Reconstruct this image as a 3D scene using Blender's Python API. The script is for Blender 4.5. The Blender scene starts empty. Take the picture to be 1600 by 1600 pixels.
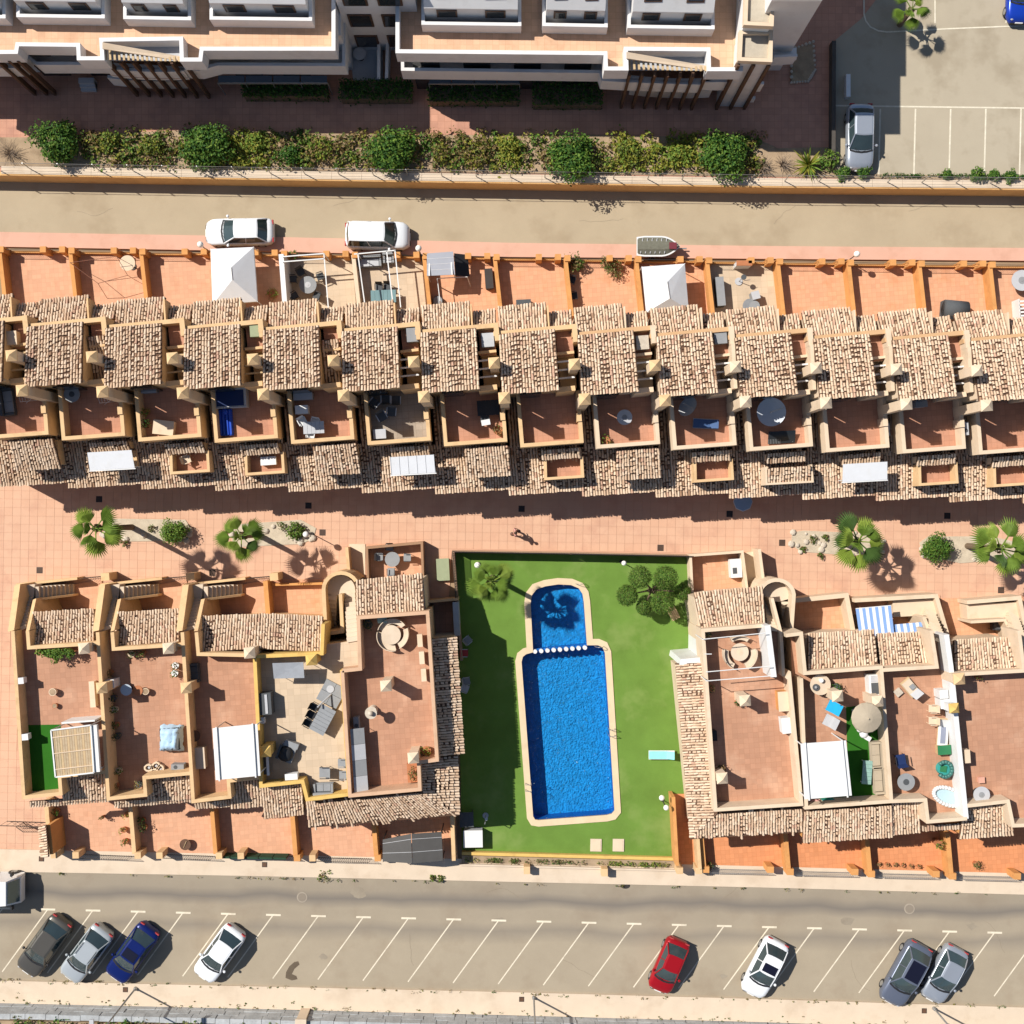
import bpy, math, random
from mathutils import Vector
from mathutils.geometry import tessellate_polygon
R = math.radians
random.seed(11)
S = bpy.context.scene
C = S.collection
# ---------------------------------------------------------------- camera (drone looking straight down)
T = 0.48                    # tangent of the half field of view
HW = 34.78                  # half width of the ground in view (m)
H = HW / T                  # flying height
cd = bpy.data.cameras.new('camera'); cam = bpy.data.objects.new('camera', cd); C.objects.link(cam)
cam.location = (0, 0, H); cd.sensor_width = 36; cd.lens = 18 / T; cd.clip_start = 1; cd.clip_end = 900
S.camera = cam
# ---------------------------------------------------------------- daylight
EL, AZ = 47.0, 28.0         # sun elevation, direction the shadows fall (below +X)
w = bpy.data.worlds.new('World'); S.world = w; w.use_nodes = True
nt = w.node_tree; bg = nt.nodes['Background']
sky = nt.nodes.new('ShaderNodeTexSky'); sky.sky_type = 'NISHITA'; sky.sun_disc = False
sky.sun_elevation = R(EL); sky.sun_rotation = R(-(90 - AZ)); sky.air_density = 1.0; sky.dust_density = 0.4
nt.links.new(sky.outputs[0], bg.inputs[0]); bg.inputs[1].default_value = 0.072
sd = bpy.data.lights.new('sun', 'SUN'); sd.energy = 5.0; sd.angle = R(0.5); sd.color = (1, .965, .90)
sun = bpy.data.objects.new('sun', sd); C.objects.link(sun); sun.location = (-40, 25, 60)
dv = Vector((math.cos(R(AZ)) * math.cos(R(EL)), -math.sin(R(AZ)) * math.cos(R(EL)), -math.sin(R(EL))))
sun.rotation_euler = dv.to_track_quat('-Z', 'Y').to_euler()
S.view_settings.view_transform = 'Standard'; S.view_settings.look = 'None'
S.view_settings.exposure = 0.3; S.view_settings.gamma = 1
S.render.engine = 'CYCLES'; S.cycles.max_bounces = 5; S.cycles.glossy_bounces = 2; S.cycles.caustics_reflective = False; S.cycles.caustics_refractive = False; S.cycles.diffuse_bounces = 2; S.cycles.transparent_max_bounces = 12

# ---------------------------------------------------------------- helpers
def W(x, y, z=0.0):         # a place read off the photograph at height z, as metres
    k = (H - z) * T / 800
    return Vector(((x - 800) * k, (800 - y) * k, z))
def L(pts, z=0.0): return [W(x, y, z).xy for x, y in pts]
def PX(z=0.0): return (H - z) * T / 800      # metres in one photograph pixel at height z

def lk(n, a, b): n.links.new(a, b)
def M(name, c, v=.10, s=1.2, rough=.85, metal=0.0, bump=0.0, fine=25., spec=.3, stain=None):
    m = bpy.data.materials.new(name); m.use_nodes = True; n = m.node_tree; b = n.nodes['Principled BSDF']
    b.inputs['Roughness'].default_value = rough; b.inputs['Metallic'].default_value = metal
    b.inputs['Specular IOR Level'].default_value = spec
    g = n.nodes.new('ShaderNodeNewGeometry')
    def noise(sc, det=5):
        q = n.nodes.new('ShaderNodeTexNoise'); q.inputs['Scale'].default_value = sc; q.inputs['Detail'].default_value = det
        q.inputs['Roughness'].default_value = .62; lk(n, g.outputs['Position'], q.inputs['Vector']); return q
    a = noise(s); f = noise(fine, 3)
    mx = n.nodes.new('ShaderNodeMix'); mx.data_type = 'FLOAT'; mx.inputs[0].default_value = .4
    lk(n, a.outputs[0], mx.inputs[2]); lk(n, f.outputs[0], mx.inputs[3])
    r = n.nodes.new('ShaderNodeValToRGB'); r.color_ramp.elements[0].position = .3; r.color_ramp.elements[1].position = .7
    k0, k1 = 1 - v, 1 + v
    r.color_ramp.elements[0].color = (c[0] * k0, c[1] * k0 * (1 - v * .15), c[2] * k0 * (1 - v * .25), 1)
    r.color_ramp.elements[1].color = (min(1, c[0] * k1), min(1, c[1] * k1), min(1, c[2] * k1), 1)
    lk(n, mx.outputs[0], r.inputs[0]); out = r.outputs[0]
    if stain:
        q = noise(stain[1], 4); rr = n.nodes.new('ShaderNodeValToRGB')
        rr.color_ramp.elements[0].position = .52; rr.color_ramp.elements[1].position = .68
        rr.color_ramp.elements[0].color = (0, 0, 0, 1); rr.color_ramp.elements[1].color = (stain[2],) * 3 + (1,)
        lk(n, q.outputs[0], rr.inputs[0])
        m2 = n.nodes.new('ShaderNodeMix'); m2.data_type = 'RGBA'; lk(n, rr.outputs[0], m2.inputs[0])
        lk(n, out, m2.inputs[6]); m2.inputs[7].default_value = (*stain[0], 1); out = m2.outputs[2]
    lk(n, out, b.inputs['Base Color'])
    if bump:
        bp = n.nodes.new('ShaderNodeBump'); bp.inputs['Strength'].default_value = bump; bp.inputs['Distance'].default_value = .02
        lk(n, f.outputs[0], bp.inputs['Height']); lk(n, bp.outputs[0], b.inputs['Normal'])
    return m
def MG(name, c, joint, sx, sy, ang=4.5, v=.1, rough=.8, mort=.03, s=.8, stain=None):   # small floor tiles, joints too fine to model
    m = M(name, c, v, s, rough, stain=stain); n = m.node_tree; b = n.nodes['Principled BSDF']
    src = b.inputs['Base Color'].links[0].from_socket
    g = n.nodes.new('ShaderNodeNewGeometry'); mp = n.nodes.new('ShaderNodeMapping'); mp.inputs['Rotation'].default_value = (0, 0, R(-ang))
    lk(n, g.outputs['Position'], mp.inputs['Vector'])
    br = n.nodes.new('ShaderNodeTexBrick'); br.offset = 0; br.inputs['Scale'].default_value = 1
    br.inputs['Brick Width'].default_value = sx; br.inputs['Row Height'].default_value = sy; br.inputs['Mortar Size'].default_value = mort * sx
    br.inputs['Mortar Smooth'].default_value = .3; br.inputs['Bias'].default_value = 0
    br.inputs['Color1'].default_value = (1.06, 1.06, 1.06, 1); br.inputs['Color2'].default_value = (.92, .92, .92, 1)
    br.inputs['Mortar'].default_value = (*joint, 1); lk(n, mp.outputs[0], br.inputs['Vector'])
    mx = n.nodes.new('ShaderNodeMix'); mx.data_type = 'RGBA'; mx.blend_type = 'MULTIPLY'; mx.inputs[0].default_value = 1
    lk(n, src, mx.inputs[6]); lk(n, br.outputs['Color'], mx.inputs[7]); lk(n, mx.outputs[2], b.inputs['Base Color'])
    return m
def MF(name, c, v=.25):     # leaves, a little light comes through
    m = M(name, c, v, 3, .6, fine=9, spec=.2); n = m.node_tree; b = n.nodes['Principled BSDF']; o = n.nodes['Material Output']
    t = n.nodes.new('ShaderNodeBsdfTranslucent'); lk(n, b.inputs['Base Color'].links[0].from_socket, t.inputs[0])
    mx = n.nodes.new('ShaderNodeMixShader'); mx.inputs[0].default_value = .25
    lk(n, b.outputs[0], mx.inputs[1]); lk(n, t.outputs[0], mx.inputs[2]); lk(n, mx.outputs[0], o.inputs[0]); return m

OFF = {}                    # world offset of every object, so parts can be written in world metres
class MB:
    def __init__(s): s.v = []; s.f = []; s.m = []
    def add(s, vs, fs, m=0):
        o = len(s.v); s.v += [tuple(q) for q in vs]
        for f in fs: s.f.append([i + o for i in f]); s.m.append(m)
        return s
    def prism(s, p, z0, z1, m=0, mt=None):
        n = len(p)
        ar = sum(p[i][0] * p[(i + 1) % n][1] - p[(i + 1) % n][0] * p[i][1] for i in range(n))
        if ar < 0: p = p[::-1]
        vs = [(q[0], q[1], z0) for q in p] + [(q[0], q[1], z1) for q in p]
        s.add(vs, [[i, (i + 1) % n, n + (i + 1) % n, n + i] for i in range(n)], m)
        s.add([(q[0], q[1], z0) for q in p][::-1], [list(range(n))], m)
        s.add([(q[0], q[1], z1) for q in p], [list(range(n))], m if mt is None else mt); return s
    def box(s, c, d, z0, z1, rot=0, m=0):
        a = R(rot); ca, sa = math.cos(a), math.sin(a); hx, hy = d[0] / 2, d[1] / 2
        return s.prism([(c[0] + x * ca - y * sa, c[1] + x * sa + y * ca) for x, y in ((-hx, -hy), (hx, -hy), (hx, hy), (-hx, hy))], z0, z1, m)
    def wall(s, p, wd, z0, z1, closed=False, m=0, z0b=None, z1b=None):   # a mitred wall along a line of points
        p = [Vector(q[:2]) for q in p]; n = len(p); l = []; r = []
        for i in range(n):
            a = p[i - 1] if (i > 0 or closed) else None; b = p[(i + 1) % n] if (i < n - 1 or closed) else None
            ds = []
            if a is not None: ds.append((p[i] - a).normalized())
            if b is not None: ds.append((b - p[i]).normalized())
            t = sum(ds, Vector((0, 0)))
            t = t.normalized() if t.length > 1e-6 else ds[0]
            nn = Vector((-t.y, t.x)); k = max(.35, nn.dot(Vector((-ds[0].y, ds[0].x))))
            l.append(p[i] + nn * wd / 2 / k); r.append(p[i] - nn * wd / 2 / k)
        zt = [z1 + ((z1b - z1) * i / (n - 1) if z1b is not None else 0) for i in range(n)]
        zb = [z0 + ((z0b - z0) * i / (n - 1) if z0b is not None else 0) for i in range(n)]
        for i in range(n if closed else n - 1):
            j = (i + 1) % n
            vs = [(*l[i], zb[i]), (*l[j], zb[j]), (*l[j], zt[j]), (*l[i], zt[i]), (*r[i], zb[i]), (*r[j], zb[j]), (*r[j], zt[j]), (*r[i], zt[i])]
            fs = [[1, 0, 3, 2], [4, 5, 6, 7], [3, 7, 6, 2], [0, 1, 5, 4]]
            if not closed and i == 0: fs.append([0, 4, 7, 3])
            if not closed and i == n - 2: fs.append([5, 1, 2, 6])
            s.add(vs, fs, m)
        return s
    def cyl(s, c, z0, z1, r0, r1=None, n=14, m=0, sx=1., rot=0):
        r1 = r0 if r1 is None else r1; a = R(rot); vs = []
        for z, r in ((z0, r0), (z1, r1)):
            for i in range(n):
                t = 2 * math.pi * i / n; x, y = r * math.cos(t) * sx, r * math.sin(t)
                vs.append((c[0] + x * math.cos(a) - y * math.sin(a), c[1] + x * math.sin(a) + y * math.cos(a), z))
        return s.add(vs, [[i, (i + 1) % n, n + (i + 1) % n, n + i] for i in range(n)] + [list(range(n - 1, -1, -1)), list(range(n, 2 * n))], m)
    def tube(s, p, q, r, n=6, m=0, r1=None):
        p, q = Vector(p), Vector(q); d = (q - p).normalized(); r1 = r if r1 is None else r1
        u = d.cross(Vector((0, 0, 1)) if abs(d.z) < .9 else Vector((1, 0, 0))).normalized(); v = d.cross(u)
        vs = [p + (u * math.cos(2 * math.pi * i / n) + v * math.sin(2 * math.pi * i / n)) * r for i in range(n)]
        vs += [q + (u * math.cos(2 * math.pi * i / n) + v * math.sin(2 * math.pi * i / n)) * r1 for i in range(n)]
        return s.add(vs, [[n + i, n + (i + 1) % n, (i + 1) % n, i] for i in range(n)] + [list(range(n)), list(range(2 * n - 1, n - 1, -1))], m)
    def ball(s, c, r, n=10, k=6, m=0, sz=1.):
        vs = [(c[0], c[1], c[2] - r * sz)]
        for j in range(1, k):
            a = math.pi * j / k - math.pi / 2
            for i in range(n):
                t = 2 * math.pi * i / n; vs.append((c[0] + r * math.cos(a) * math.cos(t), c[1] + r * math.cos(a) * math.sin(t), c[2] + r * math.sin(a) * sz))
        vs.append((c[0], c[1], c[2] + r * sz)); e = len(vs) - 1; fs = []
        for i in range(n):
            fs.append([0, 1 + (i + 1) % n, 1 + i]); fs.append([e, e - n + i, e - n + (i + 1) % n])
            for j in range(k - 2):
                b = 1 + j * n; fs.append([b + i, b + (i + 1) % n, b + n + (i + 1) % n, b + n + i])
        return s.add(vs, fs, m)
    def slab(s, q, th, m=0):     # a tilted panel from its top corners
        q = [Vector(a) for a in q]; n = len(q)
        nn = (q[1] - q[0]).cross(q[2] - q[0])
        if nn.z < 0: q = q[::-1]
        lo = [a - Vector((0, 0, th)) for a in q]
        return s.add(q + lo, [list(range(n)), list(range(2 * n - 1, n - 1, -1))] + [[i, n + i, n + (i + 1) % n, (i + 1) % n] for i in range(n)], m)
    def pyr(s, c, d, z0, z1, rot=0, m=0):
        a = R(rot); ca, sa = math.cos(a), math.sin(a); hx, hy = d[0] / 2, d[1] / 2
        b = [(c[0] + x * ca - y * sa, c[1] + x * sa + y * ca, z0) for x, y in ((-hx, -hy), (hx, -hy), (hx, hy), (-hx, hy))]
        return s.add(b + [(c[0], c[1], z1)], [[0, 1, 4], [1, 2, 4], [2, 3, 4], [3, 0, 4], [3, 2, 1, 0]], m)
    def build(s, name, mats, parent=None, smooth=False, loc=None, **kw):
        me = bpy.data.meshes.new(name)
        o = bpy.data.objects.new(name, me); C.objects.link(o)
        if parent is not None: off = OFF[parent.name]; o.parent = parent
        else:
            off = Vector(loc) if loc is not None else Vector((0, 0, 0)); o.location = off
        OFF[o.name] = off
        me.from_pydata([(a[0] - off.x, a[1] - off.y, a[2] - off.z) for a in s.v], [], s.f)
        for m in (mats if isinstance(mats, (list, tuple)) else [mats]): me.materials.append(m)
        if any(s.m): me.polygons.foreach_set('material_index', s.m)
        if smooth: me.polygons.foreach_set('use_smooth', [True] * len(s.f))
        me.update()
        for k, a in kw.items(): o[k] = a
        return o
def thing(name, label, cat, loc, group=None):
    o = bpy.data.objects.new(name, None); o.empty_display_size = .3; C.objects.link(o); o.location = loc; OFF[o.name] = Vector(loc)
    o['label'] = label; o['category'] = cat
    if group: o['group'] = group
    return o
def dup(o, loc, rotz=None, label=None, parent=None):     # copy a thing with its parts and sub-parts
    c = o.copy(); C.objects.link(c); OFF[c.name] = Vector(loc) if parent is None else OFF[parent.name]
    if parent is None:
        c.location = loc
        if rotz is not None: c.rotation_euler[2] = rotz
        if label: c['label'] = label
    else: c.parent = parent
    for ch in [q for q in CH.get(o.name, [])]: dup(ch, None, parent=c)
    return c
CH = {}
def index_children(o):
    for ch in o.children: CH.setdefault(o.name, []).append(ch); index_children(ch)
def struct(mb, name, m, **kw): return mb.build(name, m, None, kind='structure', **kw)
def inpoly(x, y, p):
    r = False; n = len(p)
    for i in range(n):
        a, b = p[i], p[(i + 1) % n]
        if (a[1] > y) != (b[1] > y) and x < (b[0] - a[0]) * (y - a[1]) / (b[1] - a[1]) + a[0]: r = not r
    return r
def sheet(mb, outer, holes, z, m=0):
    loops = [[Vector((a[0], a[1], 0)) for a in outer]] + [[Vector((a[0], a[1], 0)) for a in h] for h in holes]
    flat = [a for l in loops for a in l]; vs = [(a.x, a.y, z) for a in flat]; fs = []
    for t in tessellate_polygon(loops):
        a, b, c = (flat[i] for i in t)
        fs.append(list(t) if (b - a).cross(c - a).z > 0 else [t[0], t[2], t[1]])
    return mb.add(vs, fs, m)

# ---------------------------------------------------------------- materials
STUC = M('stucco_ochre', (.66, .44, .235), .10, .9, .9, bump=.3, stain=((.40, .24, .11), 1.3, .35))
ORNG = M('stucco_orange', (.60, .285, .095), .12, .9, .9, bump=.3, stain=((.38, .16, .05), 1.1, .4))
CREAM = M('stucco_cream', (.67, .52, .37), .08, .9, .9, bump=.25, stain=((.5, .36, .22), 1.2, .3))
YELO = M('stucco_yellow', (.66, .43, .13), .08, 1, .9, bump=.25, stain=((.42, .25, .08), 1.4, .35))
PALEW = M('render_white', (.70, .68, .66), .05, .6, .85, bump=.15, stain=((.50, .46, .42), .8, .3))
WHITE = M('white_paint', (.70, .69, .67), .04, 1.2, .55, stain=((.58, .55, .5), 1.1, .35))
FAB = M('white_canvas', (.68, .68, .69), .04, 2.5, .8, bump=.3, stain=((.62, .6, .57), 1.5, .3))
TERR = MG('terrace_tiles', (.47, .235, .15), (.80, .76, .72), .33, .33, v=.09, stain=((.34, .16, .10), .7, .35))
TERR2 = MG('roof_terrace_tiles', (.445, .235, .145), (.84, .80, .77), .33, .33, v=.13, s=.5, stain=((.54, .325, .215), .5, .65))
GARD = MG('garden_tiles', (.62, .335, .205), (.86, .82, .79), .30, .30, v=.08, stain=((.48, .2, .1), .8, .35))
GARD3 = MG('garden_tiles_red', (.62, .25, .11), (.82, .76, .70), .30, .30, v=.08, stain=((.46, .17, .06), .8, .35))
GARD2 = MG('garden_tiles_orange', (.65, .33, .19), (.82, .76, .70), .30, .30, v=.08, stain=((.5, .18, .06), .8, .35))
BEIGE = MG('beige_floor', (.56, .43, .30), (.88, .86, .84), .42, .42, v=.06, stain=((.42, .31, .21), .9, .3))
STONEF = MG('grey_stone_floor', (.34, .28, .22), (.75, .72, .70), .40, .40, v=.2)
UPT = MG('upper_terrace_tiles', (.66, .41, .26), (.85, .8, .76), .4, .4, ang=0, v=.1, stain=((.40, .2, .1), .6, .3))
PAVE = MG('reddish_paving', (.53, .27, .18), (.80, .75, .72), .45, .45, ang=0, v=.12, stain=((.36, .18, .13), .5, .5))
PINK = M('pink_concrete', (.62, .36, .26), .07, .5, .9, stain=((.5, .26, .17), .6, .4))
ROAD = M('worn_road', (.405, .322, .215), .09, .35, .9, bump=.15, fine=30, stain=((.30, .225, .14), .3, .5))
LOT = M('parking_asphalt', (.40, .34, .25), .07, .4, .9, bump=.15, fine=30, stain=((.27, .215, .145), .35, .55))
TRACK = M('tyre_worn_asphalt', (.235, .195, .15), .12, .5, .9, bump=.15, fine=30)
KERB = M('pale_pavement', (.62, .50, .375), .08, .6, .9, bump=.1, stain=((.48, .36, .25), .5, .45))
SOIL = M('dry_soil', (.36, .26, .165), .25, 1.5, .95, bump=.5, stain=((.22, .15, .09), 1.2, .6))
EARTH = M('bare_earth', (.30, .21, .13), .25, .3, .95, bump=.5)
GRAVEL = M('pale_gravel', (.50, .42, .31), .22, 2, .95, bump=.6, fine=14)
ROCK = M('rock', (.52, .45, .36), .2, 3, .9, bump=.5)
LAWN = M('artificial_turf', (.13, .225, .042), .18, .5, .9, bump=.6, fine=40, spec=.05, stain=((.20, .275, .075), .3, .8))
TURF = M('deep_green_turf', (.03, .13, .015), .15, .6, .95, bump=.5, fine=40, spec=.05)
COPE = M('pool_coping', (.66, .51, .33), .08, 1.4, .8, stain=((.52, .38, .23), 1.1, .35))
WALLG = M('grey_stone_wall', (.37, .38, .38), .25, 1.1, .9, bump=.6, fine=8, stain=((.55, .55, .54), 1.2, .5))
LINE = M('road_paint', (.70, .62, .48), .12, 3, .8, stain=((.45, .38, .28), 1.5, .7))
LINEW = M('old_road_paint', (.66, .60, .47), .2, 3, .85)
DARK = M('dark_void', (.03, .025, .02), .2, 2, .9)
BLACK = M('black_plastic', (.022, .022, .024), .15, 3, .5)
DGREY = M('dark_grey_fabric', (.075, .08, .085), .12, 3, .8)
GREY = M('grey_fabric', (.26, .265, .27), .1, 3, .8)
LGREY = M('light_grey', (.45, .45, .46), .08, 2, .7)
STEEL = M('galvanised_steel', (.42, .42, .41), .1, 3, .45, metal=.7)
IRON = M('dark_iron', (.05, .042, .038), .15, 3, .6, metal=.3)
WOOD = M('brown_wood', (.115, .06, .035), .25, 3, .7)
WOODP = M('pale_wood', (.50, .36, .20), .15, 3, .75)
REED = M('reed_mat', (.43, .33, .21), .25, 4, .9)
TAUPE = M('taupe_canvas', (.40, .33, .24), .06, 2, .85)
TEAL = M('teal_plastic', (.04, .30, .27), .12, 3, .5)
GREENP = M('green_plastic', (.03, .17, .07), .12, 3, .5)
NAVY = M('navy_fabric', (.012, .028, .10), .15, 2, .7)
BLUE = M('blue_plastic', (.01, .065, .46), .15, 3, .3, spec=.5)
CYAN = M('cyan_fabric', (.02, .36, .62), .08, 3, .7)
PALEB = M('pale_blue_sheet', (.40, .56, .70), .12, 2, .5, bump=.5)
TERRA = M('terracotta_pot', (.42, .16, .07), .15, 4, .8)
REDF = M('red_fabric', (.40, .05, .05), .15, 4, .8)
GLASS = M('window_glass', (.03, .035, .04), .1, 2, .08, spec=.8)
BROWNG = M('brown_shutter', (.10, .055, .035), .15, 3, .5)
TGREEN = M('worn_green_sheet', (.30, .33, .20), .1, 2, .85)
SKIN = M('skin', (.50, .28, .19), .05, 5, .6)
SAND = M('roof_gravel', (.46, .40, .31), .12, 3, .95, bump=.5, fine=20)
TILES = [M('tile_bed', (.12, .066, .04), .25, 6, .95),
         M('tile_cream', (.60, .435, .30), .13, 9, .85), M('tile_pale', (.67, .51, .37), .10, 9, .85), M('tile_tan', (.52, .355, .235), .14, 9, .85),
         M('tile_terracotta', (.50, .31, .215), .15, 9, .85), M('tile_brown', (.30, .18, .11), .2, 9, .9)]
LF = [MF('leaf_dark', (.030, .088, .016)), MF('leaf_mid', (.07, .155, .022)), MF('leaf_light', (.15, .235, .035)), MF('leaf_yellow', (.26, .26, .04)), MF('leaf_dry', (.24, .165, .07)), MF('leaf_olive', (.10, .125, .03))]
BARK = M('bark', (.16, .115, .075), .25, 5, .95, bump=.5)

# ---------------------------------------------------------------- clay barrel-tile roof
def tiles(parent, A, B, Cc, D, clip=None, pitch=.172, course=.285, name='roof_tiles', seed=0, pale=1.0):
    """A-B eave, C-D upper edge (world points). Builds the bed and one mesh of barrel tiles."""
    rnd = random.Random(seed or hash((round(A[0], 2), round(A[1], 2))) & 65535)
    A, B, Cc, D = map(Vector, (A, B, Cc, D))
    bed = MB(); dn = Vector((0, 0, .03))
    if clip: sheet_pts = clip
    nb = (B - A).cross(D - A).normalized()
    if nb.z < 0: nb = -nb
    mb = MB()
    def on_plane(x, y): return A.z - (nb.x * (x - A.x) + nb.y * (y - A.y)) / nb.z
    if clip: bed.slab([(x, y, on_plane(x, y)) for x, y in clip], .14)
    else: bed.slab([A, B, Cc, D], .14)
    mb.v, mb.f, mb.m = bed.v, bed.f, bed.m
    nc = max(2, int(((B - A).length + (Cc - D).length) / 2 / pitch)); side = (B - A).normalized()
    for i in range(nc):
        u = (i + .5) / nc
        p, q = A.lerp(B, u), D.lerp(Cc, u); ln = (q - p).length; d = (q - p) / ln
        n = side.cross(d)
        if n.z < 0: n = -n
        k = max(1, round(ln / course)); ph = rnd.uniform(-.4, .4)
        for j in range(k):
            t0 = (j + ph * (j > 0)) * ln / k + rnd.uniform(-.08, .08) * (j > 0); t1 = min((j + (1.03 if rnd.random() > .24 else rnd.uniform(.74, .92))) * ln / k, ln)
            if j == 0: t0 = -.05 + rnd.uniform(-.03, .03)
            a = p + d * t0; b = p + d * t1
            if clip:
                mid = (a + b) / 2
                if not inpoly(mid.x, mid.y, clip): continue
            jx = side * rnd.uniform(-.018, .018); jy = side * rnd.uniform(-.022, .022)
            r0 = .079 * rnd.uniform(.86, 1.12); r1 = r0 * .80; up = n * (.026 + rnd.uniform(0, .035)); vs = []
            for g in range(5):
                c, s_ = math.cos(math.pi * g / 4), math.sin(math.pi * g / 4)
                vs.append(a + jx + side * c * r0 + n * s_ * r0 * .95 + up)
            for g in range(5):
                c, s_ = math.cos(math.pi * g / 4), math.sin(math.pi * g / 4)
                vs.append(b + jy + side * c * r1 + n * s_ * r1 * .95 - n * .005)
            x = rnd.random() * pale
            mt = 1 if x < .45 else 2 if x < .73 else 3 if x < .91 else 4 if x < .97 else 5
            mb.add(vs, [[g, g + 1, g + 6, g + 5] for g in range(4)], mt); mb.add(vs[:5], [[4, 3, 2, 1, 0]], 5 if rnd.random() < .5 else 4)
    return mb.build(name, TILES, parent, kind='stuff')

# ---------------------------------------------------------------- foliage
def leaves(mb, c, rad, n, size, mats, rnd, shell=.35, flat=1.0):
    for _ in range(n):
        while True:
            x, y, z = (rnd.uniform(-1, 1) for _ in range(3)); q = math.sqrt(x * x + y * y + z * z)
            if .05 < q <= 1: break
        k = (shell + (1 - shell) * rnd.random() ** .6) / q * rnd.uniform(.85, 1.06)
        p = Vector((c[0] + x * k * rad[0], c[1] + y * k * rad[1], max(.03, c[2] + z * k * rad[2])))
        d = Vector((x, y, z + .35)).normalized() + Vector((rnd.uniform(-.8, .8), rnd.uniform(-.8, .8), rnd.uniform(-.5, .8)))
        d.normalize(); u = d.orthogonal().normalized(); v = d.cross(u); a = rnd.uniform(0, 6.28)
        u, v = u * math.cos(a) + v * math.sin(a), v * math.cos(a) - u * math.sin(a)
        s = size * rnd.uniform(.6, 1.3)
        mb.add([p - u * s, p + v * s * .55 + d * s * .15, p + u * s, p - v * s * .55 + d * s * .15], [[0, 3, 2, 1]], rnd.choice(mats))
def bush(name, label, x, y, z, r, h, mats, n=500, size=.11, cat='shrub', group=None, lobes=7, seed=1, stem=True):
    rnd = random.Random(seed); p = W(x, y, z + h * .6); p.z = z
    t = thing(name, label, cat, p, group)
    if stem:
        b = MB()
        for i in range(4):
            a = i * 1.6 + rnd.random(); b.tube((p.x, p.y, z - .02), (p.x + math.cos(a) * r * .5, p.y + math.sin(a) * r * .5, z + h * .6), .03, 5, r1=.012)
        b.build('stem', BARK, t)
    m = MB()
    leaves(m, (p.x, p.y, z + h * .5), (r * .8, r * .8, h * .5), n // 2, size, mats, rnd)
    for i in range(lobes):
        a = 6.283 * i / lobes + rnd.random(); q = r * rnd.uniform(.4, .72); s = r * rnd.uniform(.32, .5)
        leaves(m, (p.x + math.cos(a) * q, p.y + math.sin(a) * q, z + h * rnd.uniform(.35, .75)), (s, s, s * .8), n // (2 * lobes), size, mats, rnd)
    m.build('crown', LF, t); return t
# ================================================================ the setting
UZ = 1.2                                        # level of the upper garden
g = MB(); big = [(-420, -420), (420, -420), (420, 420), (-420, 420)]
sheet(g, big, [L([(712, 868), (1072, 872), (1060, 1320), (728, 1318)])], -.06); struct(g, 'ground', EARTH)
top_edge = [(-400, 278), (0, 284), (400, 291), (800, 297), (1200, 303), (1600, 307), (2000, 312)]
mb = MB(); sheet(mb, L(top_edge + [(2000, 392), (1600, 388), (1200, 385), (800, 380), (400, 370), (0, 363), (-400, 357)]), [], -.01); struct(mb, 'upper_road', ROAD)
sw = [(-400, 357), (0, 363), (400, 370), (800, 380), (1200, 385), (1600, 388), (2000, 392)]
sw2 = [(-400, 380), (0, 386), (400, 393), (800, 402), (1200, 405), (1600, 408), (2000, 412)]
mb = MB(); mb.prism(L(sw + sw2[::-1]), -.1, .11); struct(mb, 'sidewalk', PINK)
# lower road with two darker wheel tracks worn along the lane
lr = M('lower_road_asphalt', (.345, .285, .205), .10, .35, .9, bump=.15, fine=30, stain=((.27, .205, .14), .32, .5))
n = lr.node_tree; b = n.nodes['Principled BSDF']; src = b.inputs['Base Color'].links[0].from_socket
gg = n.nodes.new('ShaderNodeNewGeometry'); sx = n.nodes.new('ShaderNodeSeparateXYZ'); lk(n, gg.outputs['Position'], sx.inputs[0])
ma = n.nodes.new('ShaderNodeMath'); ma.operation = 'MULTIPLY_ADD'; ma.inputs[1].default_value = .0205; lk(n, sx.outputs[0], ma.inputs[0]); lk(n, sx.outputs[1], ma.inputs[2])
nz = n.nodes.new('ShaderNodeTexNoise'); nz.inputs['Scale'].default_value = .18; lk(n, gg.outputs['Position'], nz.inputs['Vector'])
m3 = n.nodes.new('ShaderNodeMath'); m3.operation = 'MULTIPLY_ADD'; m3.inputs[1].default_value = 1.1; lk(n, nz.outputs[0], m3.inputs[0]); lk(n, ma.outputs[0], m3.inputs[2])
mr = n.nodes.new('ShaderNodeMapRange'); mr.inputs[1].default_value = -28.8; mr.inputs[2].default_value = -24.8; lk(n, m3.outputs[0], mr.inputs[0])
cr = n.nodes.new('ShaderNodeValToRGB'); e = cr.color_ramp.elements; e[0].position = 0; e[0].color = (0, 0, 0, 1); e[1].position = .22; e[1].color = (.55, .55, .55, 1)
for p_, c_ in ((.36, .12), (.56, .15), (.72, .95), (.86, .35), (1.0, .25)):
    q = e.new(p_); q.color = (c_, c_, c_, 1)
lk(n, mr.outputs[0], cr.inputs[0]); mx = n.nodes.new('ShaderNodeMix'); mx.data_type = 'RGBA'; lk(n, cr.outputs[0], mx.inputs[0]); lk(n, src, mx.inputs[6]); mx.inputs[7].default_value = (.175, .15, .125, 1); lk(n, mx.outputs[2], b.inputs['Base Color'])
rt = [(-400, 1352), (0, 1361), (400, 1368), (800, 1377), (1200, 1386), (1600, 1397), (2000, 1408)]
rb = [(-400, 1522), (0, 1531), (400, 1540), (800, 1549), (1200, 1560), (1600, 1573), (2000, 1586)]
mb = MB(); sheet(mb, L(rt + rb[::-1]), [], -.01); struct(mb, 'lower_road', lr)
mb = MB(); mb.prism(L([(-400, 1318), (0, 1326), (400, 1334), (800, 1343), (1200, 1353), (1600, 1364), (2000, 1374)] + rt[::-1]), -.1, .12); struct(mb, 'pavement', KERB)
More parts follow.
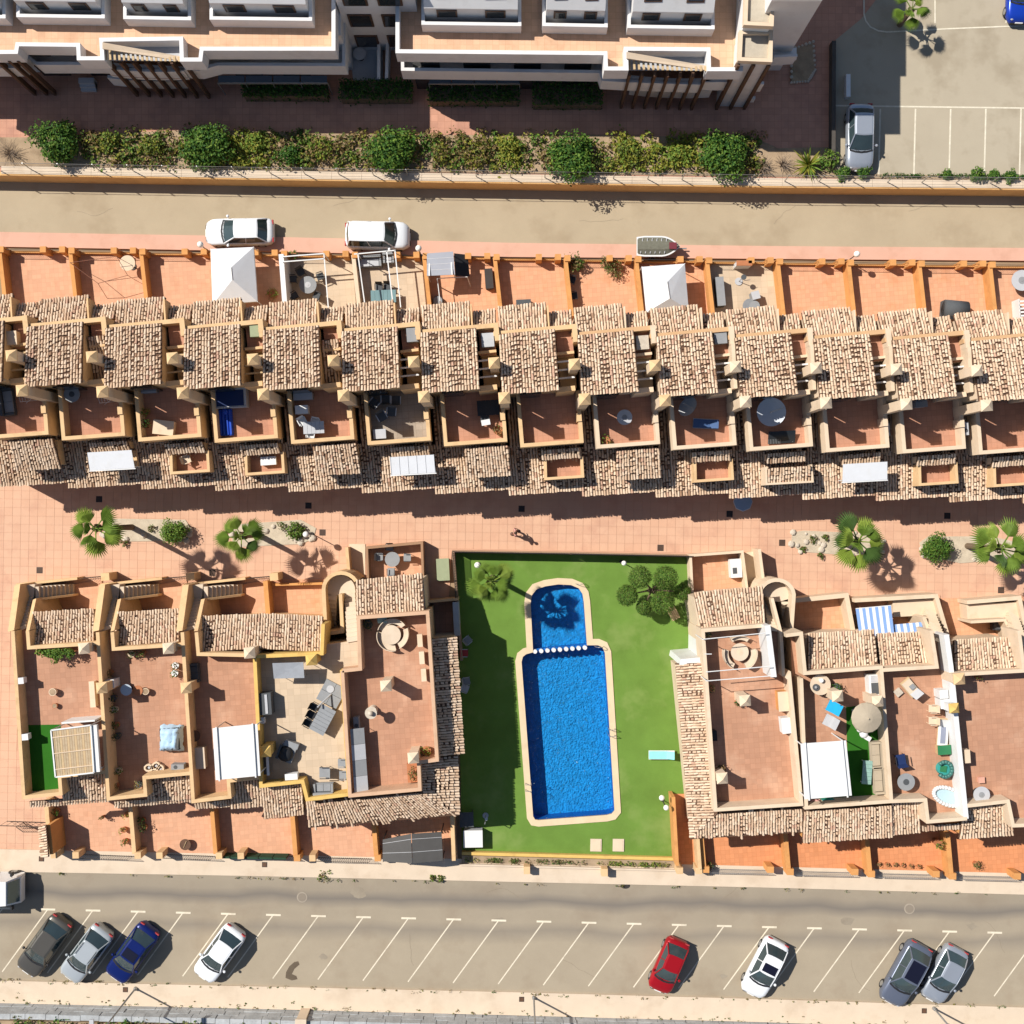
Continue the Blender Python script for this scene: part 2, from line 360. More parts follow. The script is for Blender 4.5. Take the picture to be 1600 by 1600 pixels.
rb2 = [(-400, 1556), (0, 1566), (400, 1575), (800, 1585), (1200, 1596), (1600, 1610), (2000, 1624)]
mb = MB(); mb.prism(L(rb + rb2[::-1]), -.1, .13); struct(mb, 'roadside_pavement', KERB)
# upper garden block (a terrace of earth held by the wall)
mb = MB(); mb.prism(L([(x, y - 3) for x, y in top_edge] + [(2000, -900), (-400, -900)]), -.1, UZ); struct(mb, 'upper_terrain', PAVE)
mb = MB(); sheet(mb, L([(1306, 62), (1345, 30), (1400, -40), (2000, -60), (2000, 280), (1306, 272)], UZ), [], UZ + .006); struct(mb, 'parking_lot', LOT)
mb = MB(); mb.prism(L([(-200, 215), (40, 215), (300, 203), (640, 212), (860, 210), (1180, 216), (1215, 232), (1300, 230), (1306, 264), (1312, 272), (1640, 276), (1640, 284), (1200, 276), (800, 271), (400, 266), (0, 260), (-200, 258)], UZ), UZ - .1, UZ + .05); struct(mb, 'planting_bed', SOIL)
# retaining wall along the upper road with its kerb
wl = L([(x, y) for x, y in top_edge]); mb = MB()
t = thing('retaining_wall', 'long orange retaining wall with pale coping along the upper road', 'wall', (*wl[3], 0))
mb.wall([p + Vector((0, .12)) for p in wl], .24, -.05, UZ + .22); mb.build('wall', M('wall_orange', (.72, .42, .17), .1, .9, .9, stain=((.5, .26, .1), .7, .4)), t)
for i in range(36):                                        # coping slabs
    a, bb = -34 + i * 2.0, -34 + i * 2.0 + 1.985
    def yy(x):
        for q in range(len(wl) - 1):
            if wl[q].x <= x <= wl[q + 1].x: return wl[q].y + (wl[q + 1].y - wl[q].y) * (x - wl[q].x) / (wl[q + 1].x - wl[q].x)
    MB().wall([(a, yy(a) + .36), (bb, yy(bb) + .36)], .52, UZ + .222, UZ + .27).build('coping_slab', KERB, t)
fence = thing('wire_fence', 'pale steel post and wire fence on the retaining wall above the upper road', 'fence', (*wl[3], UZ))
rl = MB(); pts = []
for i in range(31):
    x = -34.3 + i * 2.28; pts.append((x, yy(x) + .42))
    MB().tube((x, yy(x) + .42, UZ + .2), (x, yy(x) + .42, UZ + 1.55), .035, 6).build('post', STEEL, fence)
for z in (.55, .85, 1.15, 1.5):
    for a, bb in zip(pts, pts[1:]): rl.tube((*a, UZ + z), (*bb, UZ + z), .008 if z < 1.4 else .016, 4)
rl.build('wire', STEEL, fence)
# ---------------------------------------------------------------- plaza of square clay tiles
PZ = L([(-120, 735), (1720, 760), (1720, 960), (1070, 960), (1078, 868), (706, 860), (700, 960), (15, 960), (38, 1240), (76, 1244), (78, 1325), (-120, 1322)])
mb = MB(); sheet(mb, PZ, [], -.005); plaza = struct(mb, 'plaza', M('tile_joint', (.55, .32, .21), .1, 1, .9))
PT = [M('plaza_tile_' + c, col, .06, .8, .85, stain=((.44, .22, .15), .5, .4)) for c, col in (('rose', (.61, .365, .24)), ('peach', (.615, .37, .244)), ('clay', (.598, .352, .23)))]
pitch = .57; ang = R(1.0); ux, uy = Vector((math.cos(ang), -math.sin(ang))), Vector((math.sin(ang), math.cos(ang))); cells = []
for i in range(-70, 71):
    for j in range(-46, 8):
        c = ux * (i * pitch) + uy * (j * pitch)
        if inpoly(c.x, c.y, PZ) and abs(c.x) < 37 and c.y > -25: cells.append((abs(c.x) + abs(c.y + .8) * 3 + (8 if c.y > .2 else 0), c, i, j))
cells.sort(key=lambda q: q[0])
tm = MB(); tm.box((0, 0), (pitch - .012, pitch - .012), -.03, 0.012, -1.0); tms = []
for k in range(3):
    o = tm.build('tile', PT[k]); me = o.data; bpy.data.objects.remove(o); tms.append(me)
rnd = random.Random(3)
for _, c, i, j in cells[:300]:
    o = bpy.data.objects.new('tile', rnd.choice(tms)); C.objects.link(o); o.parent = plaza; o.location = (c.x, c.y, rnd.uniform(0, .004))
rest = MB()
for _, c, i, j in cells[300:]: rest.box((c.x, c.y), (pitch - .012, pitch - .012), -.03, .012 + rnd.uniform(0, .004), -1.0, rnd.randrange(3))
rest.build('tiling', PT, plaza, kind='stuff')
# drain covers
for k, (x, y) in enumerate([(155, 780), (482, 790), (815, 795), (1140, 803), (1480, 806), (62, 891), (504, 832), (332, 895), (1032, 856), (1222, 848), (1564, 922)]):
    p = W(x, y); t = thing('drain_cover', ['dark square drain cover in the shaded strip of the plaza above the left palm', 'dark square drain cover in the shaded strip, second from left', 'dark square drain cover on the plaza above the walking person', 'dark square drain cover right of the glass table', 'dark square drain cover in shade above the right palms', 'brown square drain cover near the leftmost stairs', 'brown square drain cover beside the globe lamp', 'dark square drain cover under the left palm shadow', 'brown square drain cover above the pool lawn fence', 'brown square drain cover left of the rock bed', 'brown square drain cover near the right edge of the plaza'][k], 'drain', (p.x, p.y, .016), 'plaza drain covers')
    MB().box(p, (.42, .42), .012, .024, -1).build('frame', IRON, t)
    s = MB()
    for q in range(5): s.box((p.x - .15 + q * .075, p.y), (.035, .34), .024, .03, -1)
    s.build('grate', WOOD if k > 4 else BLACK, t)
# ---------------------------------------------------------------- pool and lawn
wat = [(829, 942), (831, 930), (838, 921), (852, 916), (872, 913), (892, 914), (904, 919), (910, 928), (912, 940), (917, 1008), (934, 1008), (941, 1011), (945, 1020), (960, 1266), (956, 1271), (948, 1273), (842, 1281), (836, 1280), (833, 1275), (815, 1034), (817, 1026), (822, 1022), (833, 1019)]
WP = L(wat)
ctr = lambda P: sum(P, Vector((0, 0))) / len(P)
def offs(P, d):
    n = len(P); out = []; ar = sum(P[i].x * P[(i + 1) % n].y - P[(i + 1) % n].x * P[i].y for i in range(n)); sg = 1 if ar > 0 else -1
    for i in range(n):
        a = (P[i] - P[i - 1]).normalized(); b = (P[(i + 1) % n] - P[i]).normalized()
        na, nb = Vector((a.y, -a.x)) * sg, Vector((b.y, -b.x)) * sg; nn = (na + nb).normalized()
        out.append(P[i] + nn * d / max(.5, nn.dot(na)))
    return out
OP = offs(WP, .43)
lawn_o = L([(712, 863), (1076, 868), (1092, 1045), (1082, 1250), (1060, 1258), (1062, 1338), (722, 1328)])
mb = MB(); sheet(mb, lawn_o, [offs(WP, .3)], .03); struct(mb, 'lawn', LAWN)
pool = thing('swimming_pool', 'blue swimming pool with small round-ended upper basin and beige coping', 'pool', (*ctr(WP), 0))
mb = MB(); sheet(mb, OP, [WP], .09)
for P, z0, z1 in ((OP, .0, .09), (WP, -.12, .09)):
    n = len(P)
    for i in range(n): mb.add([(*P[i], z0), (*P[(i + 1) % n], z0), (*P[(i + 1) % n], z1), (*P[i], z1)], [[0, 1, 2, 3]])
mb.build('coping', COPE, pool)
POOLB = M('pool_mosaic_caustics', (.013, .275, .65), .34, 3, .5, fine=12)  # blue mosaic; ripple light speckle painted in as colour mottling
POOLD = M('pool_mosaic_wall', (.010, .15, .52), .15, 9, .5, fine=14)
mb = MB(); n = len(WP); zf = -1.25
sheet(mb, WP, [], zf, 0)
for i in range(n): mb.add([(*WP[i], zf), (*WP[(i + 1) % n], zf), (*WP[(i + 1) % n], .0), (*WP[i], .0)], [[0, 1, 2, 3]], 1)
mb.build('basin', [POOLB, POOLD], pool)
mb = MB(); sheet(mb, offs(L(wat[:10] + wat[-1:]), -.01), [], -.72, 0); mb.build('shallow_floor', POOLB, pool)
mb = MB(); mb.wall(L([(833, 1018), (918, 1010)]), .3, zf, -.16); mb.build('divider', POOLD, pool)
# water: lets light through with a blue tint and mirrors the sky on ripples
WM = bpy.data.materials.new('pool_water'); WM.use_nodes = True; n = WM.node_tree; n.nodes.remove(n.nodes['Principled BSDF']); o = n.nodes['Material Output']
tr = n.nodes.new('ShaderNodeBsdfTransparent'); tr.inputs[0].default_value = (.85, .97, 1, 1)
gl = n.nodes.new('ShaderNodeBsdfGlossy'); gl.inputs['Roughness'].default_value = .12
fr = n.nodes.new('ShaderNodeFresnel'); fr.inputs[0].default_value = 1.33
gp = n.nodes.new('ShaderNodeNewGeometry'); nz = n.nodes.new('ShaderNodeTexNoise'); nz.inputs['Scale'].default_value = 7; nz.inputs['Detail'].default_value = 3; nz.inputs['Distortion'].default_value = .6
bp = n.nodes.new('ShaderNodeBump'); bp.inputs['Strength'].default_value = 1; bp.inputs['Distance'].default_value = .05
lk(n, gp.outputs['Position'], nz.inputs['Vector']); lk(n, nz.outputs[0], bp.inputs['Height']); lk(n, bp.outputs[0], gl.inputs['Normal']); lk(n, bp.outputs[0], fr.inputs['Normal'])
mx = n.nodes.new('ShaderNodeMixShader'); lk(n, fr.outputs[0], mx.inputs[0]); lk(n, tr.outputs[0], mx.inputs[1]); lk(n, gl.outputs[0], mx.inputs[2]); lk(n, mx.outputs[0], o.inputs[0])
mb = MB(); sheet(mb, WP, [], -.10); mb.build('water', WM, pool)
for i in range(9):
    p = W(836 + i * 9.75, 1018 - i * .75); MB().cyl(p, -.2, .06, .16, .14, 16).build('stepping_pad', WHITE, pool)
for k, (x, y) in enumerate(((953, 1143), (828, 1228))):                    # two stainless ladders
    p = W(x, y); lad = MB(); s = 1 if k == 0 else -1
    for dy in (-.22, .22):
        lad.tube((p.x + .3 * s, p.y + dy, .08), (p.x + .3 * s, p.y + dy, .6), .02); lad.tube((p.x + .3 * s, p.y + dy, .6), (p.x - .1 * s, p.y + dy, .6), .02); lad.tube((p.x - .1 * s, p.y + dy, .6), (p.x - .12 * s, p.y + dy, -1), .02)
    lad.build('ladder', STEEL, pool)
for k, (x, y) in enumerate(((906, 914), (936, 1012))):
    p = W(x, y); lad = MB()
    for a in range(8):
        t0, t1 = math.pi * a / 8, math.pi * (a + 1) / 8
        lad.tube((p.x + .3 * math.cos(t0), p.y + .1, .1 + .6 * math.sin(t0)), (p.x + .3 * math.cos(t1), p.y + .1, .1 + .6 * math.sin(t1)), .02)
    lad.build('handrail', STEEL, pool)
# walls round the lawn
t = thing('lawn_wall', 'brown low wall with dark mesh along the plaza side of the pool lawn', 'wall', (*L([(890, 865)])[0], 0))
MB().wall(L([(722, 1030), (709, 861), (890, 864), (1078, 868)]), .16, -.05, .75).build('wall', M('wall_brown', (.36, .23, .15), .15, 1, .9), t)
ms = MB(); P = L([(715, 950), (709, 861), (890, 864), (1078, 868)])
for a, bb in zip(P, P[1:]):
    k = int((bb - a).length / 1.9)
    for i in range(k + 1):
        q = a.lerp(bb, i / k); MB().tube((*q, .7), (*q, 1.45), .025).build('post', IRON, t)
    for i in range(int((bb - a).length / .11)):
        q = a.lerp(bb, i * .11 / (bb - a).length); ms.box(q, (.035, .05), .75, 1.38, 0)
    ms.tube((*a, 1.4), (*bb, 1.4), .02)
ms.build('mesh_panel', IRON, t)
t = thing('planter_wall', 'yellow low wall with planting strip along the bottom of the pool lawn', 'wall', (*L([(890, 1335)])[0], 0))
MB().wall(L([(722, 1331), (1056, 1340)]), .2, -.05, .35).build('wall', YELO, t)
MB().prism(L([(722, 1335), (1056, 1344), (1056, 1354), (722, 1346)]), -.05, .24).build('bed', SOIL, t)
MB().wall(L([(718, 1349), (1058, 1358)]), .12, -.05, .32).build('kerb', KERB, t)
for x in (823, 943): MB().box(W(x, 1353 + (x - 820) * .03), (.42, .5), -.05, .9, 0).build('pillar', STUC, t)
rnd = random.Random(9); m = MB()
for i in range(60):
    x = rnd.uniform(725, 1052); p = W(x, 1341 + (x - 725) * .027); yl = 930 < x < 1040 or x < 760
    leaves(m, (p.x, p.y, .3), (.28, .2, .22), 26, .06, [2, 3, 5] if yl else [4, 5, 1], rnd)
m.build('border_plants', LF, None, label='low yellow-green border plants in the strip below the pool lawn', category='plants', kind='stuff')
for k, x in enumerate((931, 966)):
    t = thing('utility_cover', ('beige square hatch on the lawn, the left one of the pair' if k == 0 else 'beige square hatch on the lawn, the right one of the pair'), 'hatch', (*W(x, 1320).xy, .03))
    MB().box(W(x, 1320), (.76, .84), .03, .10, -1).build('frame', KERB, t); MB().box(W(x, 1320), (.6, .68), .1, .115, -1).build('lid', CREAM, t)
# ---------------------------------------------------------------- painted lines
mb = MB()
for i in range(-2, 27):
    x = 4 + 70.45 * i; y = 1419.3 + 1.73 * i
    a, b2 = W(x, y), W(x - 71, y + 97.5)
    mb.wall([a.xy, b2.xy], .08, -.006, -.003); mb.wall([W(x - 11, y - .3).xy, W(x + 12, y + .2).xy], .13, -.002, .001)
struct(mb, 'parking_marking', LINE)
mb = MB(); z = UZ + .012
mb.wall(L([(1306, 165), (1450, 167), (1700, 170)], z), .10, z - .003, z)
for i in range(6): mb.wall(L([(1375.5 + i * 55, 170), (1373 + i * 55, 273)], z), .10, z - .003, z)
mb.wall(L([(1350, -40), (1350, 22), (1353, 33), (1360, 42), (1372, 48), (1386, 50), (1480, 45), (1700, 36)], z), .09, z + .001, z + .004)
for x in (1461, 1572): mb.wall(L([(x, -30), (x, 36)], z), .09, z - .003, z)
struct(mb, 'lot_marking', LINEW)
for k, (x, y, ln) in enumerate(((472, 1402, 'left of the pool'), (1421, 1420, 'right half of the street'))):
    p = W(x, y); t = thing('manhole', 'round grey manhole in the lower road, ' + ln, 'manhole', (p.x, p.y, 0)); MB().cyl(p, -.02, .004, .36, n=24).build('ring', M('manhole_ring', (.33, .28, .22), .15, 2, .9), t); MB().cyl(p, .0, .01, .28, n=20).build('lid', TRACK, t)
p = W(977, 1384); t = thing('pothole_cover', 'dark oval iron cover at the edge of the lower road below the pool', 'manhole', (p.x, p.y, 0)); MB().cyl(p, -.02, .01, .2, n=20, sx=1.6).build('lid', IRON, t)
# oil stain and tar patches are wear of the road itself
mb = MB(); sheet(mb, L([(447, 1519), (452, 1510), (460, 1503), (466, 1502), (468, 1507), (460, 1514), (456, 1522), (463, 1525), (465, 1530), (456, 1532), (446, 1528)]), [], -.004); struct(mb, 'oil_stain', M('oil_stain', (.12, .09, .06), .2, 1, .7))
# ---------------------------------------------------------------- stone wall and scrub at the bottom edge
q = L([(-300, 1559), (0, 1567), (400, 1576), (470, 1578)]); q2 = L([(486, 1578), (800, 1586), (1200, 1597), (1600, 1611), (1900, 1621)])
for k, P in enumerate((q, q2)):
    t = thing('stone_wall', ('rough grey stone wall along the bottom pavement, left stretch' if k == 0 else 'rough grey stone wall along the bottom pavement, long right stretch'), 'wall', (*P[0], 0))
    rr = random.Random(k); P3 = [p + Vector((0, -.18)) for p in P]
    tot = MB()
    for a, bb in zip(P3, P3[1:]):
        ln = (bb - a).length; c = 0
        d = (bb - a) / ln; yb = [0.0, 0.55, 1.05, 1.6]
        for j in range(3):
            c = -rr.uniform(0, .5)
            while c < ln:
                wd = rr.uniform(.7, 1.5); s0, s1 = max(0, c), min(ln, c + wd - .03); c += wd
                if s1 - s0 < .1: continue
                m0 = MB(); dd = rr.uniform(0, .05); mid = a + d * (s0 + s1) / 2
                if abs(mid.x) > 36: continue
                m0.wall([a + d * s0 + Vector((0, dd)), a + d * s1 + Vector((0, dd))], .36, yb[j] + .0, yb[j + 1] - .03)
                m0.build('stone', WALLG, t)
t = thing('wall_pillar', 'pale plaster pillar where the two grey stone walls meet', 'pillar', (*W(478, 1580).xy, 0))
MB().box(W(478, 1582), (.62, .7), -.05, 1.75, -1).build('shaft', CREAM, t); MB().box(W(478, 1582), (.74, .8), 1.75, 1.85, -1).build('cap', KERB, t)
mb = MB(); mb.prism(L([(-400, 1572), (800, 1598), (2000, 1640), (2000, 1900), (-400, 1900)]), -.1, 1.25); struct(mb, 'scrub_bank', SOIL)
rnd = random.Random(5); m = MB()
for i in range(420):
    x = rnd.uniform(-30, 1000); y = rnd.uniform(1586 + x * .03, 1640 + x * .03); p = W(x, y, 1.3)
    leaves(m, (p.x, p.y, 1.45), (.4, .35, .35), 34, .09, rnd.choice([[1, 2, 5], [2, 3, 5], [4, 3, 5], [4, 4, 5], [0, 1, 2]]), rnd)
m.build('scrub', LF, None, kind='stuff', label='wild green and dry brown scrub beyond the stone wall', category='scrub')
m = MB()                                                                   # dry weeds along the kerbs
for i in range(330):
    x = rnd.uniform(-20, 1620)
    f = i % 3
    y = (1531 + x * .0265 + rnd.uniform(-3, 1.5)) if f == 0 else (1566 + x * .0275 - abs(rnd.gauss(0, 5)) - 1)
    if f == 2 and rnd.random() < .5: y = 1362 + x * .022 + rnd.uniform(-1, 1)
    p = W(x, y); s = rnd.uniform(.05, .22)
    leaves(m, (p.x, p.y, .14), (s, s * .6, s), rnd.randrange(6, 20), .045, rnd.choice([[4, 4, 5], [4, 5, 3], [5, 1]]), rnd)
m.build('kerb_weeds', LF, None, kind='stuff', label='dry weeds growing along the kerbs of the lower road', category='weeds')
# street lamps at the bottom pavement (their heads lie beyond the frame)
for k, (x, y) in enumerate(((213, 1543), (834, 1557), (1458, 1574))):
    p = W(x, y); t = thing('street_lamp', ['tall steel street lamp below the blue and white cars', 'tall steel street lamp below the middle empty bays', 'tall steel street lamp below the two grey cars at right'][k], 'lamp', (p.x, p.y, .13), 'street lamps on the bottom pavement')
    MB().cyl(p, .13, .35, .14, .1, 10).build('base', STEEL, t); MB().tube((p.x, p.y, .3), (p.x, p.y, 7.5), .065, 8, r1=.045).build('pole', STEEL, t)
    MB().tube((p.x, p.y, 7.45), (p.x, p.y + 1.0, 7.7), .04, 6).build('arm', STEEL, t)
    MB().box((p.x, p.y + 1.2), (.26, .6), 7.64, 7.76).build('lamp_head', LGREY, t)
for k, (x, y) in enumerate(((197, 1545), (815, 1560), (1443, 1578), (66, 1341), (414, 1350))):
    p = W(x, y); t = thing('pavement_hatch', ['square brown hatch beside the street lamp below the blue car', 'square brown hatch beside the middle street lamp', 'square brown hatch below the silver car at right', 'square brown hatch at the tile-topped wall on the pavement', 'square brown hatch on the pavement below the dark green gate'][k], 'hatch', (p.x, p.y, .13))
    MB().box(p, (.34, .34), .11, .142, -1).build('frame', IRON, t); MB().box(p, (.27, .27), .142, .148, -1).build('lid', WOOD, t)

# tar-sealed cracks in both roads (wear of the asphalt)
rnd = random.Random(12); mb = MB()
for x, y, ln, dr in ((120, 330, 60, 10), (520, 322, 50, -30), (905, 345, 70, 20), (1210, 350, 45, -40), (1420, 330, 90, 5), (300, 1400, 60, 15), (640, 1460, 50, 60), (880, 1500, 60, 30), (1090, 1420, 80, -5), (1330, 1500, 60, 110), (1540, 1440, 60, 30), (180, 1520, 40, 5), (760, 1395, 90, 2)):
    P = [(x, y)]; a = dr
    for i in range(8): a += rnd.uniform(-25, 25); P.append((P[-1][0] + ln / 8 * math.cos(R(a)), P[-1][1] + ln / 8 * math.sin(R(a))))
    mb.wall(L(P), .016, -.009, -.004)
struct(mb, 'asphalt_crack', M('tar_seal', (.235, .19, .135), .2, 2, .8))
for k, (x, y, r_) in enumerate(((48, 1480, .35), (560, 1395, .5), (505, 1495, .3), (1130, 1525, .25), (1325, 1440, .45), (780, 1440, .4), (1518, 1448, .35))):
    mb = MB(); c = W(x, y); sheet(mb, [(c.x + r_ * math.cos(i * .524) * rnd.uniform(.6, 1.3), c.y + r_ * .7 * math.sin(i * .524) * rnd.uniform(.6, 1.3)) for i in range(12)], [], -.0085 + k * .0003); struct(mb, 'oil_stain', M('faint_stain', (.28, .235, .175), .2, 1, .85) if k == 0 else bpy.data.materials['faint_stain'])
# ================================================================ middle row of stepped townhouses
STEP = Vector((4.735, -.073, 0)); RA = 4.4
def chimney(parent, p, w, z0, z1, mat, capm, rot=RA, name='chimney'):
    c = MB().box(p, (w * .82, w * .82), z0, z1 - .38, rot).build(name, mat, parent)
    MB().box(p, (w, w), z1 - .38, z1 - .3, rot).pyr(p, (w, w), z1 - .3, z1, rot).build('cap', capm, c)
    return c
ORD = ['leftmost', 'second', 'third', 'fourth', 'fifth', 'sixth', 'seventh', 'eighth', 'ninth', 'tenth', 'eleventh', 'twelfth', 'thirteenth', 'rightmost']
KIND = {-7: 'B', -6: 'C', -5: 'A', -4: 'A', -3: 'B', -2: 'Cr', -1: 'B', 0: 'A', 1: 'B', 2: 'A', 3: 'D', 4: 'C', 5: 'A', 6: 'A'}
GFL = {-7: GARD, -6: GARD, -5: GARD, -4: GARD, -3: BEIGE, -2: BEIGE, -1: GARD2, 0: GARD2, 1: GARD2, 2: GARD2, 3: BEIGE, 4: GARD2, 5: GARD2, 6: GARD2}
TFL = {-2: STONEF}
for k in range(-7, 8):
    sh = STEP * k
    def u(x, y, z=0.0): return W(x, y, z) + sh
    def u2(x, y, z=0.0): return (W(x, y, z) + sh).xy
    def P(z, *pts): return [u2(x, y, z) for x, y in pts]
    rn = random.Random(k + 50)
    nm = ORD[min(k + 7, 13)] if k < 7 else 'partly seen'
    t = thing('townhouse', (nm + (' townhouse from the left' if 0 < k + 7 < 13 else ' townhouse') + ' in the tiled middle row, cream stucco with clay roof') if k < 7 else 'last townhouse cut by the right edge in the tiled middle row', 'house', u(840, 560), 'townhouses of the middle row')
    wm = CREAM if k > 0 else STUC
    # ----- main block with mono-pitch roof
    F = P(8.3, (782, 524), (865, 517), (871, 606), (787, 612)); mb = MB()
    mb.add([(*q, -.05) for q in F] + [(*F[0], 8.1), (*F[1], 8.1), (*F[2], 8.8), (*F[3], 8.8)], [[0, 1, 5, 4], [1, 2, 6, 5], [2, 3, 7, 6], [3, 0, 4, 7], [7, 6, 5, 4]][::1], 0)
    mb.build('wall', wm, t)
    tiles(t, u(784, 616, 9.0), u(874, 609, 9.0), u(867, 514, 8.25), u(779, 522, 8.25), seed=100 + k)
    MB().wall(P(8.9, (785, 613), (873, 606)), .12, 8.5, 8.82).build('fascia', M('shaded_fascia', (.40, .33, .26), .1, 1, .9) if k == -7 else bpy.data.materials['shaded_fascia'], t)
    # glazed door on the terrace
    MB().wall([q for q in P(8.6, (812, 613), (846, 610.5))], .10, 5.52, 7.6).build('terrace_door', GLASS, t)
    # ----- light well between the roofs
    MB().prism(P(7.3, (868, 516), (893, 513), (897, 556), (872, 558)), -.05, 7.28).build('patio_block', wm, t)
    MB().prism(P(7.3, (868, 516), (893, 513), (897, 556), (872, 558)), 7.28, 7.3).build('patio_floor', TERR, t)
    MB().prism(P(6.4, (872, 559), (898, 557), (901, 606), (876, 608)), -.05, 6.4).build('stairwell', wm, t)
    MB().wall(P(8.0, (870, 609), (899, 606)), .3, -.05, 7.9).build('back_wall', wm, t)
    if k in (-6, -3): tiles(t, u(869, 602, 6.9), u(899, 600, 6.9), u(894, 535, 7.7), u(868, 537, 7.7), seed=900 + k)
    else:
     for i in range(3): MB().wall(P(7.6, (869, 566 + i * 13), (898, 563 + i * 13)), .10, 7.5, 7.62).build('beam', PALEW if k > -3 else WOODP, t)
    MB().wall(P(7.6, (869, 553), (897, 550)), .16, 7.0, 7.6).build('well_wall', wm, t)
    # ----- parapet beam on the north side, with its return
    MB().wall(P(8.0, (771, 521.5), (895, 510)), .27, 5.0, 8.0).build('parapet_beam', STUC if k < 1 else M('beam_orange', (.58, .36, .19), .1, 1, .9) if k == 1 else bpy.data.materials['beam_orange'], t)
    MB().wall(P(8.15, (897, 506), (900, 534)), .30, 5.0, 8.15).build('parapet_return', wm, t)
    if k > 1: MB().wall(P(8.0, (899, 534), (903, 604)), .22, 6, 8.3).build('party_wall', wm, t)
    # ----- front rooms and the lower tile band over the garden
    MB().prism(P(6.3, (779, 489), (853, 483), (855, 514), (781, 520)), -.05, 6.05).build('front_bay', wm, t)
    MB().prism(P(6.0, (856, 497), (893, 493), (895, 512), (857, 515)), -.05, 5.7).build('front_wall', ORNG, t)
    tiles(t, u(777, 481, 6.05), u(853, 474, 6.05), u(855, 512, 6.75), u(780, 519, 6.75), seed=200 + k)
    tiles(t, u(857, 490, 5.75), u(893, 486, 5.75), u(894, 509, 6.3), u(858, 513, 6.3), seed=300 + k)
    MB().wall(P(6.6, (855.5, 477), (857.5, 511)), .1, 5.5, 6.65).build('band_cheek', wm, t)
    # ----- chimneys
    chimney(t, u(772, 566, 10.0), .66, 6.0, 10.0, CREAM, STUC if k < 3 else CREAM)
    chimney(t, u(788, 621, 9.9), .68, 5.0, 9.95, CREAM, STUC if k < 3 else CREAM)
    # ----- terrace
    tp = P(6.4, (809, 613), (816, 696), (909, 689), (903, 610))
    MB().prism(tp, -.05, 5.48).build('terrace_block', wm, t)
    MB().prism(tp, 5.48, 5.5).build('terrace_floor', TFL.get(k, TERR), t)
    MB().wall([tp[0], tp[1], tp[2], tp[3]], .23, 5.1, 6.4).build('parapet', STUC if k < 1 else CREAM, t)
    MB().box(u(905, 652, 6.5), (.3, .5), 5.5, 6.5, RA).build('parapet_pier', wm, t)
    # ----- roof in the gap beside the terrace, skirt roof to the plaza
    tiles(t, u(912, 700, 4.35), u(933, 698, 4.35), u(926, 615, 4.8), u(907, 617, 4.8), seed=400 + k)
    MB().prism(P(4.3, (911, 694), (931, 692), (925, 618), (908, 619)), -.05, 4.15).build('gap_block', wm, t)
    A, B, Cq, D = u(795, 772.5, 3.65), u(909, 765, 3.65), u(905, 690, 4.3), u(788, 697, 4.3)
    tiles(t, A, B, Cq, D, seed=500 + k)
    MB().prism([A.lerp(D, .14).xy, B.lerp(Cq, .14).xy, Cq.xy, D.xy], -.05, 3.55).build('front_room', ORNG if k > 0 else STUC, t)
    kd = KIND.get(k, 'A')
    if kd[0] in 'ACD':
        tiles(t, u(846, 717, 5.1), u(907, 713, 5.1), u(905, 699, 5.5), u(845, 703, 5.5), seed=600 + k)
        MB().prism(P(5.2, (848, 714), (905, 710), (904, 700), (847, 704)), 3.6, 5.0).build('dormer_wall', wm, t)
    if kd[0] == 'A':
        bp_ = P(5.15, (852, 717), (853, 748), (911, 744), (909, 713))
        MB().prism(bp_, 3.2, 4.12).build('balcony_block', wm, t); MB().prism(bp_, 4.12, 4.14).build('balcony_floor', TERR, t)
        MB().wall(bp_, .17, 3.9, 5.0).build('balcony_parapet', STUC, t)
    if kd[0] == 'B':
        tiles(t, u(846, 747, 5.15), u(916, 743, 5.15), u(912, 697, 5.9), u(844, 702, 5.9), seed=700 + k)
        MB().prism(P(5.2, (849, 741), (912, 737), (909, 700), (847, 705)), 3.4, 5.05).build('dormer_wall', wm, t)
    if kd[0] == 'C':
        aw = MB().slab([u(846, 746, 5.35), u(916, 742, 5.35), u(914, 714, 5.65), u(845, 718, 5.65)], .05); awo = aw.build('awning', FAB, t)
        if 'r' in kd:
            for i in range(6): MB().tube(u(847 + i * 13.6, 745.5 - i * .8, 5.36), u(846 + i * 13.6, 717.5 - i * .8, 5.66), .018, 5).build('rib', LGREY, awo)
        fr_ = MB()
        for x, y in ((849, 744), (912, 740)): fr_.tube(u(x, y, 4.0), u(x, y, 5.33), .03)
        fr_.wall(P(5.3, (845, 747), (917, 743)), .06, 5.2, 5.34); fr_.build('awning_frame', WHITE, awo)
        MB().prism(P(4.8, (853, 718), (854, 742), (911, 738), (909, 714)), 3.2, 4.4).build('balcony_block', wm, t)
    if kd[0] == 'D':
        tiles(t, u(848, 750, 5.0), u(915, 746, 5.0), u(914, 722, 5.4), u(847, 726, 5.4), seed=800 + k)
        MB().wall([u2(845, 724, 5.4), u2(846, 751, 5.2), u2(918, 747, 5.2), u2(916, 720, 5.4)], .12, 3.6, 5.2).build('frame_wall', CREAM, t)
    # ----- garden towards the upper road
    gp_ = P(0.1, (777, 405), (884, 406), (892, 512), (785, 516))
    MB().prism(gp_, -.05, .1).build('garden_floor', GFL.get(k, GARD), t)
    MB().wall(P(1.1, (773, 402), (783, 492)), .26, -.05, 1.1).build('garden_wall', ORNG if k not in (-3, -2) else CREAM, t)
    gate = MB()
    for x in (776, 842, 872): MB().box(u(x, 401.5, 1.2), (.40, .40), -.05, 1.2, 1).build('gate_post', ORNG, t)
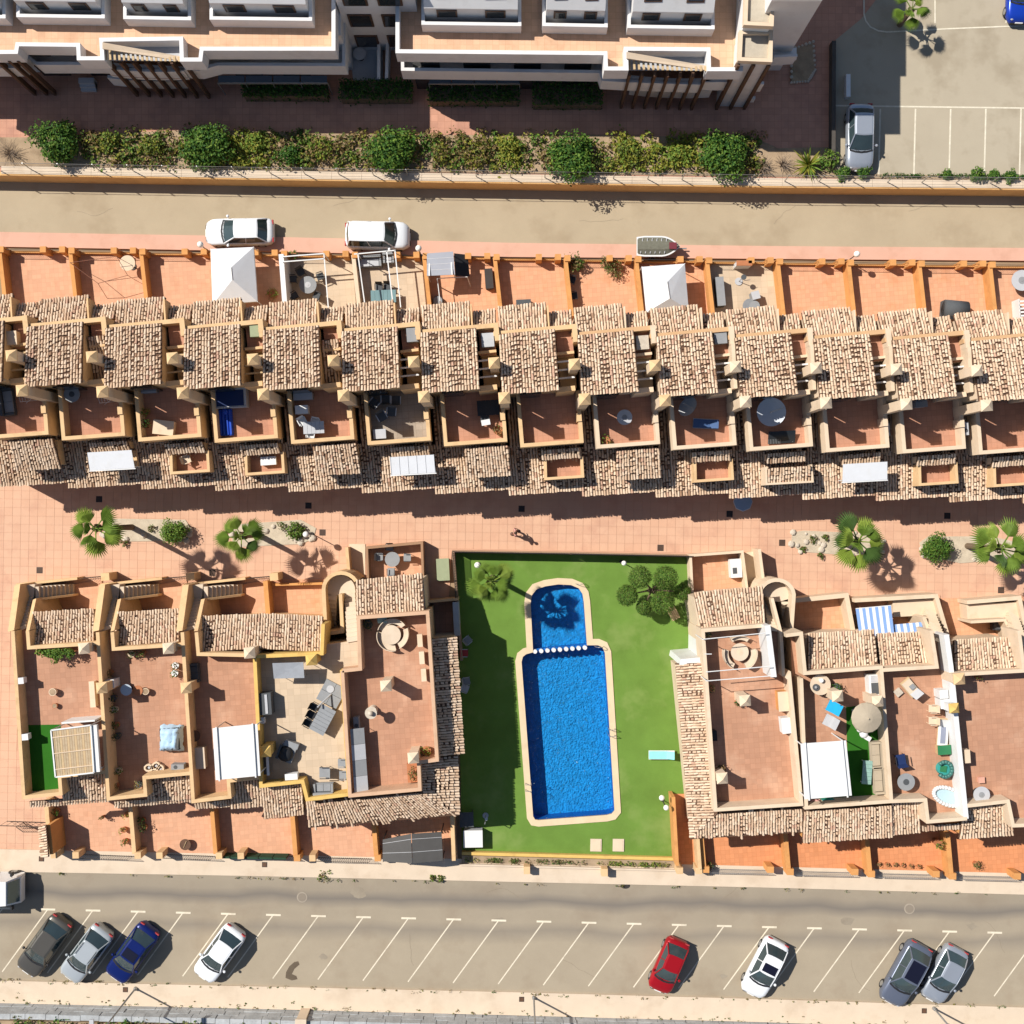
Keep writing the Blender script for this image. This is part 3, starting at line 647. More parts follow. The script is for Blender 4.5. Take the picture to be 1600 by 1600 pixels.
    for a, bb in ((782, 838), (848, 868)):
        gate.wall(P(.9, (a, 402), (bb, 402.5)), .12, -.05, .35, m=1)
        for z in (.5, 1.05): gate.tube(u(a, 402, z), u(bb, 402.5, z), .018, 5)
        for i in range(int((bb - a) / 3.4)): gate.tube(u(a + i * 3.4, 402.2, .3), u(a + i * 3.4, 402.2, 1.08), .011, 4)
    gate.build('railing', [IRON, ORNG], t)

# ================================================================ lower rows of terrace houses round the pool
ZF, ZP = 4.9, 5.8
def q3(pts): return [W(*p) for p in pts]
def steps(parent, pts, n, wd, mat=None):      # pts: (x,y,z) at bottom and top of a flight
    a, b = W(*pts[0]), W(*pts[1]); d = (b - a); rot = math.degrees(math.atan2(d.y, d.x)); ln = d.xy.length / n
    for i in range(n):
        c = a.lerp(b, (i + .5) / n); z = a.z + (b.z - a.z) * (i + 1) / n
        MB().box(c, (ln + .05, wd), max(-.02, z - .9), z, rot).build('step', mat or KERB, parent)
HC = [0]
def zfl(x): return 4.8 if x < 165 else 4.3 if x < 298 else 4.6 if x < 403 else 4.8 if x < 540 else 4.4 if x < 720 else 4.6 if x < 1240 else 4.5 if x < 1383 else 4.5 if x < 1490 else 4.6
def lhouse(label, terr, paras, fm, pm, wm, north=[], south=[], chim=[], patio=None, pw=.22):
    c = sum(L(terr, ZP), Vector((0, 0))) / len(terr)
    t = thing('terrace_house', label, 'house', (c.x, c.y, 0))
    HC[0] += 1; ZPk = ZP + .012 * (HC[0] % 7)
    fp = L(terr, ZP); zf = zfl(sum(p[0] for p in terr) / len(terr))
    MB().prism(fp, -.05, zf - .02).build('wall', wm, t)
    MB().prism(fp, zf - .02, zf).build('terrace_floor', fm, t)
    for p in paras:
        MB().wall(L(p, ZP), pw, 3.6, ZPk).build('parapet', pm, t)
    for i, qd in enumerate(north + south): tiles(t, *q3(qd[:4]), clip=(L([(x, y) for x, y in qd[4]], (qd[0][2] + qd[2][2]) / 2) if len(qd) > 4 else None), pale=.96)
    for x, y, cm in chim: chimney(t, W(x, y, ZF + 1.9), .68, 3.9, ZF + 1.9, cm, cm)
    return t
def zq(a, b, c, d, z0=4.35, z1=5.15): return [(*a, z0), (*b, z0), (*c, z1), (*d, z1)]
def under(t, quad, wm, z1=4.1, z0=-.05):       # wall below an eave
    a, b, c, d = q3(quad); MB().prism([a.lerp(d, .12).xy, b.lerp(c, .12).xy, c.xy, d.xy], z0, z1).build('wall', wm, t)

def stair_left(t, dx, wm):
    def s(pts): return [(x + dx, y) for x, y in pts]
    steps(t, [(116 + dx, 921, .1), (56 + dx, 926, 2.45)], 9, .78)
    MB().prism(L(s([(30, 915), (54, 913), (52, 934), (28, 937)]), 2.5), 1.4, 2.46).build('landing', KERB, t)
    steps(t, [(43 + dx, 936, 2.45), (33 + dx, 984, 4.9)], 10, .72)
    MB().wall([W(27 + dx, 914, 3.3).xy, W(17 + dx, 986, 5.8).xy], .40, -.05, 3.3, z1b=5.79).build('stair_wall', STUC, t)
    MB().wall([W(54 + dx, 936, 3.2).xy, W(43 + dx, 986, 5.8).xy], .24, -.05, 3.2, z1b=5.785).build('stair_wall', STUC, t)
    MB().wall([W(56 + dx, 937, 2.9).xy, W(114 + dx, 930, 1.0).xy], .14, -.05, 2.9, z1b=1.0).build('stair_wall', STUC, t)
    MB().wall(L(s([(24, 914), (120, 904)]), 1.3), .16, -.05, 1.25).build('garden_wall', STUC, t)
    MB().box(W(166 + dx, 901, 1.3), (.55, .5), -.05, 1.5, RA).build('gate_post', STUC, t)
    r = MB(); a, b = W(122 + dx, 904, 1), W(160 + dx, 901, 1)
    for z in (.3, 1.1): r.tube((a.x, a.y, z), (b.x, b.y, z), .02)
    for i in range(11): q = a.lerp(b, i / 10); r.tube((q.x, q.y, .1), (q.x, q.y, 1.1), .012, 4)
    r.build('gate', IRON, t)
    MB().prism(L(s([(52, 925), (160, 905), (160, 975), (48, 975)])), -.05, .09).build('patio_floor', GARD, t)
for i, dx in enumerate((0, 132.5, 263)):
    def s(p): return [(x + dx, y + (2 if i else 0)) for x, y in p]
    right = (i == 2)
    terr = s([(20, 986), (37, 1246), (95, 1240), (93, 1213), (166, 1206), (154, 1005), (45, 1012), (43, 986)])
    if right: terr = [(285, 988), (302, 1252), (359, 1245), (357, 1220), (406, 1215), (397, 1024), (310, 1022), (307, 988)]
    par = [terr[0:5] if not right else terr[0:4] + [(406, 1215)], [terr[7], terr[6], terr[5]]]
    nq = zq((148 + dx, 952), (50 + dx, 958), (44 + dx, 1010), (148 + dx, 1003)) if i < 2 else zq((412, 960), (316, 964), (311, 1019), (409, 1013))
    sq = zq((98 + dx, 1252), (167 + dx, 1246), (165 + dx, 1207), (94 + dx, 1213), 4.4, 5.0) if not right else zq((361, 1262), (411, 1258), (408, 1216), (357, 1221), 4.4, 5.0)
    eq = zq((46 + dx, 1260), (172 + dx, 1250), (170 + dx, 1243), (46 + dx, 1252), 4.2, 4.45) if not right else zq((305, 1262), (361, 1258), (360, 1249), (303, 1255), 4.2, 4.4)
    t = lhouse(['leftmost terrace house with a green turf patch and reed pergola on its roof', 'second terrace house from the left with a pink tiled roof terrace and blue sheet', 'third terrace house from the left with a white canopy on its roof'][i], terr, par, TERR2, STUC, STUC, [nq], [sq, eq],
               [(128 + dx, 1014, CREAM), (156 + dx, 1076, STUC)] if not right else [(388, 1021, CREAM)])
    under(t, nq, STUC); under(t, sq, STUC, 4.3); stair_left(t, dx, STUC)
    # garden to the street
    gx = [72, 203, 330][i]; gx2 = [203, 330, 456][i]
    MB().prism(L([(gx, 1235), (gx2, 1235), (gx2 + 8, 1338), (gx + 10, 1334)]), -.05, .1).build('garden_floor', GARD, t)
    MB().wall(L([(gx, 1250), (gx + 7, 1334)], 1.1), .27, -.05, 1.15).build('garden_wall', STUC if i < 2 else ORNG, t)
    for px_ in (gx + 12, gx + 46): MB().box(W(px_, 1336 + px_ * .004, 1.3), (.42, .42), -.05, 1.3, 2).build('gate_post', STUC, t)
    r = MB(); a, b = W(gx + 50, 1337, .5), W(gx2 + 2, 1340, .5)
    for z in (.25, 1.0): r.tube((a.x, a.y, z), (b.x, b.y, z), .02)
    for q in range(24): qq = a.lerp(b, q / 23); r.tube((qq.x, qq.y, .1), (qq.x, qq.y, 1.02), .012, 4)
    r.build('railing', IRON, t)
    if i == 0:
        MB().prism(L([(40, 1133), (95, 1132), (98, 1240), (46, 1245)], 4.81), 4.801, 4.812).build('turf', TURF, t)
        tt = MB()
        wl_ = thing('tiled_wall', 'tall orange wall with clay tile top at the street corner of the left garden', 'wall', W(78, 1310))
        MB().wall(L([(74, 1290), (79, 1336)], 2.3), .24, -.05, 2.15).build('wall', ORNG, wl_)
        tiles(wl_, W(62, 1292, 2.1), W(66, 1340, 2.1), W(76, 1339, 2.4), W(72, 1289, 2.4), name='coping_tiles')
# ----- L4 with beige floor and yellow parapets
nq = zq((505, 964), (412, 960), (409, 1014), (503, 1019))
s1 = zq((413, 1277), (476, 1271), (472, 1224), (408, 1230), 4.35, 5.0)
t = lhouse('terrace house with beige roof terrace, yellow parapets and grey garden furniture', [(398, 1026), (408, 1228), (473, 1221), (480, 1249), (546, 1241), (534, 1047), (562, 1043), (560, 1003), (505, 1010), (503, 1024)],
           [[(398, 1026), (408, 1228), (473, 1221), (480, 1249), (546, 1241), (534, 1047)], [(398, 1026), (503, 1021), (505, 975)]], BEIGE, YELO, STUC, [nq], [s1], [(485, 1032, YELO), (413, 1176, YELO)])
under(t, nq, STUC); under(t, s1, STUC, 4.3)
MB().prism(L([(420, 905), (508, 905), (512, 975), (416, 975)]), -.05, .09).build('patio_floor', GARD2, t)
MB().wall(L([(415, 908), (420, 968)], 1.2), .3, -.05, 1.3).build('garden_wall', ORNG, t); MB().wall(L([(425, 914), (503, 912)], .9), .15, -.05, .8).build('garden_wall', ORNG, t)
arc = [(509 + 0, 985)] + [(533 + 27 * math.cos(a), 920 - 25 * math.sin(a)) for a in [R(180 - 15 * i) for i in range(11)]]
MB().wall(L(arc, 3.3), .24, -.05, 3.4).build('stair_wall', STUC, t)
MB().prism(L([(531 + 24 * math.cos(a), 922 - 23 * math.sin(a)) for a in [R(180 - 15 * i) for i in range(13)]] + [(556, 930), (508, 930)], 2.5), 1.2, 2.5).build('landing', KERB, t)
steps(t, [(519, 985, .1), (519, 930, 2.5)], 9, .62); steps(t, [(547, 928, 2.5), (551, 1002, 4.9)], 11, .70)
MB().wall(L([(533, 928), (536, 986), (508, 990)], 3.3), .22, -.05, 3.6).build('stair_wall', STUC, t)
MB().prism(L([(458, 1240), (584, 1240), (592, 1346), (466, 1342)]), -.05, .1).build('garden_floor', GARD, t)
for gx in (456, 582):
    MB().wall(L([(gx, 1262), (gx + 6, 1338)], 1.1), .3, -.05, 1.15).build('garden_wall', ORNG, t)
    MB().box(W(gx + 8, 1341, 1.2), (.42, .42), -.05, 1.2, 2).build('gate_post', ORNG, t)
MB().box(W(488, 1341, 1.2), (.42, .42), -.05, 1.2, 2).build('gate_post', STUC, t)
r = MB(); a, b = W(495, 1342, .5), W(578, 1344, .5)
for z in (.25, 1.0): r.tube((a.x, a.y, z), (b.x, b.y, z), .02)
for q in range(26): qq = a.lerp(b, q / 25); r.tube((qq.x, qq.y, .1), (qq.x, qq.y, 1.02), .012, 4)
r.build('railing', IRON, t)
# ----- L5 by the pool
nq = zq((660, 897), (556, 908), (557, 963), (663, 954), 4.4, 5.2)
so = [(482, 1296, 4.3), (716, 1276, 4.3), (660, 1234, 5.05), (478, 1250, 5.05), [(482, 1296), (716, 1276), (659, 1236), (478, 1251)]]
e1 = zq((712, 995), (724, 1178), (683, 1182), (669, 998), 4.35, 5.05)
e2 = [(714, 1180, 4.3), (717, 1277, 4.3), (655, 1277, 5.1), (652, 1186, 5.1), [(655, 1187), (714, 1181), (717, 1277), (658, 1236)]]
t = lhouse('terrace house left of the pool with round sofa and hip-tiled corner roof', [(535, 1048), (547, 1243), (656, 1233), (654, 1191), (683, 1187), (668, 957), (560, 965), (563, 1045)],
           [[(535, 1048), (547, 1243), (656, 1233), (654, 1191), (683, 1187), (668, 957), (560, 965), (563, 1045), (535, 1048)]], TERR2, M('stucco_rose', (.58, .37, .235), .1, .9, .9, bump=.3, stain=((.4, .24, .14), 1.2, .35)), STUC, [nq], [so, e1, e2], [(602, 1073, CREAM), (645, 1186, CREAM)])
under(t, nq, CREAM)
MB().prism(L([(672, 1000), (708, 998), (716, 1180), (684, 1184)], 4.0), -.05, 4.2).build('wall', CREAM, t)
MB().prism(L([(490, 1285), (704, 1266), (706, 1186), (640, 1190), (640, 1236), (485, 1252)], 4.0), -.05, 4.15).build('wall', STUC, t)
MB().prism(L([(572, 850), (662, 848), (668, 965), (570, 965)]), -.05, .09).build('patio_floor', GARD, t)
MB().wall(L([(575, 915), (573, 856), (659, 848), (661, 912)], 1.2), .16, -.05, 1.2).build('garden_wall', M('wall_rust', (.33, .19, .11), .15, 1, .9), t)
MB().wall(L([(542, 855), (545, 890)], 1.0), .2, -.05, 1.1).build('garden_wall', STUC, t)
MB().prism(L([(546, 850), (571, 850), (571, 960), (550, 960)]), -.05, .11).build('path', CREAM, t)
MB().prism(L([(668, 938), (716, 934), (720, 1000), (672, 1000)]), -.05, .1).build('side_yard', PAVE, t)
MB().wall(L([(670, 940), (716, 936)], 1.4), .16, -.05, 1.5).build('yard_wall', STUC, t)
MB().prism(L([(588, 1250), (711, 1245), (716, 1346), (594, 1345)]), -.05, .1).build('garden_floor', GARD2, t)
MB().wall(L([(706, 1270), (709, 1345)], 1.6), .25, -.05, 1.6).build('garden_wall', STUC, t)
# ----- R1 right of the pool
nq = zq((1192, 917), (1084, 927), (1096, 983), (1196, 975), 4.4, 5.2)
we = [(1057, 1038, 4.3), (1080, 1313, 4.3), (1119, 1313, 5.05), (1097, 1035, 5.05), [(1057, 1038), (1080, 1313), (1119, 1268), (1097, 1035)]]
so = [(1080, 1314, 4.3), (1254, 1303, 4.3), (1254, 1258, 5.05), (1080, 1268, 5.05), [(1080, 1314), (1254, 1303), (1254, 1259), (1119, 1268)]]
t = lhouse('terrace house right of the pool with half-moon sofas and cream parapets', [(1098, 985), (1118, 1265), (1252, 1256), (1233, 1055), (1228, 980)],
           [[(1228, 1060), (1233, 1055), (1252, 1256), (1118, 1265), (1098, 985), (1197, 977)]], TERR2, CREAM, CREAM, [nq], [we, so], [(1166, 1096, CREAM), (1130, 1218, CREAM)])
under(t, nq, CREAM)
MB().prism(L([(1062, 1045), (1098, 1040), (1116, 1262), (1250, 1254), (1250, 1292), (1088, 1302)], 4.0), -.05, 4.15).build('wall', CREAM, t)
MB().wall(L([(1199, 977), (1209, 1058)], 6.7), .34, ZF - .4, 6.75).build('screen_wall', WHITE, t)
MB().prism(L([(1096, 984), (1099, 984), (1100, 1036), (1095, 1036)], 4.9), -.05, 4.9).build('side_wall', WHITE, t)
MB().prism(L([(1064, 1030), (1097, 1027), (1097, 1037), (1062, 1039)], 4.6), -.05, 4.6).build('side_wall', WHITE, t)
MB().prism(L([(1080, 866), (1170, 862), (1175, 990), (1085, 990)]), -.05, .09).build('patio_floor', GARD2, t)
MB().wall(L([(1082, 930), (1079, 868), (1160, 862), (1168, 925)], 1.2), .17, -.05, 1.2).build('garden_wall', CREAM, t)
MB().prism(L([(1160, 864), (1188, 860), (1196, 960), (1170, 960)]), -.05, .1).build('path', CREAM, t)
MB().wall(L([(1186, 858), (1192, 905)], 1.6), .2, -.05, 1.7).build('garden_wall', CREAM, t)
arc = [(1213 + 27 * math.cos(a), 931 - 25 * math.sin(a)) for a in [R(170 - 15 * i) for i in range(12)]] + [(1236, 985)]
MB().wall(L(arc, 3.3), .24, -.05, 3.4).build('stair_wall', CREAM, t)
MB().prism(L([(1214 + 24 * math.cos(a), 933 - 23 * math.sin(a)) for a in [R(180 - 15 * i) for i in range(13)]] + [(1238, 940), (1191, 940)], 2.5), 1.2, 2.5).build('landing', KERB, t)
steps(t, [(1228, 985, .1), (1227, 938, 2.5)], 9, .62); steps(t, [(1201, 936, 2.5), (1207, 985, 4.9)], 11, .66)
MB().wall(L([(1210, 936), (1221, 990), (1222, 1055)], 5.2), .2, -.05, 4.6, z1b=5.6).build('stair_wall', CREAM, t)
# ----- R2, R3, R4
nq = zq((1366, 985), (1262, 991), (1262, 1046), (1372, 1041)); s1 = zq((1254, 1315), (1395, 1306), (1394, 1258), (1256, 1267), 4.3, 5.05)
t = lhouse('terrace house with white canopy, taupe parasol and green turf on its roof', [(1243, 990), (1246, 1055), (1257, 1262), (1393, 1252), (1378, 1043), (1256, 1052), (1254, 990)],
           [[(1252, 1060), (1260, 1262), (1393, 1252), (1377, 1043), (1258, 1052), (1252, 990), (1228, 993)]], TERR2, CREAM, CREAM, [nq], [s1], [(1311, 1089, CREAM), (1374, 1097, CREAM)])
under(t, nq, CREAM); under(t, s1, ORNG, 4.2)
MB().prism(L([(1322, 1105), (1378, 1098), (1390, 1250), (1268, 1258), (1258, 1225), (1325, 1220)], 4.51), 4.501, 4.512).build('turf', TURF, t)
MB().prism(L([(1238, 935), (1326, 930), (1335, 1000), (1240, 1000)]), -.05, .09).build('patio_floor', GARD2, t)
MB().wall(L([(1242, 938), (1322, 930), (1333, 990)], 1.3), .3, -.05, 1.4).build('garden_wall', CREAM, t)
nq = zq((1450, 988), (1370, 991), (1374, 1044), (1459, 1040), 4.0, 4.7); s1 = zq((1394, 1303), (1438, 1299), (1436, 1250), (1392, 1254), 4.2, 4.9)
e1 = zq((1440, 1297), (1512, 1292), (1512, 1285), (1440, 1290), 4.2, 4.4)
t = lhouse('terrace house with paddling boards and sun loungers along its white right wall', [(1379, 1047), (1394, 1252), (1446, 1250), (1450, 1284), (1511, 1279), (1486, 1000), (1466, 1000), (1466, 1042)],
           [[(1394, 1252), (1446, 1250), (1450, 1284), (1511, 1279)], [(1379, 1047), (1464, 1042), (1455, 985)]], TERR2, CREAM, CREAM, [nq], [s1, e1], [])
under(t, nq, CREAM); under(t, s1, ORNG, 4.1)
MB().wall(L([(1480, 992), (1487, 1042), (1511, 1280)], ZP + .1), .30, 3.6, ZP).build('parapet', WHITE, t)
chimney(t, W(1502, 1062, 6.9), .7, 3.9, 6.9, CREAM, STUC); chimney(t, W(1494, 1108, 6.9), .6, 3.9, 6.9, WHITE, YELO)
MB().prism(L([(1338, 935), (1468, 930), (1480, 1010), (1345, 1010)]), -.05, .09).build('patio_floor', GARD, t)
MB().prism(L([(1395, 938), (1466, 936), (1478, 1000), (1452, 1000), (1440, 962), (1396, 964)], 1.2), -.05, 1.2).build('stair_block', CREAM, t)
steps(t, [(1452, 955, 1.2), (1470, 1004, 4.9)], 12, .8, CREAM)
MB().wall(L([(1335, 938), (1462, 931), (1472, 965), (1482, 1000)], 1.6), .26, -.05, 1.7).build('garden_wall', CREAM, t)
MB().wall(L([(1440, 963), (1458, 1010)], 2.6), .22, -.05, 3.0).build('stair_wall', CREAM, t)
nq = zq((1590, 996), (1490, 1001), (1492, 1053), (1598, 1047)); s1 = zq((1499, 1309), (1584, 1303), (1580, 1256), (1506, 1261), 4.3, 5.0)
t = lhouse('rightmost terrace house with empty pink roof terrace cut by the picture edge', [(1489, 1000), (1510, 1258), (1575, 1252), (1583, 1290), (1720, 1285), (1690, 1040), (1600, 1046), (1498, 1054)],
           [[(1512, 1259), (1575, 1252), (1583, 1290), (1720, 1285)], [(1492, 1054), (1600, 1048), (1592, 985)]], TERR2, CREAM, CREAM, [nq], [s1], [])
under(t, nq, CREAM); under(t, s1, ORNG, 4.2)
MB().prism(L([(1470, 935), (1640, 930), (1650, 1010), (1478, 1010)]), -.05, .09).build('patio_floor', GARD2, t)
MB().prism(L([(1510, 945), (1594, 940), (1606, 1010), (1578, 1010), (1568, 968), (1512, 970)], 1.2), -.05, 1.2).build('stair_block', CREAM, t)
steps(t, [(1582, 960, 1.2), (1598, 1008, 4.9)], 12, .8, CREAM)
MB().wall(L([(1510, 941), (1592, 934), (1606, 1000)], 1.5), .26, -.05, 1.6).build('garden_wall', CREAM, t)
MB().wall(L([(1513, 971), (1566, 968), (1583, 1005)], 1.8), .18, -.05, 2.2).build('stair_wall', CREAM, t)
# gardens on the street side of the right block
for i, (x0, x1, lab) in enumerate(((1096, 1228, 'first'), (1228, 1355, 'second'), (1355, 1482, 'third'), (1482, 1610, 'fourth'))):
    t = thing('street_garden', f'walled orange tiled garden by the lower road, {lab} right of the pool', 'garden', W((x0 + x1) / 2, 1330))
    dy = (x0 - 1096) * .027
    MB().prism(L([(x0 - 8, 1240 + dy), (x1 - 8, 1240 + dy), (x1 + 6, 1362 + dy), (x0 + 4, 1358 + dy)]), -.05, .1).build('garden_floor', GARD3, t)
    MB().wall(L([(x0 - 2, 1290 + dy), (x0 + 4, 1356 + dy)], 1.1), .3, -.05, 1.15).build('garden_wall', ORNG, t)
    for px_ in (x0 + 7, x0 + 108): MB().box(W(px_, 1359 + dy, 1.2), (.45, .42), -.05, 1.2, -1).build('gate_post', ORNG, t)
    r = MB(); a, b = W(x0 + 14, 1360 + dy, .5), W(x0 + 102, 1362 + dy, .5)
    for z in (.25, 1.0): r.tube((a.x, a.y, z), (b.x, b.y, z), .02)
    for q in range(30): qq = a.lerp(b, q / 29); r.tube((qq.x, qq.y, .1), (qq.x, qq.y, 1.02), .012, 4)
    r.build('gate', STEEL, t)
t = thing('side_passage', 'narrow orange walled passage between the pool lawn and right garden', 'wall', W(1072, 1300))
MB().prism(L([(1052, 1240), (1092, 1240), (1098, 1358), (1058, 1354)]), -.05, .1).build('passage_floor', GARD3, t)
MB().wall(L([(1052, 1245), (1058, 1352)], 1.5), .22, -.05, 1.6).build('wall', ORNG, t)
MB().wall(L([(1090, 1305), (1094, 1358)], 1.5), .22, -.05, 1.5).build('wall', STUC, t)
for x in (1062, 1092): MB().box(W(x, 1360, 1.2), (.42, .42), -.05, 1.3, 0).build('gate_post', STUC, t)
# ================================================================ white apartment block at the top
def block(label, outline, bal, bays, posts, recess, cx):
    t = thing('apartment_block', label, 'building', W(cx, 60, UZ))
    fp = L(outline, 7.6)
    inner = [Vector((p.x, p.y)) for p in fp]
    yb = W(0, -160, 7.6).y
    low = L(bal, 5.2)
    MB().prism(low + [Vector((low[-1].x, yb)), Vector((low[0].x, yb))], 3.9, 4.2).build('balcony_slab', PALEW, t)
    back = [p + Vector((0, 1.3)) for p in low]
    MB().prism(back + [Vector((back[-1].x, yb)), Vector((back[0].x, yb))], UZ - .1, 6.4).build('wall', PALEW, t)
    MB().wall(low, .2, 3.9, 5.2).build('balcony_parapet', PALEW, t)
    flo = MB().prism([p + Vector((0, -.02)) for p in back[:1]] + low + [back[-1]], 4.2, 4.21) if False else None
    MB().prism(inner + [Vector((inner[-1].x, yb)), Vector((inner[0].x, yb))], 6.38, 6.68).build('terrace_slab', PALEW, t)
    MB().prism(inner + [Vector((inner[-1].x, yb)), Vector((inner[0].x, yb))], 6.68, 6.70).build('terrace_floor', UPT, t)
    MB().wall(fp, .24, 6.35, 7.6).build('parapet', PALEW, t)
    for (x0, x1, y0) in bays:
        P = L([(x0, -140), (x0, y0), (x1, y0 + 2), (x1, -140)], 7.7)
        MB().wall(P, .2, 6.7, 7.7).build('bay_parapet', PALEW, t)
        a, b = P[1] + Vector((.12, .5)), P[2] + Vector((-.12, .5)); h = Vector((0, 9))
        z1, z2, bk = 8.55, 10.6, 2.1
        mb = MB(); s = Vector((0, bk))
        mb.add([(*a, 6.69), (*b, 6.69), (*b, z1), (*a, z1), (*(b + s), z2), (*(a + s), z2), (*(b + h), z2), (*(a + h), z2), (*(b + h), 6.69), (*(a + h), 6.69)],
               [[0, 1, 2, 3], [3, 2, 4, 5], [5, 4, 6, 7], [1, 8, 6, 4, 2], [9, 0, 3, 5, 7]])
        bw = mb.build('bay', PALEW, t)
        for fx in (.24, .76):
            c = a.lerp(b, fx); wd = (b - a).length * .11
            w1 = MB().box((c.x, c.y - .02), (2 * wd, .1), 7.55, 8.4); w1.build('window', BROWNG, bw)
            MB().box((c.x, c.y - .07), (2 * wd - .2, .04), 7.62, 8.33).build('pane', GLASS, bw)
            for zz, mat, dd, ex in ((8.95, BROWNG, .03, 0), (9.0, GLASS, .06, .1)):
                k0, k1 = (zz - z1) / (z2 - z1), (9.65 - (zz - 8.95) - z1) / (z2 - z1)
                MB().slab([(c.x - wd + ex, c.y + bk * k0 - .02, z1 + (z2 - z1) * k0 + dd), (c.x + wd - ex, c.y + bk * k0 - .02, z1 + (z2 - z1) * k0 + dd), (c.x + wd - ex, c.y + bk * k1 - .02, z1 + (z2 - z1) * k1 + dd), (c.x - wd + ex, c.y + bk * k1 - .02, z1 + (z2 - z1) * k1 + dd)], .05).build('skylight', mat, bw)
    for (tx, ty) in posts:
        p = W(tx, ty, 6.6); MB().box(p, (.16, .34), UZ - .05, 6.6, 0).build('post', WOOD, t)
    if recess:
        x0, x1, y0, y1 = recess
        MB().prism(L([(x0, y0 + 2), (x1, y0 + 2), (x1, y1), (x0, y1)], 7.0), 6.702, 6.72).build('recess_floor', LGREY, t)
        for i in range(17):                                                   # slatted pergola roof
            x = x0 + 4 + i * (x1 - x0 - 8) / 16; f = (x - x0) / (x1 - x0)
            MB().wall(L([(x, y0 + 13 + 14 * f), (x + 1, y1 + 1 + 3 * f)], 7.35), .13, 7.27, 7.35).build('slat', WOODP, t)
        MB().slab([W(x0, y0 + 4, 7.9), W(x1, y0 + 26, 7.3), W(x1, y0 + 33, 7.25), W(x0, y0 + 14, 7.75)], .1).build('pergola_beam', CREAM, t)
        cv = [(x0 + 4 + i * (x1 - x0) / 8, y1 + 8 + 10 * math.sin(math.pi * (.15 + .5 * i / 8))) for i in range(9)]
        MB().wall(L(cv, 5.2), .2, 3.9, 5.2).build('curved_balcony', PALEW, t); MB().wall(L([(x + 3, y + 14) for x, y in cv], 3.2), .2, 1.9, 3.1).build('curved_balcony', PALEW, t)
        MB().prism(L(cv + [(x1, y1 - 18), (x0, y1 - 18)], 5.2), 3.9, 4.2).build('curved_slab', PALEW, t)
        MB().prism(L([(x, y + 3) for x, y in cv] + [(x1, y1 - 18), (x0, y1 - 18)], 5.2), 4.2, 4.215).build('balcony_floor', TERR, t)
    # ground-floor doors
    n0 = int(abs(low[-1].x - low[0].x) / 3.2)
    for i in range(n0):
        x = min(low[0].x, low[-1].x) + 1.6 + i * 3.2
        yy_ = min(p.y for p in back)
        MB().box((x, yy_ - .03), (1.8, .1), UZ, 3.6).build('glass_door', GLASS, t); MB().box((x, yy_ - .03), (1.7, .1), 4.25, 6.2).build('glass_door', GLASS, t)
    return t
pl = [(167 + i * 20.2, 94 + i * .6) for i in range(7)]
block('white apartment block at top left with terracotta roof terrace and brown posts',
      [(-160, 82), (25, 81), (27, 69), (122, 70), (123, 91), (160, 91), (158, 62), (283, 60), (284, 93), (313, 93), (315, 76), (521, 76), (521, -160)],
      [(-150, 104), (30, 104), (38, 84), (57, 99), (150, 99), (310, 108), (340, 100), (537, 101), (537, -160)],
      [(-130, 6, 24), (28, 161, 24), (195, 296, 27), (330, 485, 28)], pl + [(-6, 92), (14, 92), (28, 92)], (160, 283, 62, 92), 260)
pr = [(984 + i * 19.8, 114 + i * .5) for i in range(7)]
block('white apartment block at top centre with terracotta roof terrace and pergola', [(621, -160), (621, 80), (946, 83), (947, 107), (979, 107), (978, 76), (1107, 77), (1108, 108), (1158, 108), (1165, -160)],
      [(626, -160), (629, 108), (938, 112), (942, 124), (975, 126), (1095, 130), (1100, 126), (1150, 126), (1150, -160)],
      [(661, 812, 36), (850, 947, 38), (983, 1114, 41)], pr, (979, 1106, 77, 107), 880)
# tower at the right end of the block
t = thing('stair_tower', 'pale tower with gravel roofs and a tall blank wall right of the apartment block', 'building', W(1210, 80, UZ))
MB().prism(L([(1158, 50), (1156, 92), (1204, 94), (1205, 50)], 8.6), UZ - .1, 8.3).build('wall', PALEW, t)
MB().prism(L([(1160, 52), (1159, 89), (1201, 91), (1202, 52)], 8.3), 8.3, 8.32).build('roof', SAND, t); MB().wall(L([(1158, 50), (1156, 92), (1204, 94), (1205, 50)], 8.6), .22, 8.2, 8.6, True).build('parapet', CREAM, t)
MB().prism(L([(1168, -60), (1165, 36), (1206, 38), (1210, -60)], 9.6), UZ - .1, 9.3).build('wall', PALEW, t)
MB().prism(L([(1170, -60), (1168, 33), (1203, 35), (1207, -60)], 9.3), 9.3, 9.32).build('roof', SAND, t); MB().wall(L([(1168, -60), (1165, 36), (1206, 38), (1210, -60)], 9.6), .22, 9.2, 9.6).build('parapet', CREAM, t)
MB().prism(L([(1206, 0), (1285, 0), (1285, -600), (1206, -600)], 11), UZ - .1, 11).build('wall', PALEW, t)
MB().prism(L([(1208, 69), (1250, 66), (1250, 84), (1208, 86)], 4.9), 3.9, 4.1).build('balcony_slab', PALEW, t); MB().wall(L([(1210, 88), (1246, 86)], 4.9), .16, 3.7, 4.9).build('balcony_parapet', PALEW, t)
MB().prism(L([(1280, -105), (1296, -105), (1296, -600), (1280, -600)], 11), UZ - .1, 10.98).build('rear_wall', PALEW, t)
for i in range(3):
    p = W(1154 + i * 24, 99, 8.2); MB().box(p, (.18, .34), UZ - .05, 8.2).build('post', WOOD, t)
for z0, z1 in ((3.8, 5.0), (2.0, 2.6)): MB().wall(L([(1150, 107), (1206, 109)], 7.0), .18, z0, z1).build('balcony_parapet', PALEW, t)
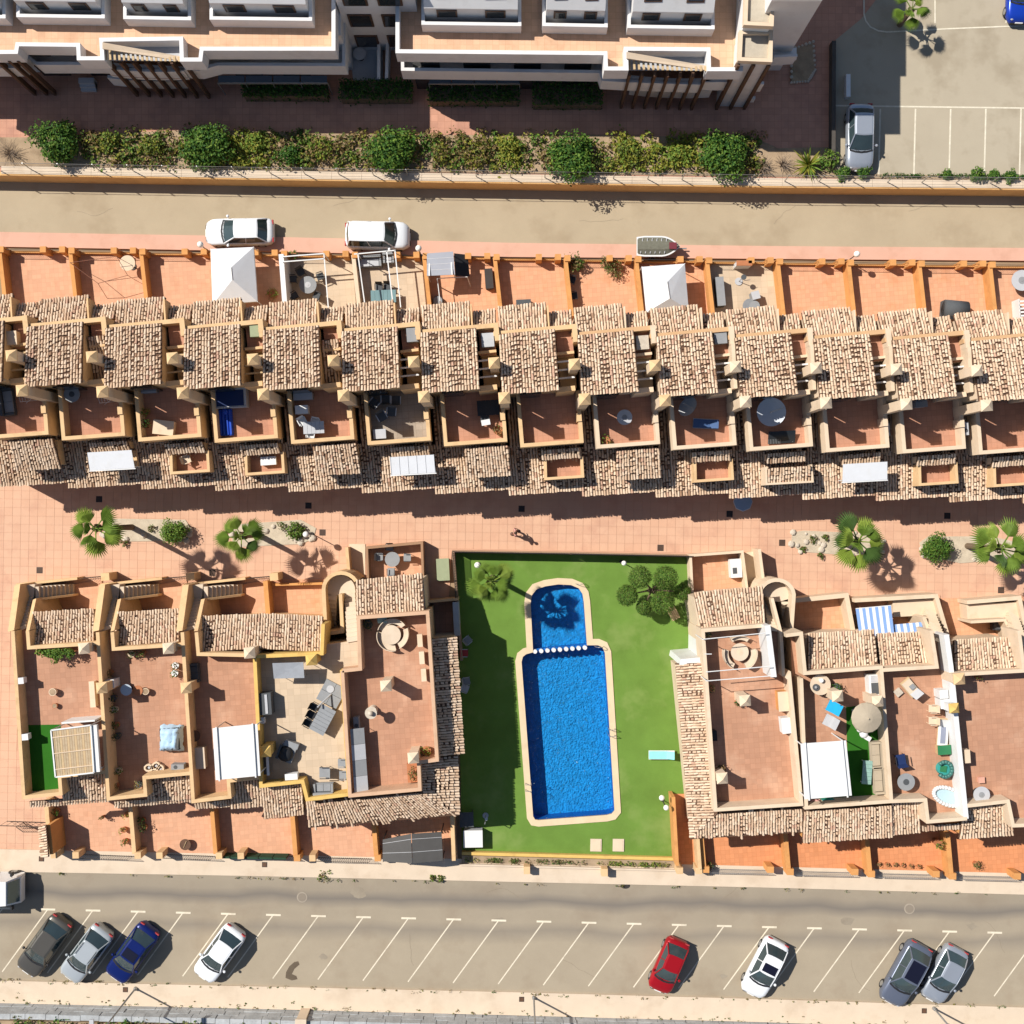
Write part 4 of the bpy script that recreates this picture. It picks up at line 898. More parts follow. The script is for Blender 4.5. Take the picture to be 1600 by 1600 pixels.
# link building with windows between the two blocks
t = thing('link_building', 'recessed white building with dark windows between the two apartment blocks', 'building', W(585, 20, UZ))
a, b = W(545, 60, 3).xy, W(660, 60, 3).xy
MB().prism([a, b, b + Vector((0, 6)), a + Vector((0, 6))], UZ - .1, 10).build('wall', PALEW, t)
for x in (.14, .58):
    for z0 in (1.9, 4.8, 7.6):
        c = a.lerp(b, x + .1); w_ = MB().box((c.x, c.y - .02), (1.5, .12), z0, z0 + 1.6).build('window', BROWNG, t); MB().box((c.x, c.y - .06), (1.25, .1), z0 + .12, z0 + 1.48).build('pane', GLASS, w_)
MB().prism(L([(545, 55), (598, 55), (598, 126), (552, 126)], UZ), UZ, UZ + .06).build('patio', LGREY, t)
MB().wall(L([(592, 55), (592, 124)], UZ + 1), .2, UZ, UZ + 1.1).build('divider', PALEW, t); MB().wall(L([(606, 60), (604, 124)], UZ + 1), .2, UZ, UZ + 1.1).build('divider', PALEW, t)
t = thing('patio_table', 'small round table on the shaded patio between the white blocks', 'table', W(562, 84, UZ)); p = W(562, 84, UZ + .7)
MB().cyl(p, UZ + .68, UZ + .73, .42, n=20).build('table_top', LGREY, t); MB().cyl(p, UZ + .06, UZ + .68, .04, n=8).build('leg', IRON, t); MB().cyl(p, UZ + .06, UZ + .1, .22, n=12).build('base', IRON, t)
# clipped hedges in the shade in front of the block
for k, (x0, x1, y0, y1, lb) in enumerate(((378, 512, 130, 152, 'left of the patio gap'), (530, 645, 124, 156, 'across the patio gap'), (668, 812, 131, 160, 'right of the patio gap'), (832, 942, 122, 165, 'near the right brown posts'))):
    rnd = random.Random(k); p = W((x0 + x1) / 2, (y0 + y1) / 2, UZ); t = thing('hedge', 'dark clipped hedge in shade ' + lb, 'hedge', p)
    a, b = W(x0, y1, UZ + 1), W(x1, y0, UZ + 1); m = MB()
    for _ in range(1500):
        q = Vector((rnd.uniform(a.x, b.x), rnd.uniform(a.y, b.y), UZ + rnd.choice([1.1, 1.1, rnd.random()]) + rnd.uniform(-.1, .12)))
        leaves(m, q, (.05, .05, .05), 1, .10, [0, 0, 1], rnd)
    m.build('foliage', LF, t); MB().box(((a.x + b.x) / 2, (a.y + b.y) / 2), (abs(b.x - a.x) - .2, abs(b.y - a.y) - .2), UZ, UZ + .9).build('core', BARK, t)
for k, (x0, x1, y0, y1) in enumerate(((340, 512, 118, 130), (670, 812, 120, 131))):
    t = thing('glass_canopy', ('pale glass and steel canopy over the ground floor, left block' if k == 0 else 'pale glass and steel canopy over the ground floor, right block'), 'canopy', W((x0 + x1) / 2, y1, UZ))
    for i in range(4):
        xa, xb = x0 + (x1 - x0) * i / 4 + 1, x0 + (x1 - x0) * (i + 1) / 4 - 1
        MB().slab([W(xa, y0, 3.3), W(xb, y0, 3.3), W(xb, y1, 3.1), W(xa, y1, 3.1)], .04).build('pane', GLASS, t)
    fr_ = MB(); fr_.wall(L([(x0, y1), (x1, y1)], 3.1), .08, 3.02, 3.16)
    for i in range(5): q = W(x0 + (x1 - x0) * i / 4, y1, 3.1); fr_.tube((q.x, q.y, UZ), (q.x, q.y, 3.1), .03)
    fr_.build('frame', STEEL, t)
for k, (x, y) in enumerate(((140, 136), (501, 140), (765, 143), (1322, 138))):
    p = W(x, y, UZ); t = thing('concrete_step', ['grey concrete steps below the leftmost balcony', 'grey concrete box at the end of the left hedge', 'grey concrete box in the right hedge', 'white sign board lying along the parking lot edge'][k], 'steps' if k == 0 else 'box', p)
    if k == 3:
        MB().box(p, (.28, 1.5), UZ, UZ + .5).build('board', WHITE, t)
    else:
        for i in range(3): MB().box((p.x, p.y - .16 + .18 * i), (1.0, .36), UZ, UZ + .2 + .2 * i).build('tread', LGREY, t)
t = thing('lot_wall', 'dark low wall between the reddish path and the parking lot', 'wall', W(1303, 150, UZ)); MB().wall(L([(1303, 64), (1302, 250)], UZ + .6), .26, UZ - .05, UZ + .65).build('wall', M('wall_dark', (.08, .07, .06), .2, 1, .9), t)
mb = MB(); mb.prism(L([(1236, 78), (1270, 66), (1273, 110), (1262, 128), (1236, 130)], UZ), UZ, UZ + .12); struct(mb, 'flower_bed', SOIL)
t = thing('rock_border', 'ring of small stones round the shaded flower bed at the tower', 'stones', W(1253, 105, UZ)); rnd = random.Random(2)
for i in range(30):
    f = i / 30 * 5; P = [(1236, 78), (1270, 66), (1273, 110), (1262, 128), (1236, 130), (1236, 78)]; j = int(f); q = (P[j][0] + (P[j + 1][0] - P[j][0]) * (f - j), P[j][1] + (P[j + 1][1] - P[j][1]) * (f - j)); p = W(*q, UZ)
    MB().ball((p.x, p.y, UZ + .1), rnd.uniform(.08, .13), 7, 5, sz=.7).build('stone', ROCK, t)
# ================================================================ vehicles
def car(name, label, cat, x, y, head, ln, wd, ht, paint, z0=0., roofm=None, van=False, rails=False, group='cars parked in the bays'):
    c = W(x, y, z0 + .7); t = thing(name, label, cat, (c.x, c.y, z0), group)
    h = ln / 2; hw = wd / 2; zs = ht * .60
    hood = .30 if not van else .25; rear = .16 if not van else .045
    st = []                                       # stations along the body: x, half width, shoulder height, floor
    for f in (0, .012, .05, .12, .2, .3, .42, .55, .7, .82, .9, .96, .988, 1.0):
        xx = -h + f * ln
        e0 = max(0, 1 - f / .10); e1 = max(0, (f - .86) / .14)
        k = (1 - .30 * e0 ** 2.2) * (1 - .34 * e1 ** 2.0)
        zt = zs - .05 * e0 ** 2
        if f > 1 - hood: q = (f - (1 - hood)) / hood; zt = zs - (.08 * q + .17 * q ** 3) * (ht / 1.5)
        st.append((xx, hw * k, zt - (.22 * max(0, (f - .975) / .025) + .15 * max(0, 1 - f / .02)), .2))
    mb = MB(); ring = []
    for xx, w_, zt, zb in st:
        sec = [(w_ * .86, zb), (w_ * .98, zb + .14), (w_, (zb + zt) / 2), (w_ * .97, zt - .10), (w_ * .90, zt - .025), (w_ * .72, zt + .012), (w_ * .36, zt + .035), (0, zt + .042)]
        ring.append([(xx, yy_, zz) for yy_, zz in sec] + [(xx, -yy_, zz) for yy_, zz in sec[-2::-1]])
    m = len(ring[0]); vs = [p for r_ in ring for p in r_]
    fs = [[i * m + j, i * m + j + 1, (i + 1) * m + j + 1, (i + 1) * m + j] for i in range(len(ring) - 1) for j in range(m - 1)]
    fs = [f[::-1] for f in fs]; fs += [[i * m + m - 1, i * m, (i + 1) * m, (i + 1) * m + m - 1][::-1] for i in range(len(ring) - 1)]
    fs += [list(range(m)), [(len(ring) - 1) * m + j for j in range(m)][::-1]]
    a = R(head); ca, sa = math.cos(a), math.sin(a)
    def tf(p): return (c.x + p[0] * ca - p[1] * sa, c.y + p[0] * sa + p[1] * ca, z0 + p[2])
    def bld(mb_, nm, mt, par, smooth=False):
        mb_.v = [tf(v) for v in mb_.v]; return mb_.build(nm, mt, par, smooth)
    body = bld(MB().add(vs, fs), 'body', paint, t, True)
    # cabin
    x1b = h - hood * ln + .03; x0b = -h + rear * ln * (.55 if not van else 1); x1t = x1b - (.78 if not van else .55); x0t = x0b + (.52 if not van else .2)
    wb, wt = hw * .88, hw * .66; zt = ht - .03; zb = zs - .02
    def rr(x0, x1, w_, z, bulge):                   # rounded outline, 20 points
        o = []
        for i in range(5): f = i / 4; o.append((x1 + bulge * (1 - (2 * f - 1) ** 2), -w_ + 2 * w_ * f, z))
        for i in range(1, 6): f = i / 6; o.append((x1 + (x0 - x1) * f, w_ * (1 + .03 * math.sin(math.pi * f)), z))
        for i in range(5): f = i / 4; o.append((x0 - bulge * .6 * (1 - (2 * f - 1) ** 2), w_ - 2 * w_ * f, z))
        for i in range(1, 6): f = i / 6; o.append((x0 + (x1 - x0) * f, -w_ * (1 + .03 * math.sin(math.pi * f)), z))
        return o
    lo, hi = rr(x0b, x1b, wb, zb, .16), rr(x0t, x1t, wt, zt, .06); k = 20
    def strip(idx): m_ = MB(); m_.add([p for i in idx for p in (lo[i], hi[i])], [[2 * i, 2 * i + 2, 2 * i + 3, 2 * i + 1] for i in range(len(idx) - 1)]); return m_
    bld(strip([0, 1, 2, 3, 4]), 'windscreen', CARGL, t, True); bld(strip([10, 11, 12, 13, 14]), 'rear_window', CARGL, t, True)
    bld(strip([4, 5, 6, 7, 8, 9, 10]), 'side_window', CARGL, t); bld(strip([14, 15, 16, 17, 18, 19, 0]), 'side_window', CARGL, t)
    bld(MB().slab([(lo[i][0] + .10, lo[i][1] * .97, zb + .062 - .02 * abs(i - 2)) for i in range(5)] + [(lo[i][0] - .02, lo[i][1] * .97, zb + .07 - .02 * abs(i - 2)) for i in range(4, -1, -1)], .01), 'cowl', BLACK, t)
    for s in (-1, 1): bld(MB().tube((lo[2][0] + .02, s * .05, zb + .09), (lo[2][0] - .16, s * wb * .62, zb + .2), .012, 4), 'wiper', BLACK, t)
    mid = [((p[0]) * .9 + .1 * (x0t + x1t) / 2, p[1] * .82, p[2] + .045) for p in hi]
    top = MB().add([(p[0], p[1], p[2] + .01) for p in hi] + mid, [[i, (i + 1) % k, k + (i + 1) % k, k + i] for i in range(k)] + [[k + i for i in range(k)]])
    bld(top, 'roof', paint, t, False)
    if roofm:
        xa = x1t - .1; xb = x1t - (x1t - x0t) * roofm[1]
        bld(MB().prism([(xb, -wt * .8), (xa, -wt * .8), (xa, wt * .8), (xb, wt * .8)], zt + .05, zt + .062), 'glass_roof', roofm[0], t)
    for i in (0, 4, 10, 14): bld(MB().tube(lo[i], hi[i], .045, 5), 'pillar', paint, t)
    for i in (7, 17): bld(MB().tube(lo[i], hi[i], .03, 4), 'pillar', paint, t)
    for a_, b_ in ((4, 10), (14, 20)):
        pil = MB()
        for i in range(a_, b_): pil.tube(hi[i % k], hi[(i + 1) % k], .028, 4)
        bld(pil, 'roof_edge', paint, t)
    if rails:
        for s in (-1, 1): bld(MB().tube((x0t + .15, s * wt * .92, zt + .1), (x1t - .2, s * wt * .92, zt + .1), .022), 'roof_rail', BLACK, t)
    for fx in (h - ln * .19, -h + ln * .19):
        for s in (-1, 1):
            wh = bld(MB().tube((fx, s * (hw - .22), .31), (fx, s * (hw - .005), .31), .31, 18), 'wheel', BLACK, t, False); bld(MB().tube((fx, s * (hw - .02), .31), (fx, s * (hw + .01), .31), .19, 12), 'rim', STEEL, wh)
    for s in (-1, 1):
        bld(MB().ball((x1b - .25, s * (hw + .09), zs + .08), .1, 8, 5, sz=.7).tube((x1b - .25, s * hw * .9, zs + .02), (x1b - .25, s * (hw + .06), zs + .06), .025), 'mirror', paint if paint is not CARGREY else BLACK, t)
        bld(MB().ball((h - .20, s * hw * .60, zs * .72), .13, 8, 5, sz=.6), 'headlight', LGREY, t); bld(MB().box((-h + .03, s * hw * .66), (.08, .3), zs * .72, zs * .9), 'tail_light', REDF, t)
    bld(MB().box((h - .02, 0), (.1, hw * 1.2), .25, .45), 'bumper', BLACK, t); bld(MB().box((h + .005, 0), (.06, .5), .42, .52), 'number_plate', WHITE, t)
    return t
def paint(name, c, rough=.28, metal=.25): return M(name, c, .03, 1, rough, metal=metal, spec=.5)
CARGL = M('car_glass', (.035, .055, .06), .15, 2, .06, spec=.9)
CARGREY = paint('paint_grey', (.115, .105, .09), .35, .5)
PW = paint('paint_white', (.74, .75, .76), .3, 0); PS = paint('paint_silver', (.42, .45, .50), .3, .5); PSG = paint('paint_pale_silver', (.50, .53, .54), .3, .4); PB = paint('paint_blue', (.006, .016, .12)); PR = paint('paint_red', (.36, .008, .014)); PN = paint('paint_slate', (.15, .17, .225), .3, .4); PBL = paint('paint_bright_blue', (.01, .05, .42))
ROOFD = M('dark_roof_panel', (.008, .009, .022), .1, 2, .35)
GR = (ROOFD, .55)
car('parked_car', 'dark olive grey hatchback, leftmost car in the lower bays', 'car', 68, 1479, -126, 4.45, 1.82, 1.5, CARGREY)
car('parked_car', 'pale silver car with black roof rails between the grey and blue cars', 'car', 134, 1491, -127, 4.2, 1.78, 1.55, PSG, rails=True)
car('parked_car', 'dark blue car with glass sunroof, lower left bays', 'car', 206, 1490, -126, 4.3, 1.8, 1.55, PB, roofm=GR)
car('parked_car', 'white hatchback alone in the lower left bays', 'car', 342, 1491, -126, 4.1, 1.78, 1.48, PW)
car('parked_car', 'red compact car in the lower right bays', 'car', 1045, 1510, -113, 3.75, 1.7, 1.48, PR)
car('parked_car', 'white car with black glass roof in the lower right bays', 'car', 1195, 1513, -117, 4.1, 1.82, 1.55, PW, roofm=GR)
car('parked_car', 'slate grey people carrier with dark roof in the lower right bays', 'car', 1415, 1522, -119, 4.5, 1.86, 1.68, PN, roofm=(ROOFD, .96))
car('parked_car', 'silver hatchback, rightmost car in the lower bays', 'car', 1476, 1523, -118, 4.0, 1.76, 1.5, PS)
car('parked_car', 'white estate car facing left on the upper road', 'car', 374, 362, 181, 4.6, 1.8, 1.5, PW, group='cars on the upper road')
car('parked_van', 'white passenger van facing right on the upper road', 'van', 590, 368, -1, 4.3, 1.85, 1.75, PW, van=True, group='cars on the upper road')
car('parked_car', 'silver car parked nose down in the upper parking lot', 'car', 1344, 214, -91, 4.35, 1.8, 1.55, PS, UZ, group='cars in the upper lot')
car('parked_car', 'bright blue car at the top right corner of the lot', 'car', 1596, -16, -92, 4.2, 1.8, 1.5, PBL, UZ, group='cars in the upper lot')
# truck entering at the left edge
p = W(-40, 1389, 1); t = thing('delivery_truck', 'white truck cut by the left edge on the lower road', 'truck', (p.x, p.y, 0))
MB().box((p.x - .8, p.y), (4.4, 2.0), .6, 2.35).build('cargo_box', WHITE, t)
mb = MB(); x0, x1 = p.x + 1.45, p.x + 3.1
mb.add([(x0, p.y - .95, .35), (x1, p.y - .92, .35), (x1 + .05, p.y - .9, 1.05), (x1 - .55, p.y - .8, 1.95), (x0, p.y - .85, 2.05), (x0, p.y + .95, .35), (x1, p.y + .92, .35), (x1 + .05, p.y + .9, 1.05), (x1 - .55, p.y + .8, 1.95), (x0, p.y + .85, 2.05)],
       [[0, 1, 2, 3, 4], [9, 8, 7, 6, 5], [1, 6, 7, 2], [4, 3, 8, 9], [0, 4, 9, 5], [2, 7, 8, 3]]); cab = mb.build('cab', WHITE, t)
MB().slab([(x1 + .01, p.y - .75, 1.18), (x1 - .46, p.y - .7, 1.9), (x1 - .46, p.y + .7, 1.9), (x1 + .01, p.y + .75, 1.18)], .02).build('windscreen', CARGL, cab)
for s in (-1, 1): MB().box((x1 - .4, p.y + s * 1.12), (.12, .24), 1.2, 1.55).tube((x1 - .4, p.y + s * .9, 1.4), (x1 - .4, p.y + s * 1.05, 1.4), .02).build('mirror', BLACK, t)
for xx in (x1 - .7, p.x - 1.6):
    for s in (-1, 1): wh = MB().tube((xx, p.y + s * .72, .38), (xx, p.y + s * .98, .38), .38, 18).build('wheel', BLACK, t); MB().tube((xx, p.y + s * .97, .38), (xx, p.y + s * 1.0, .38), .2, 12).build('rim', STEEL, wh)
# small boat under a grey cover on its trailer
p = W(1028, 386, .8); t = thing('covered_boat', 'small white motorboat under a grey cover on a trailer by the upper road', 'boat', (p.x, p.y, .11))
hull = MB(); O = []
for i in range(13):
    f = i / 12; xx = -1.4 + 2.8 * f; w_ = .66 * (1 - max(0, (f - .55) / .45) ** 2.2) * (.9 + .1 * min(1, f * 6)); O.append((xx, w_))
def hv(z, k): return [(p.x + xx, p.y + w_ * k, z) for xx, w_ in O] + [(p.x + xx, p.y - w_ * k, z) for xx, w_ in O[-2::-1]]
A_, B_ = hv(.45, .55), hv(.95, 1); kk = len(A_)
hull.add(A_ + B_, [[i, (i + 1) % kk, kk + (i + 1) % kk, kk + i] for i in range(kk)] + [list(range(kk))[::-1]]); hull.build('hull', WHITE, t, True)
ri = MB(); ri.wall([v[:2] for v in hv(1, .97)], .1, .92, 1.02, True); ri.build('rubbing_strake', WHITE, t)
cv = MB(); C1, C2 = hv(.99, .88), hv(1.18, .35); cv.add(C1 + C2, [[i, (i + 1) % kk, kk + (i + 1) % kk, kk + i] for i in range(kk)] + [[kk + i for i in range(kk)]]); cover = cv.build('cover', M('olive_tarp', (.15, .145, .11), .25, 4, .85, bump=.5), t)
for i in range(6): MB().tube((p.x - 1.2 + .32 * i, p.y - .5, 1.08), (p.x - 1.05 + .32 * i, p.y + .5, 1.12), .03, 5).build('strap', LGREY, cover)
MB().box((p.x + .95, p.y), (.5, .44), 1.0, 1.2).build('seat', M('maroon_seat', (.16, .03, .04), .1, 3, .5), t)
tr_ = MB(); tr_.tube((p.x - 1.2, p.y, .38), (p.x + 2.0, p.y, .38), .05); tr_.tube((p.x - .4, p.y - .7, .3), (p.x - .4, p.y + .7, .3), .04); tr_.build('trailer', STEEL, t)
for s in (-1, 1): MB().tube((p.x - .4, p.y + s * .66, .33), (p.x - .4, p.y + s * .8, .33), .22, 14).build('wheel', BLACK, t)

# ================================================================ palms, shrubs, trees
def fan_leaf(rnd, ln=1.0):                # one fan leaf with stalk, pointing along +X, folded blades
    mb = MB(); mb.tube((0, 0, 0), (ln * .5, 0, .08), .026, 5); nb = 17
    for i in range(nb):
        f = i / (nb - 1) * 2 - 1; a = R(62 * f); r_ = ln * .74 * (1 - .30 * abs(f) ** 2.5) * rnd.uniform(.93, 1.05)
        c = Vector((ln * .46, 0, .08)); d = Vector((math.cos(a), math.sin(a), -.12 - .2 * abs(f))); s = Vector((-math.sin(a), math.cos(a), 0)) * r_ * .052
        m1 = c + d * r_ * .62; tip = c + d * r_ + Vector((0, 0, -.12 * r_))
        mb.add([c, m1 - s, tip, m1 + s, m1 + Vector((0, 0, .05))], [[0, 1, 4], [1, 2, 4], [2, 3, 4], [3, 0, 4]], 0)
    return mb
PALM = [[MF('palm_' + nn, c, .18)] for nn, c in (('mid', (.15, .235, .035)), ('light', (.235, .32, .05)), ('dark', (.07, .13, .03)))]
rnd = random.Random(4); LEAFM = []
for k in range(6):
    o = fan_leaf(rnd).build('frond', PALM[(0, 1, 0, 1, 2, 0)[k]]); LEAFM.append(o.data); bpy.data.objects.remove(o)
def palm(label, cx, cy, z, h, size, nfr, seed, group='fan palms'):     # (cx,cy): crown in the photograph
    rnd = random.Random(seed); q = W(cx, cy, z + h); t = thing('fan_palm', label, 'palm tree', (q.x, q.y, z), group)
    tk = MB(); n = 14
    for i in range(n):
        z0, z1 = z - .05 + (h + .05) * i / n, z - .05 + (h + .05) * (i + 1) / n; r_ = .20 - .07 * i / n
        tk.cyl((q.x, q.y), z0, z1, r_ * 1.08, r_ * .95, 10)
    tk.build('trunk', BARK, t)
    for i in range(nfr):
        o = bpy.data.objects.new('frond', LEAFM[rnd.randrange(6)]); C.objects.link(o); o.parent = t
        ring = 0 if i < nfr * .55 else 1 if i < nfr * .85 else 2; el = (5, 34, 68)[ring] + rnd.uniform(-10, 10); s = size * (1.0, .9, .6)[ring] * rnd.uniform(.85, 1.15)
        o.location = (0, 0, h - .05 + .1 * ring); o.rotation_euler = (rnd.uniform(-.35, .35), -R(el), i * 2.399 + rnd.uniform(-.3, .3)); o.scale = (s, s, s)
    if True:
        sk = MB(); leaves(sk, (q.x, q.y, z + h - .35), (.3, .3, .4), 60, .14, [4, 4, 5], rnd); sk.build('dead_skirt', LF, t)
    return t
palm('tall fan palm, leftmost on the plaza', 149, 826, 0, 6.4, 1.5, 10, 1)
palm('fan palm beside the round bush at the left of the plaza', 377, 838, 0, 4.6, 1.4, 10, 2)
palm('large fan palm right of the rock bed on the plaza', 1341, 846, 0, 4.3, 1.65, 13, 3)
palm('fan palm near the right edge of the plaza', 1564, 857, 0, 5.0, 1.65, 12, 4)
palm('fan palm on the lawn at the upper left of the pool', 768, 909, 0, 4.6, 1.35, 16, 5)
palm('palm in the parking lot seen mostly as its shadow', 1425, 14, UZ, 2.2, 1.1, 9, 6)
bush('round_bush', 'round clipped green bush between the two left palms', 268, 832, 0, 1.02, 1.5, [1, 2, 2], 2200, .075, seed=3, lobes=9)
bush('round_bush', 'round clipped green bush beside the right edge palm', 1465, 857, 0, 1.15, 1.6, [1, 1, 2], 2500, .075, seed=5, lobes=9)
bush('loose_shrub', 'loose green shrub under the globe lamp on the plaza', 462, 830, 0, .75, .8, [1, 2, 5], 500, .09, seed=7)
# planting islands on the plaza
for k, (pts, lb) in enumerate(((  [(172, 810), (290, 812), (300, 828), (292, 845), (200, 846), (160, 835)], 'left'), ([(360, 820), (470, 812), (494, 825), (490, 842), (470, 850), (365, 855)], 'left middle'), ([(1237, 832), (1255, 829), (1350, 833), (1382, 845), (1378, 862), (1330, 868), (1250, 862), (1236, 850)], 'right middle'), ([(1436, 848), (1450, 838), (1550, 838), (1600, 850), (1600, 872), (1500, 880), (1442, 868)], 'right'))):
    mb = MB(); mb.prism(L(pts), 0, .055); struct(mb, 'gravel_island', GRAVEL)
    rr_ = random.Random(k)
    t = thing('rock_group', f'loose rocks on the {lb} gravel island of the plaza', 'rocks', W(*pts[0]))
    for i in range(26 if k == 2 else 12):
        a, b = rr_.choice(pts), rr_.choice(pts); f = rr_.random(); q = W(a[0] + (b[0] - a[0]) * f, a[1] + (b[1] - a[1]) * f)
        MB().ball((q.x, q.y, .08), rr_.uniform(.10, .26), 7, 5, sz=.6).build('rock', ROCK, t)
for k, (x, y, s) in enumerate(((1272, 842, .35), (1290, 840, .3), (1255, 858, .28), (1282, 868, .32), (180, 843, .3), (236, 826, .35), (440, 822, .4), (195, 848, .28))):
    bush('desert_plant', ['small grey green plant among the rocks, upper right of the boulder', 'small grey green plant between rocks and palm', 'small plant at the lower edge of the rock bed', 'small dark plant below the rock bed', 'small plant under the leftmost palm', 'small bright plant left of the round bush', 'leafy plant beside the lamp island', 'tiny plant below the leftmost palm trunk'][k], x, y, 0.03, s, s * 1.1, [5, 4, 1], 90, .07, 'plant', seed=k, lobes=3, stem=False)
# cloud-pruned tree by the pool
q = W(1018, 925, 1.5); t = thing('pruned_tree', 'cloud-pruned tree with round green pads at the corner of the lawn', 'tree', (q.x, q.y, .03)); rnd = random.Random(8)
br = MB(); br.tube((q.x, q.y, 0), (q.x + .1, q.y + .1, 1.0), .15, 8, r1=.11); pads = [(1000, 902, 2.4, .92), (1040, 903, 2.6, .98), (980, 930, 2.1, .85), (1036, 942, 2.3, .95), (1006, 950, 1.7, .6), (1066, 925, 1.5, .65)]
for x, y, z, r_ in pads: a = W(x, y, z); br.tube((q.x + .1, q.y + .1, .9), (a.x, a.y, z - .15), .07, 6, r1=.03)
br.build('trunk', BARK, t)
for x, y, z, r_ in pads:
    m = MB(); a = W(x, y, z); leaves(m, a, (r_ * .86, r_ * .86, .5), 2600, .05, [1, 1, 5, 2], rnd, shell=.75); m.build('crown_pad', LF, t)
# shrubs along the upper road
BG = 'round green shrubs above the upper road'
for k, (x, y, r_) in enumerate(((88, 221, 1.75), (322, 226, 1.85), (612, 235, 1.8), (893, 244, 1.85), (1135, 240, 1.9))):
    bush('garden_shrub', ['round dark green shrub at the left end of the bed above the upper road', 'round dark green shrub, second from the left above the upper road', 'round dark green shrub, third from the left above the upper road', 'round dark green shrub, fourth from the left above the upper road', 'round dark green shrub at the right end of the bed above the upper road'][k], x, y, UZ, r_, 2.0, [0, 1, 1, 2], 3000, .11, group=BG, seed=20 + k, lobes=10)
rnd = random.Random(31); m = MB()
for i in range(780):                                # ground cover of the bed
    x = rnd.uniform(130, 1190); y = rnd.uniform(208, 262) + (x - 600) * .008; p = W(x, y, UZ + .2)
    if rnd.random() < .12 and 560 > x > 480: continue
    zone = [3, 3, 2] if (360 < x < 420 or 780 < x < 815 or 960 < x < 1100) else [5, 3, 4] if rnd.random() < .4 else [4, 4, 5] if rnd.random() < .45 else [1, 2, 5]
    s = rnd.uniform(.3, .7); leaves(m, (p.x, p.y, UZ + .25), (s, s, s * .9), 26, .12, zone, rnd)
m.build('bed_plants', LF, None, kind='stuff', label='yellow-green and dry ground plants filling the bed above the upper road', category='plants')
for k, (x, y, r_, mt) in enumerate(((170, 222, .8, [5, 2, 3]), (236, 228, .85, [2, 3, 5]), (398, 222, .9, [2, 2, 3]), (455, 240, .85, [0, 1, 1]), (500, 232, 1.1, [3, 2, 4]), (795, 226, .9, [2, 3, 3]), (745, 240, 1.2, [4, 3, 5]), (690, 238, .8, [5, 4, 3]), (1060, 240, .8, [2, 3, 2]), (985, 236, 1.1, [3, 5, 2]))):
    bush('loose_shrub', ['olive shrub right of the leftmost round shrub', 'light green shrub left of the second round shrub', 'bright yellow-green shrub right of the second round shrub', 'dark low shrub between the second and third round shrubs', 'yellowish shrub left of the third round shrub', 'bright yellow-green shrub left of the fourth round shrub', 'brownish shrub between the third and fourth round shrubs', 'dry olive shrub right of the third round shrub', 'light green shrub left of the rightmost round shrub', 'wide yellow-green shrub right of the fourth round shrub'][k], x, y, UZ, r_, 1.0, mt, 600, .1, seed=60 + k)
for k, (x, y, r_, hh) in enumerate(((1318, 271, .55, .9), (1350, 267, .55, .9), (1481, 273, .4, .7), (1530, 272, .6, 1), (1553, 274, .45, .8), (1580, 275, .5, .8))):
    bush('lot_shrub', ['clipped green shrub at the left end of the parking lot border', 'clipped green shrub in front of the silver car', 'small clipped shrub alone in the middle of the lot border', 'largest clipped shrub at the right of the lot border', 'small clipped shrub right of the largest one', 'clipped shrub at the right end of the lot border'][k], x, y, UZ, r_, hh, [0, 1, 1, 2], 500, .08, seed=80 + k, group='shrubs along the lot border')
rnd = random.Random(41); m = MB()
for i in range(120):
    x = rnd.uniform(1375, 1600); p = W(x, 275 + (x - 1375) * .008 + rnd.uniform(-2, 2), UZ); leaves(m, (p.x, p.y, UZ + .15), (.18, .12, .2), 12, .06, [0, 0, 1, 5], rnd)
m.build('border_grass', LF, None, kind='stuff', label='low dark border plants along the parking lot edge', category='plants')
q = W(1262, 258, UZ); t = thing('yucca', 'spiky yellow-green yucca rosette at the corner above the upper road', 'plant', (q.x, q.y, UZ)); rnd = random.Random(6)
for i in range(70):
    a, e = rnd.uniform(0, 6.28), R(rnd.uniform(8, 75)); ln = rnd.uniform(.9, 1.5); d = Vector((math.cos(a) * math.cos(e), math.sin(a) * math.cos(e), math.sin(e))); s = Vector((-math.sin(a), math.cos(a), 0)) * .045; b0 = Vector((q.x, q.y, UZ + .1))
    MB().add([b0 - s, b0 + d * ln * .5 - s * 1.2, b0 + d * ln - Vector((0, 0, .1)), b0 + d * ln * .5 + s * 1.2, b0 + s], [[0, 1, 2, 3, 4]]).build('leaf', LF[3] if i % 3 else LF[2], t)
bush('loose_shrub', 'dark shrub behind the yucca', 1297, 248, UZ, .8, .9, [1, 5, 2], 400, .1, seed=99)
for k, (x, y) in enumerate(((16, 240), (1190, 262), (1222, 258))):
    rnd = random.Random(k); p = W(x, y, UZ); t = thing('bare_bush', ['leafless grey bush at the left edge above the road', 'leafless twiggy bush right of the last round shrub', 'leafless twiggy bush beside the yucca'][k], 'bush', p); m = MB()
    for i in range(90):
        a = rnd.uniform(0, 6.28); r_ = rnd.uniform(.2, 1.0) * (1 if k == 0 else .7); z1 = rnd.uniform(.2, .9); c0 = (p.x + math.cos(a) * r_ * .4, p.y + math.sin(a) * r_ * .4, UZ + z1 * .5); m.tube((p.x, p.y, UZ), c0, .012, 4); m.tube(c0, (p.x + math.cos(a + rnd.uniform(-.5, .5)) * r_, p.y + math.sin(a + rnd.uniform(-.5, .5)) * r_, UZ + z1), .009, 4)
    m.build('twigs', M('twig_grey', (.30, .23, .17), .2, 3, .9) if k == 0 else bpy.data.materials['twig_grey'], t)
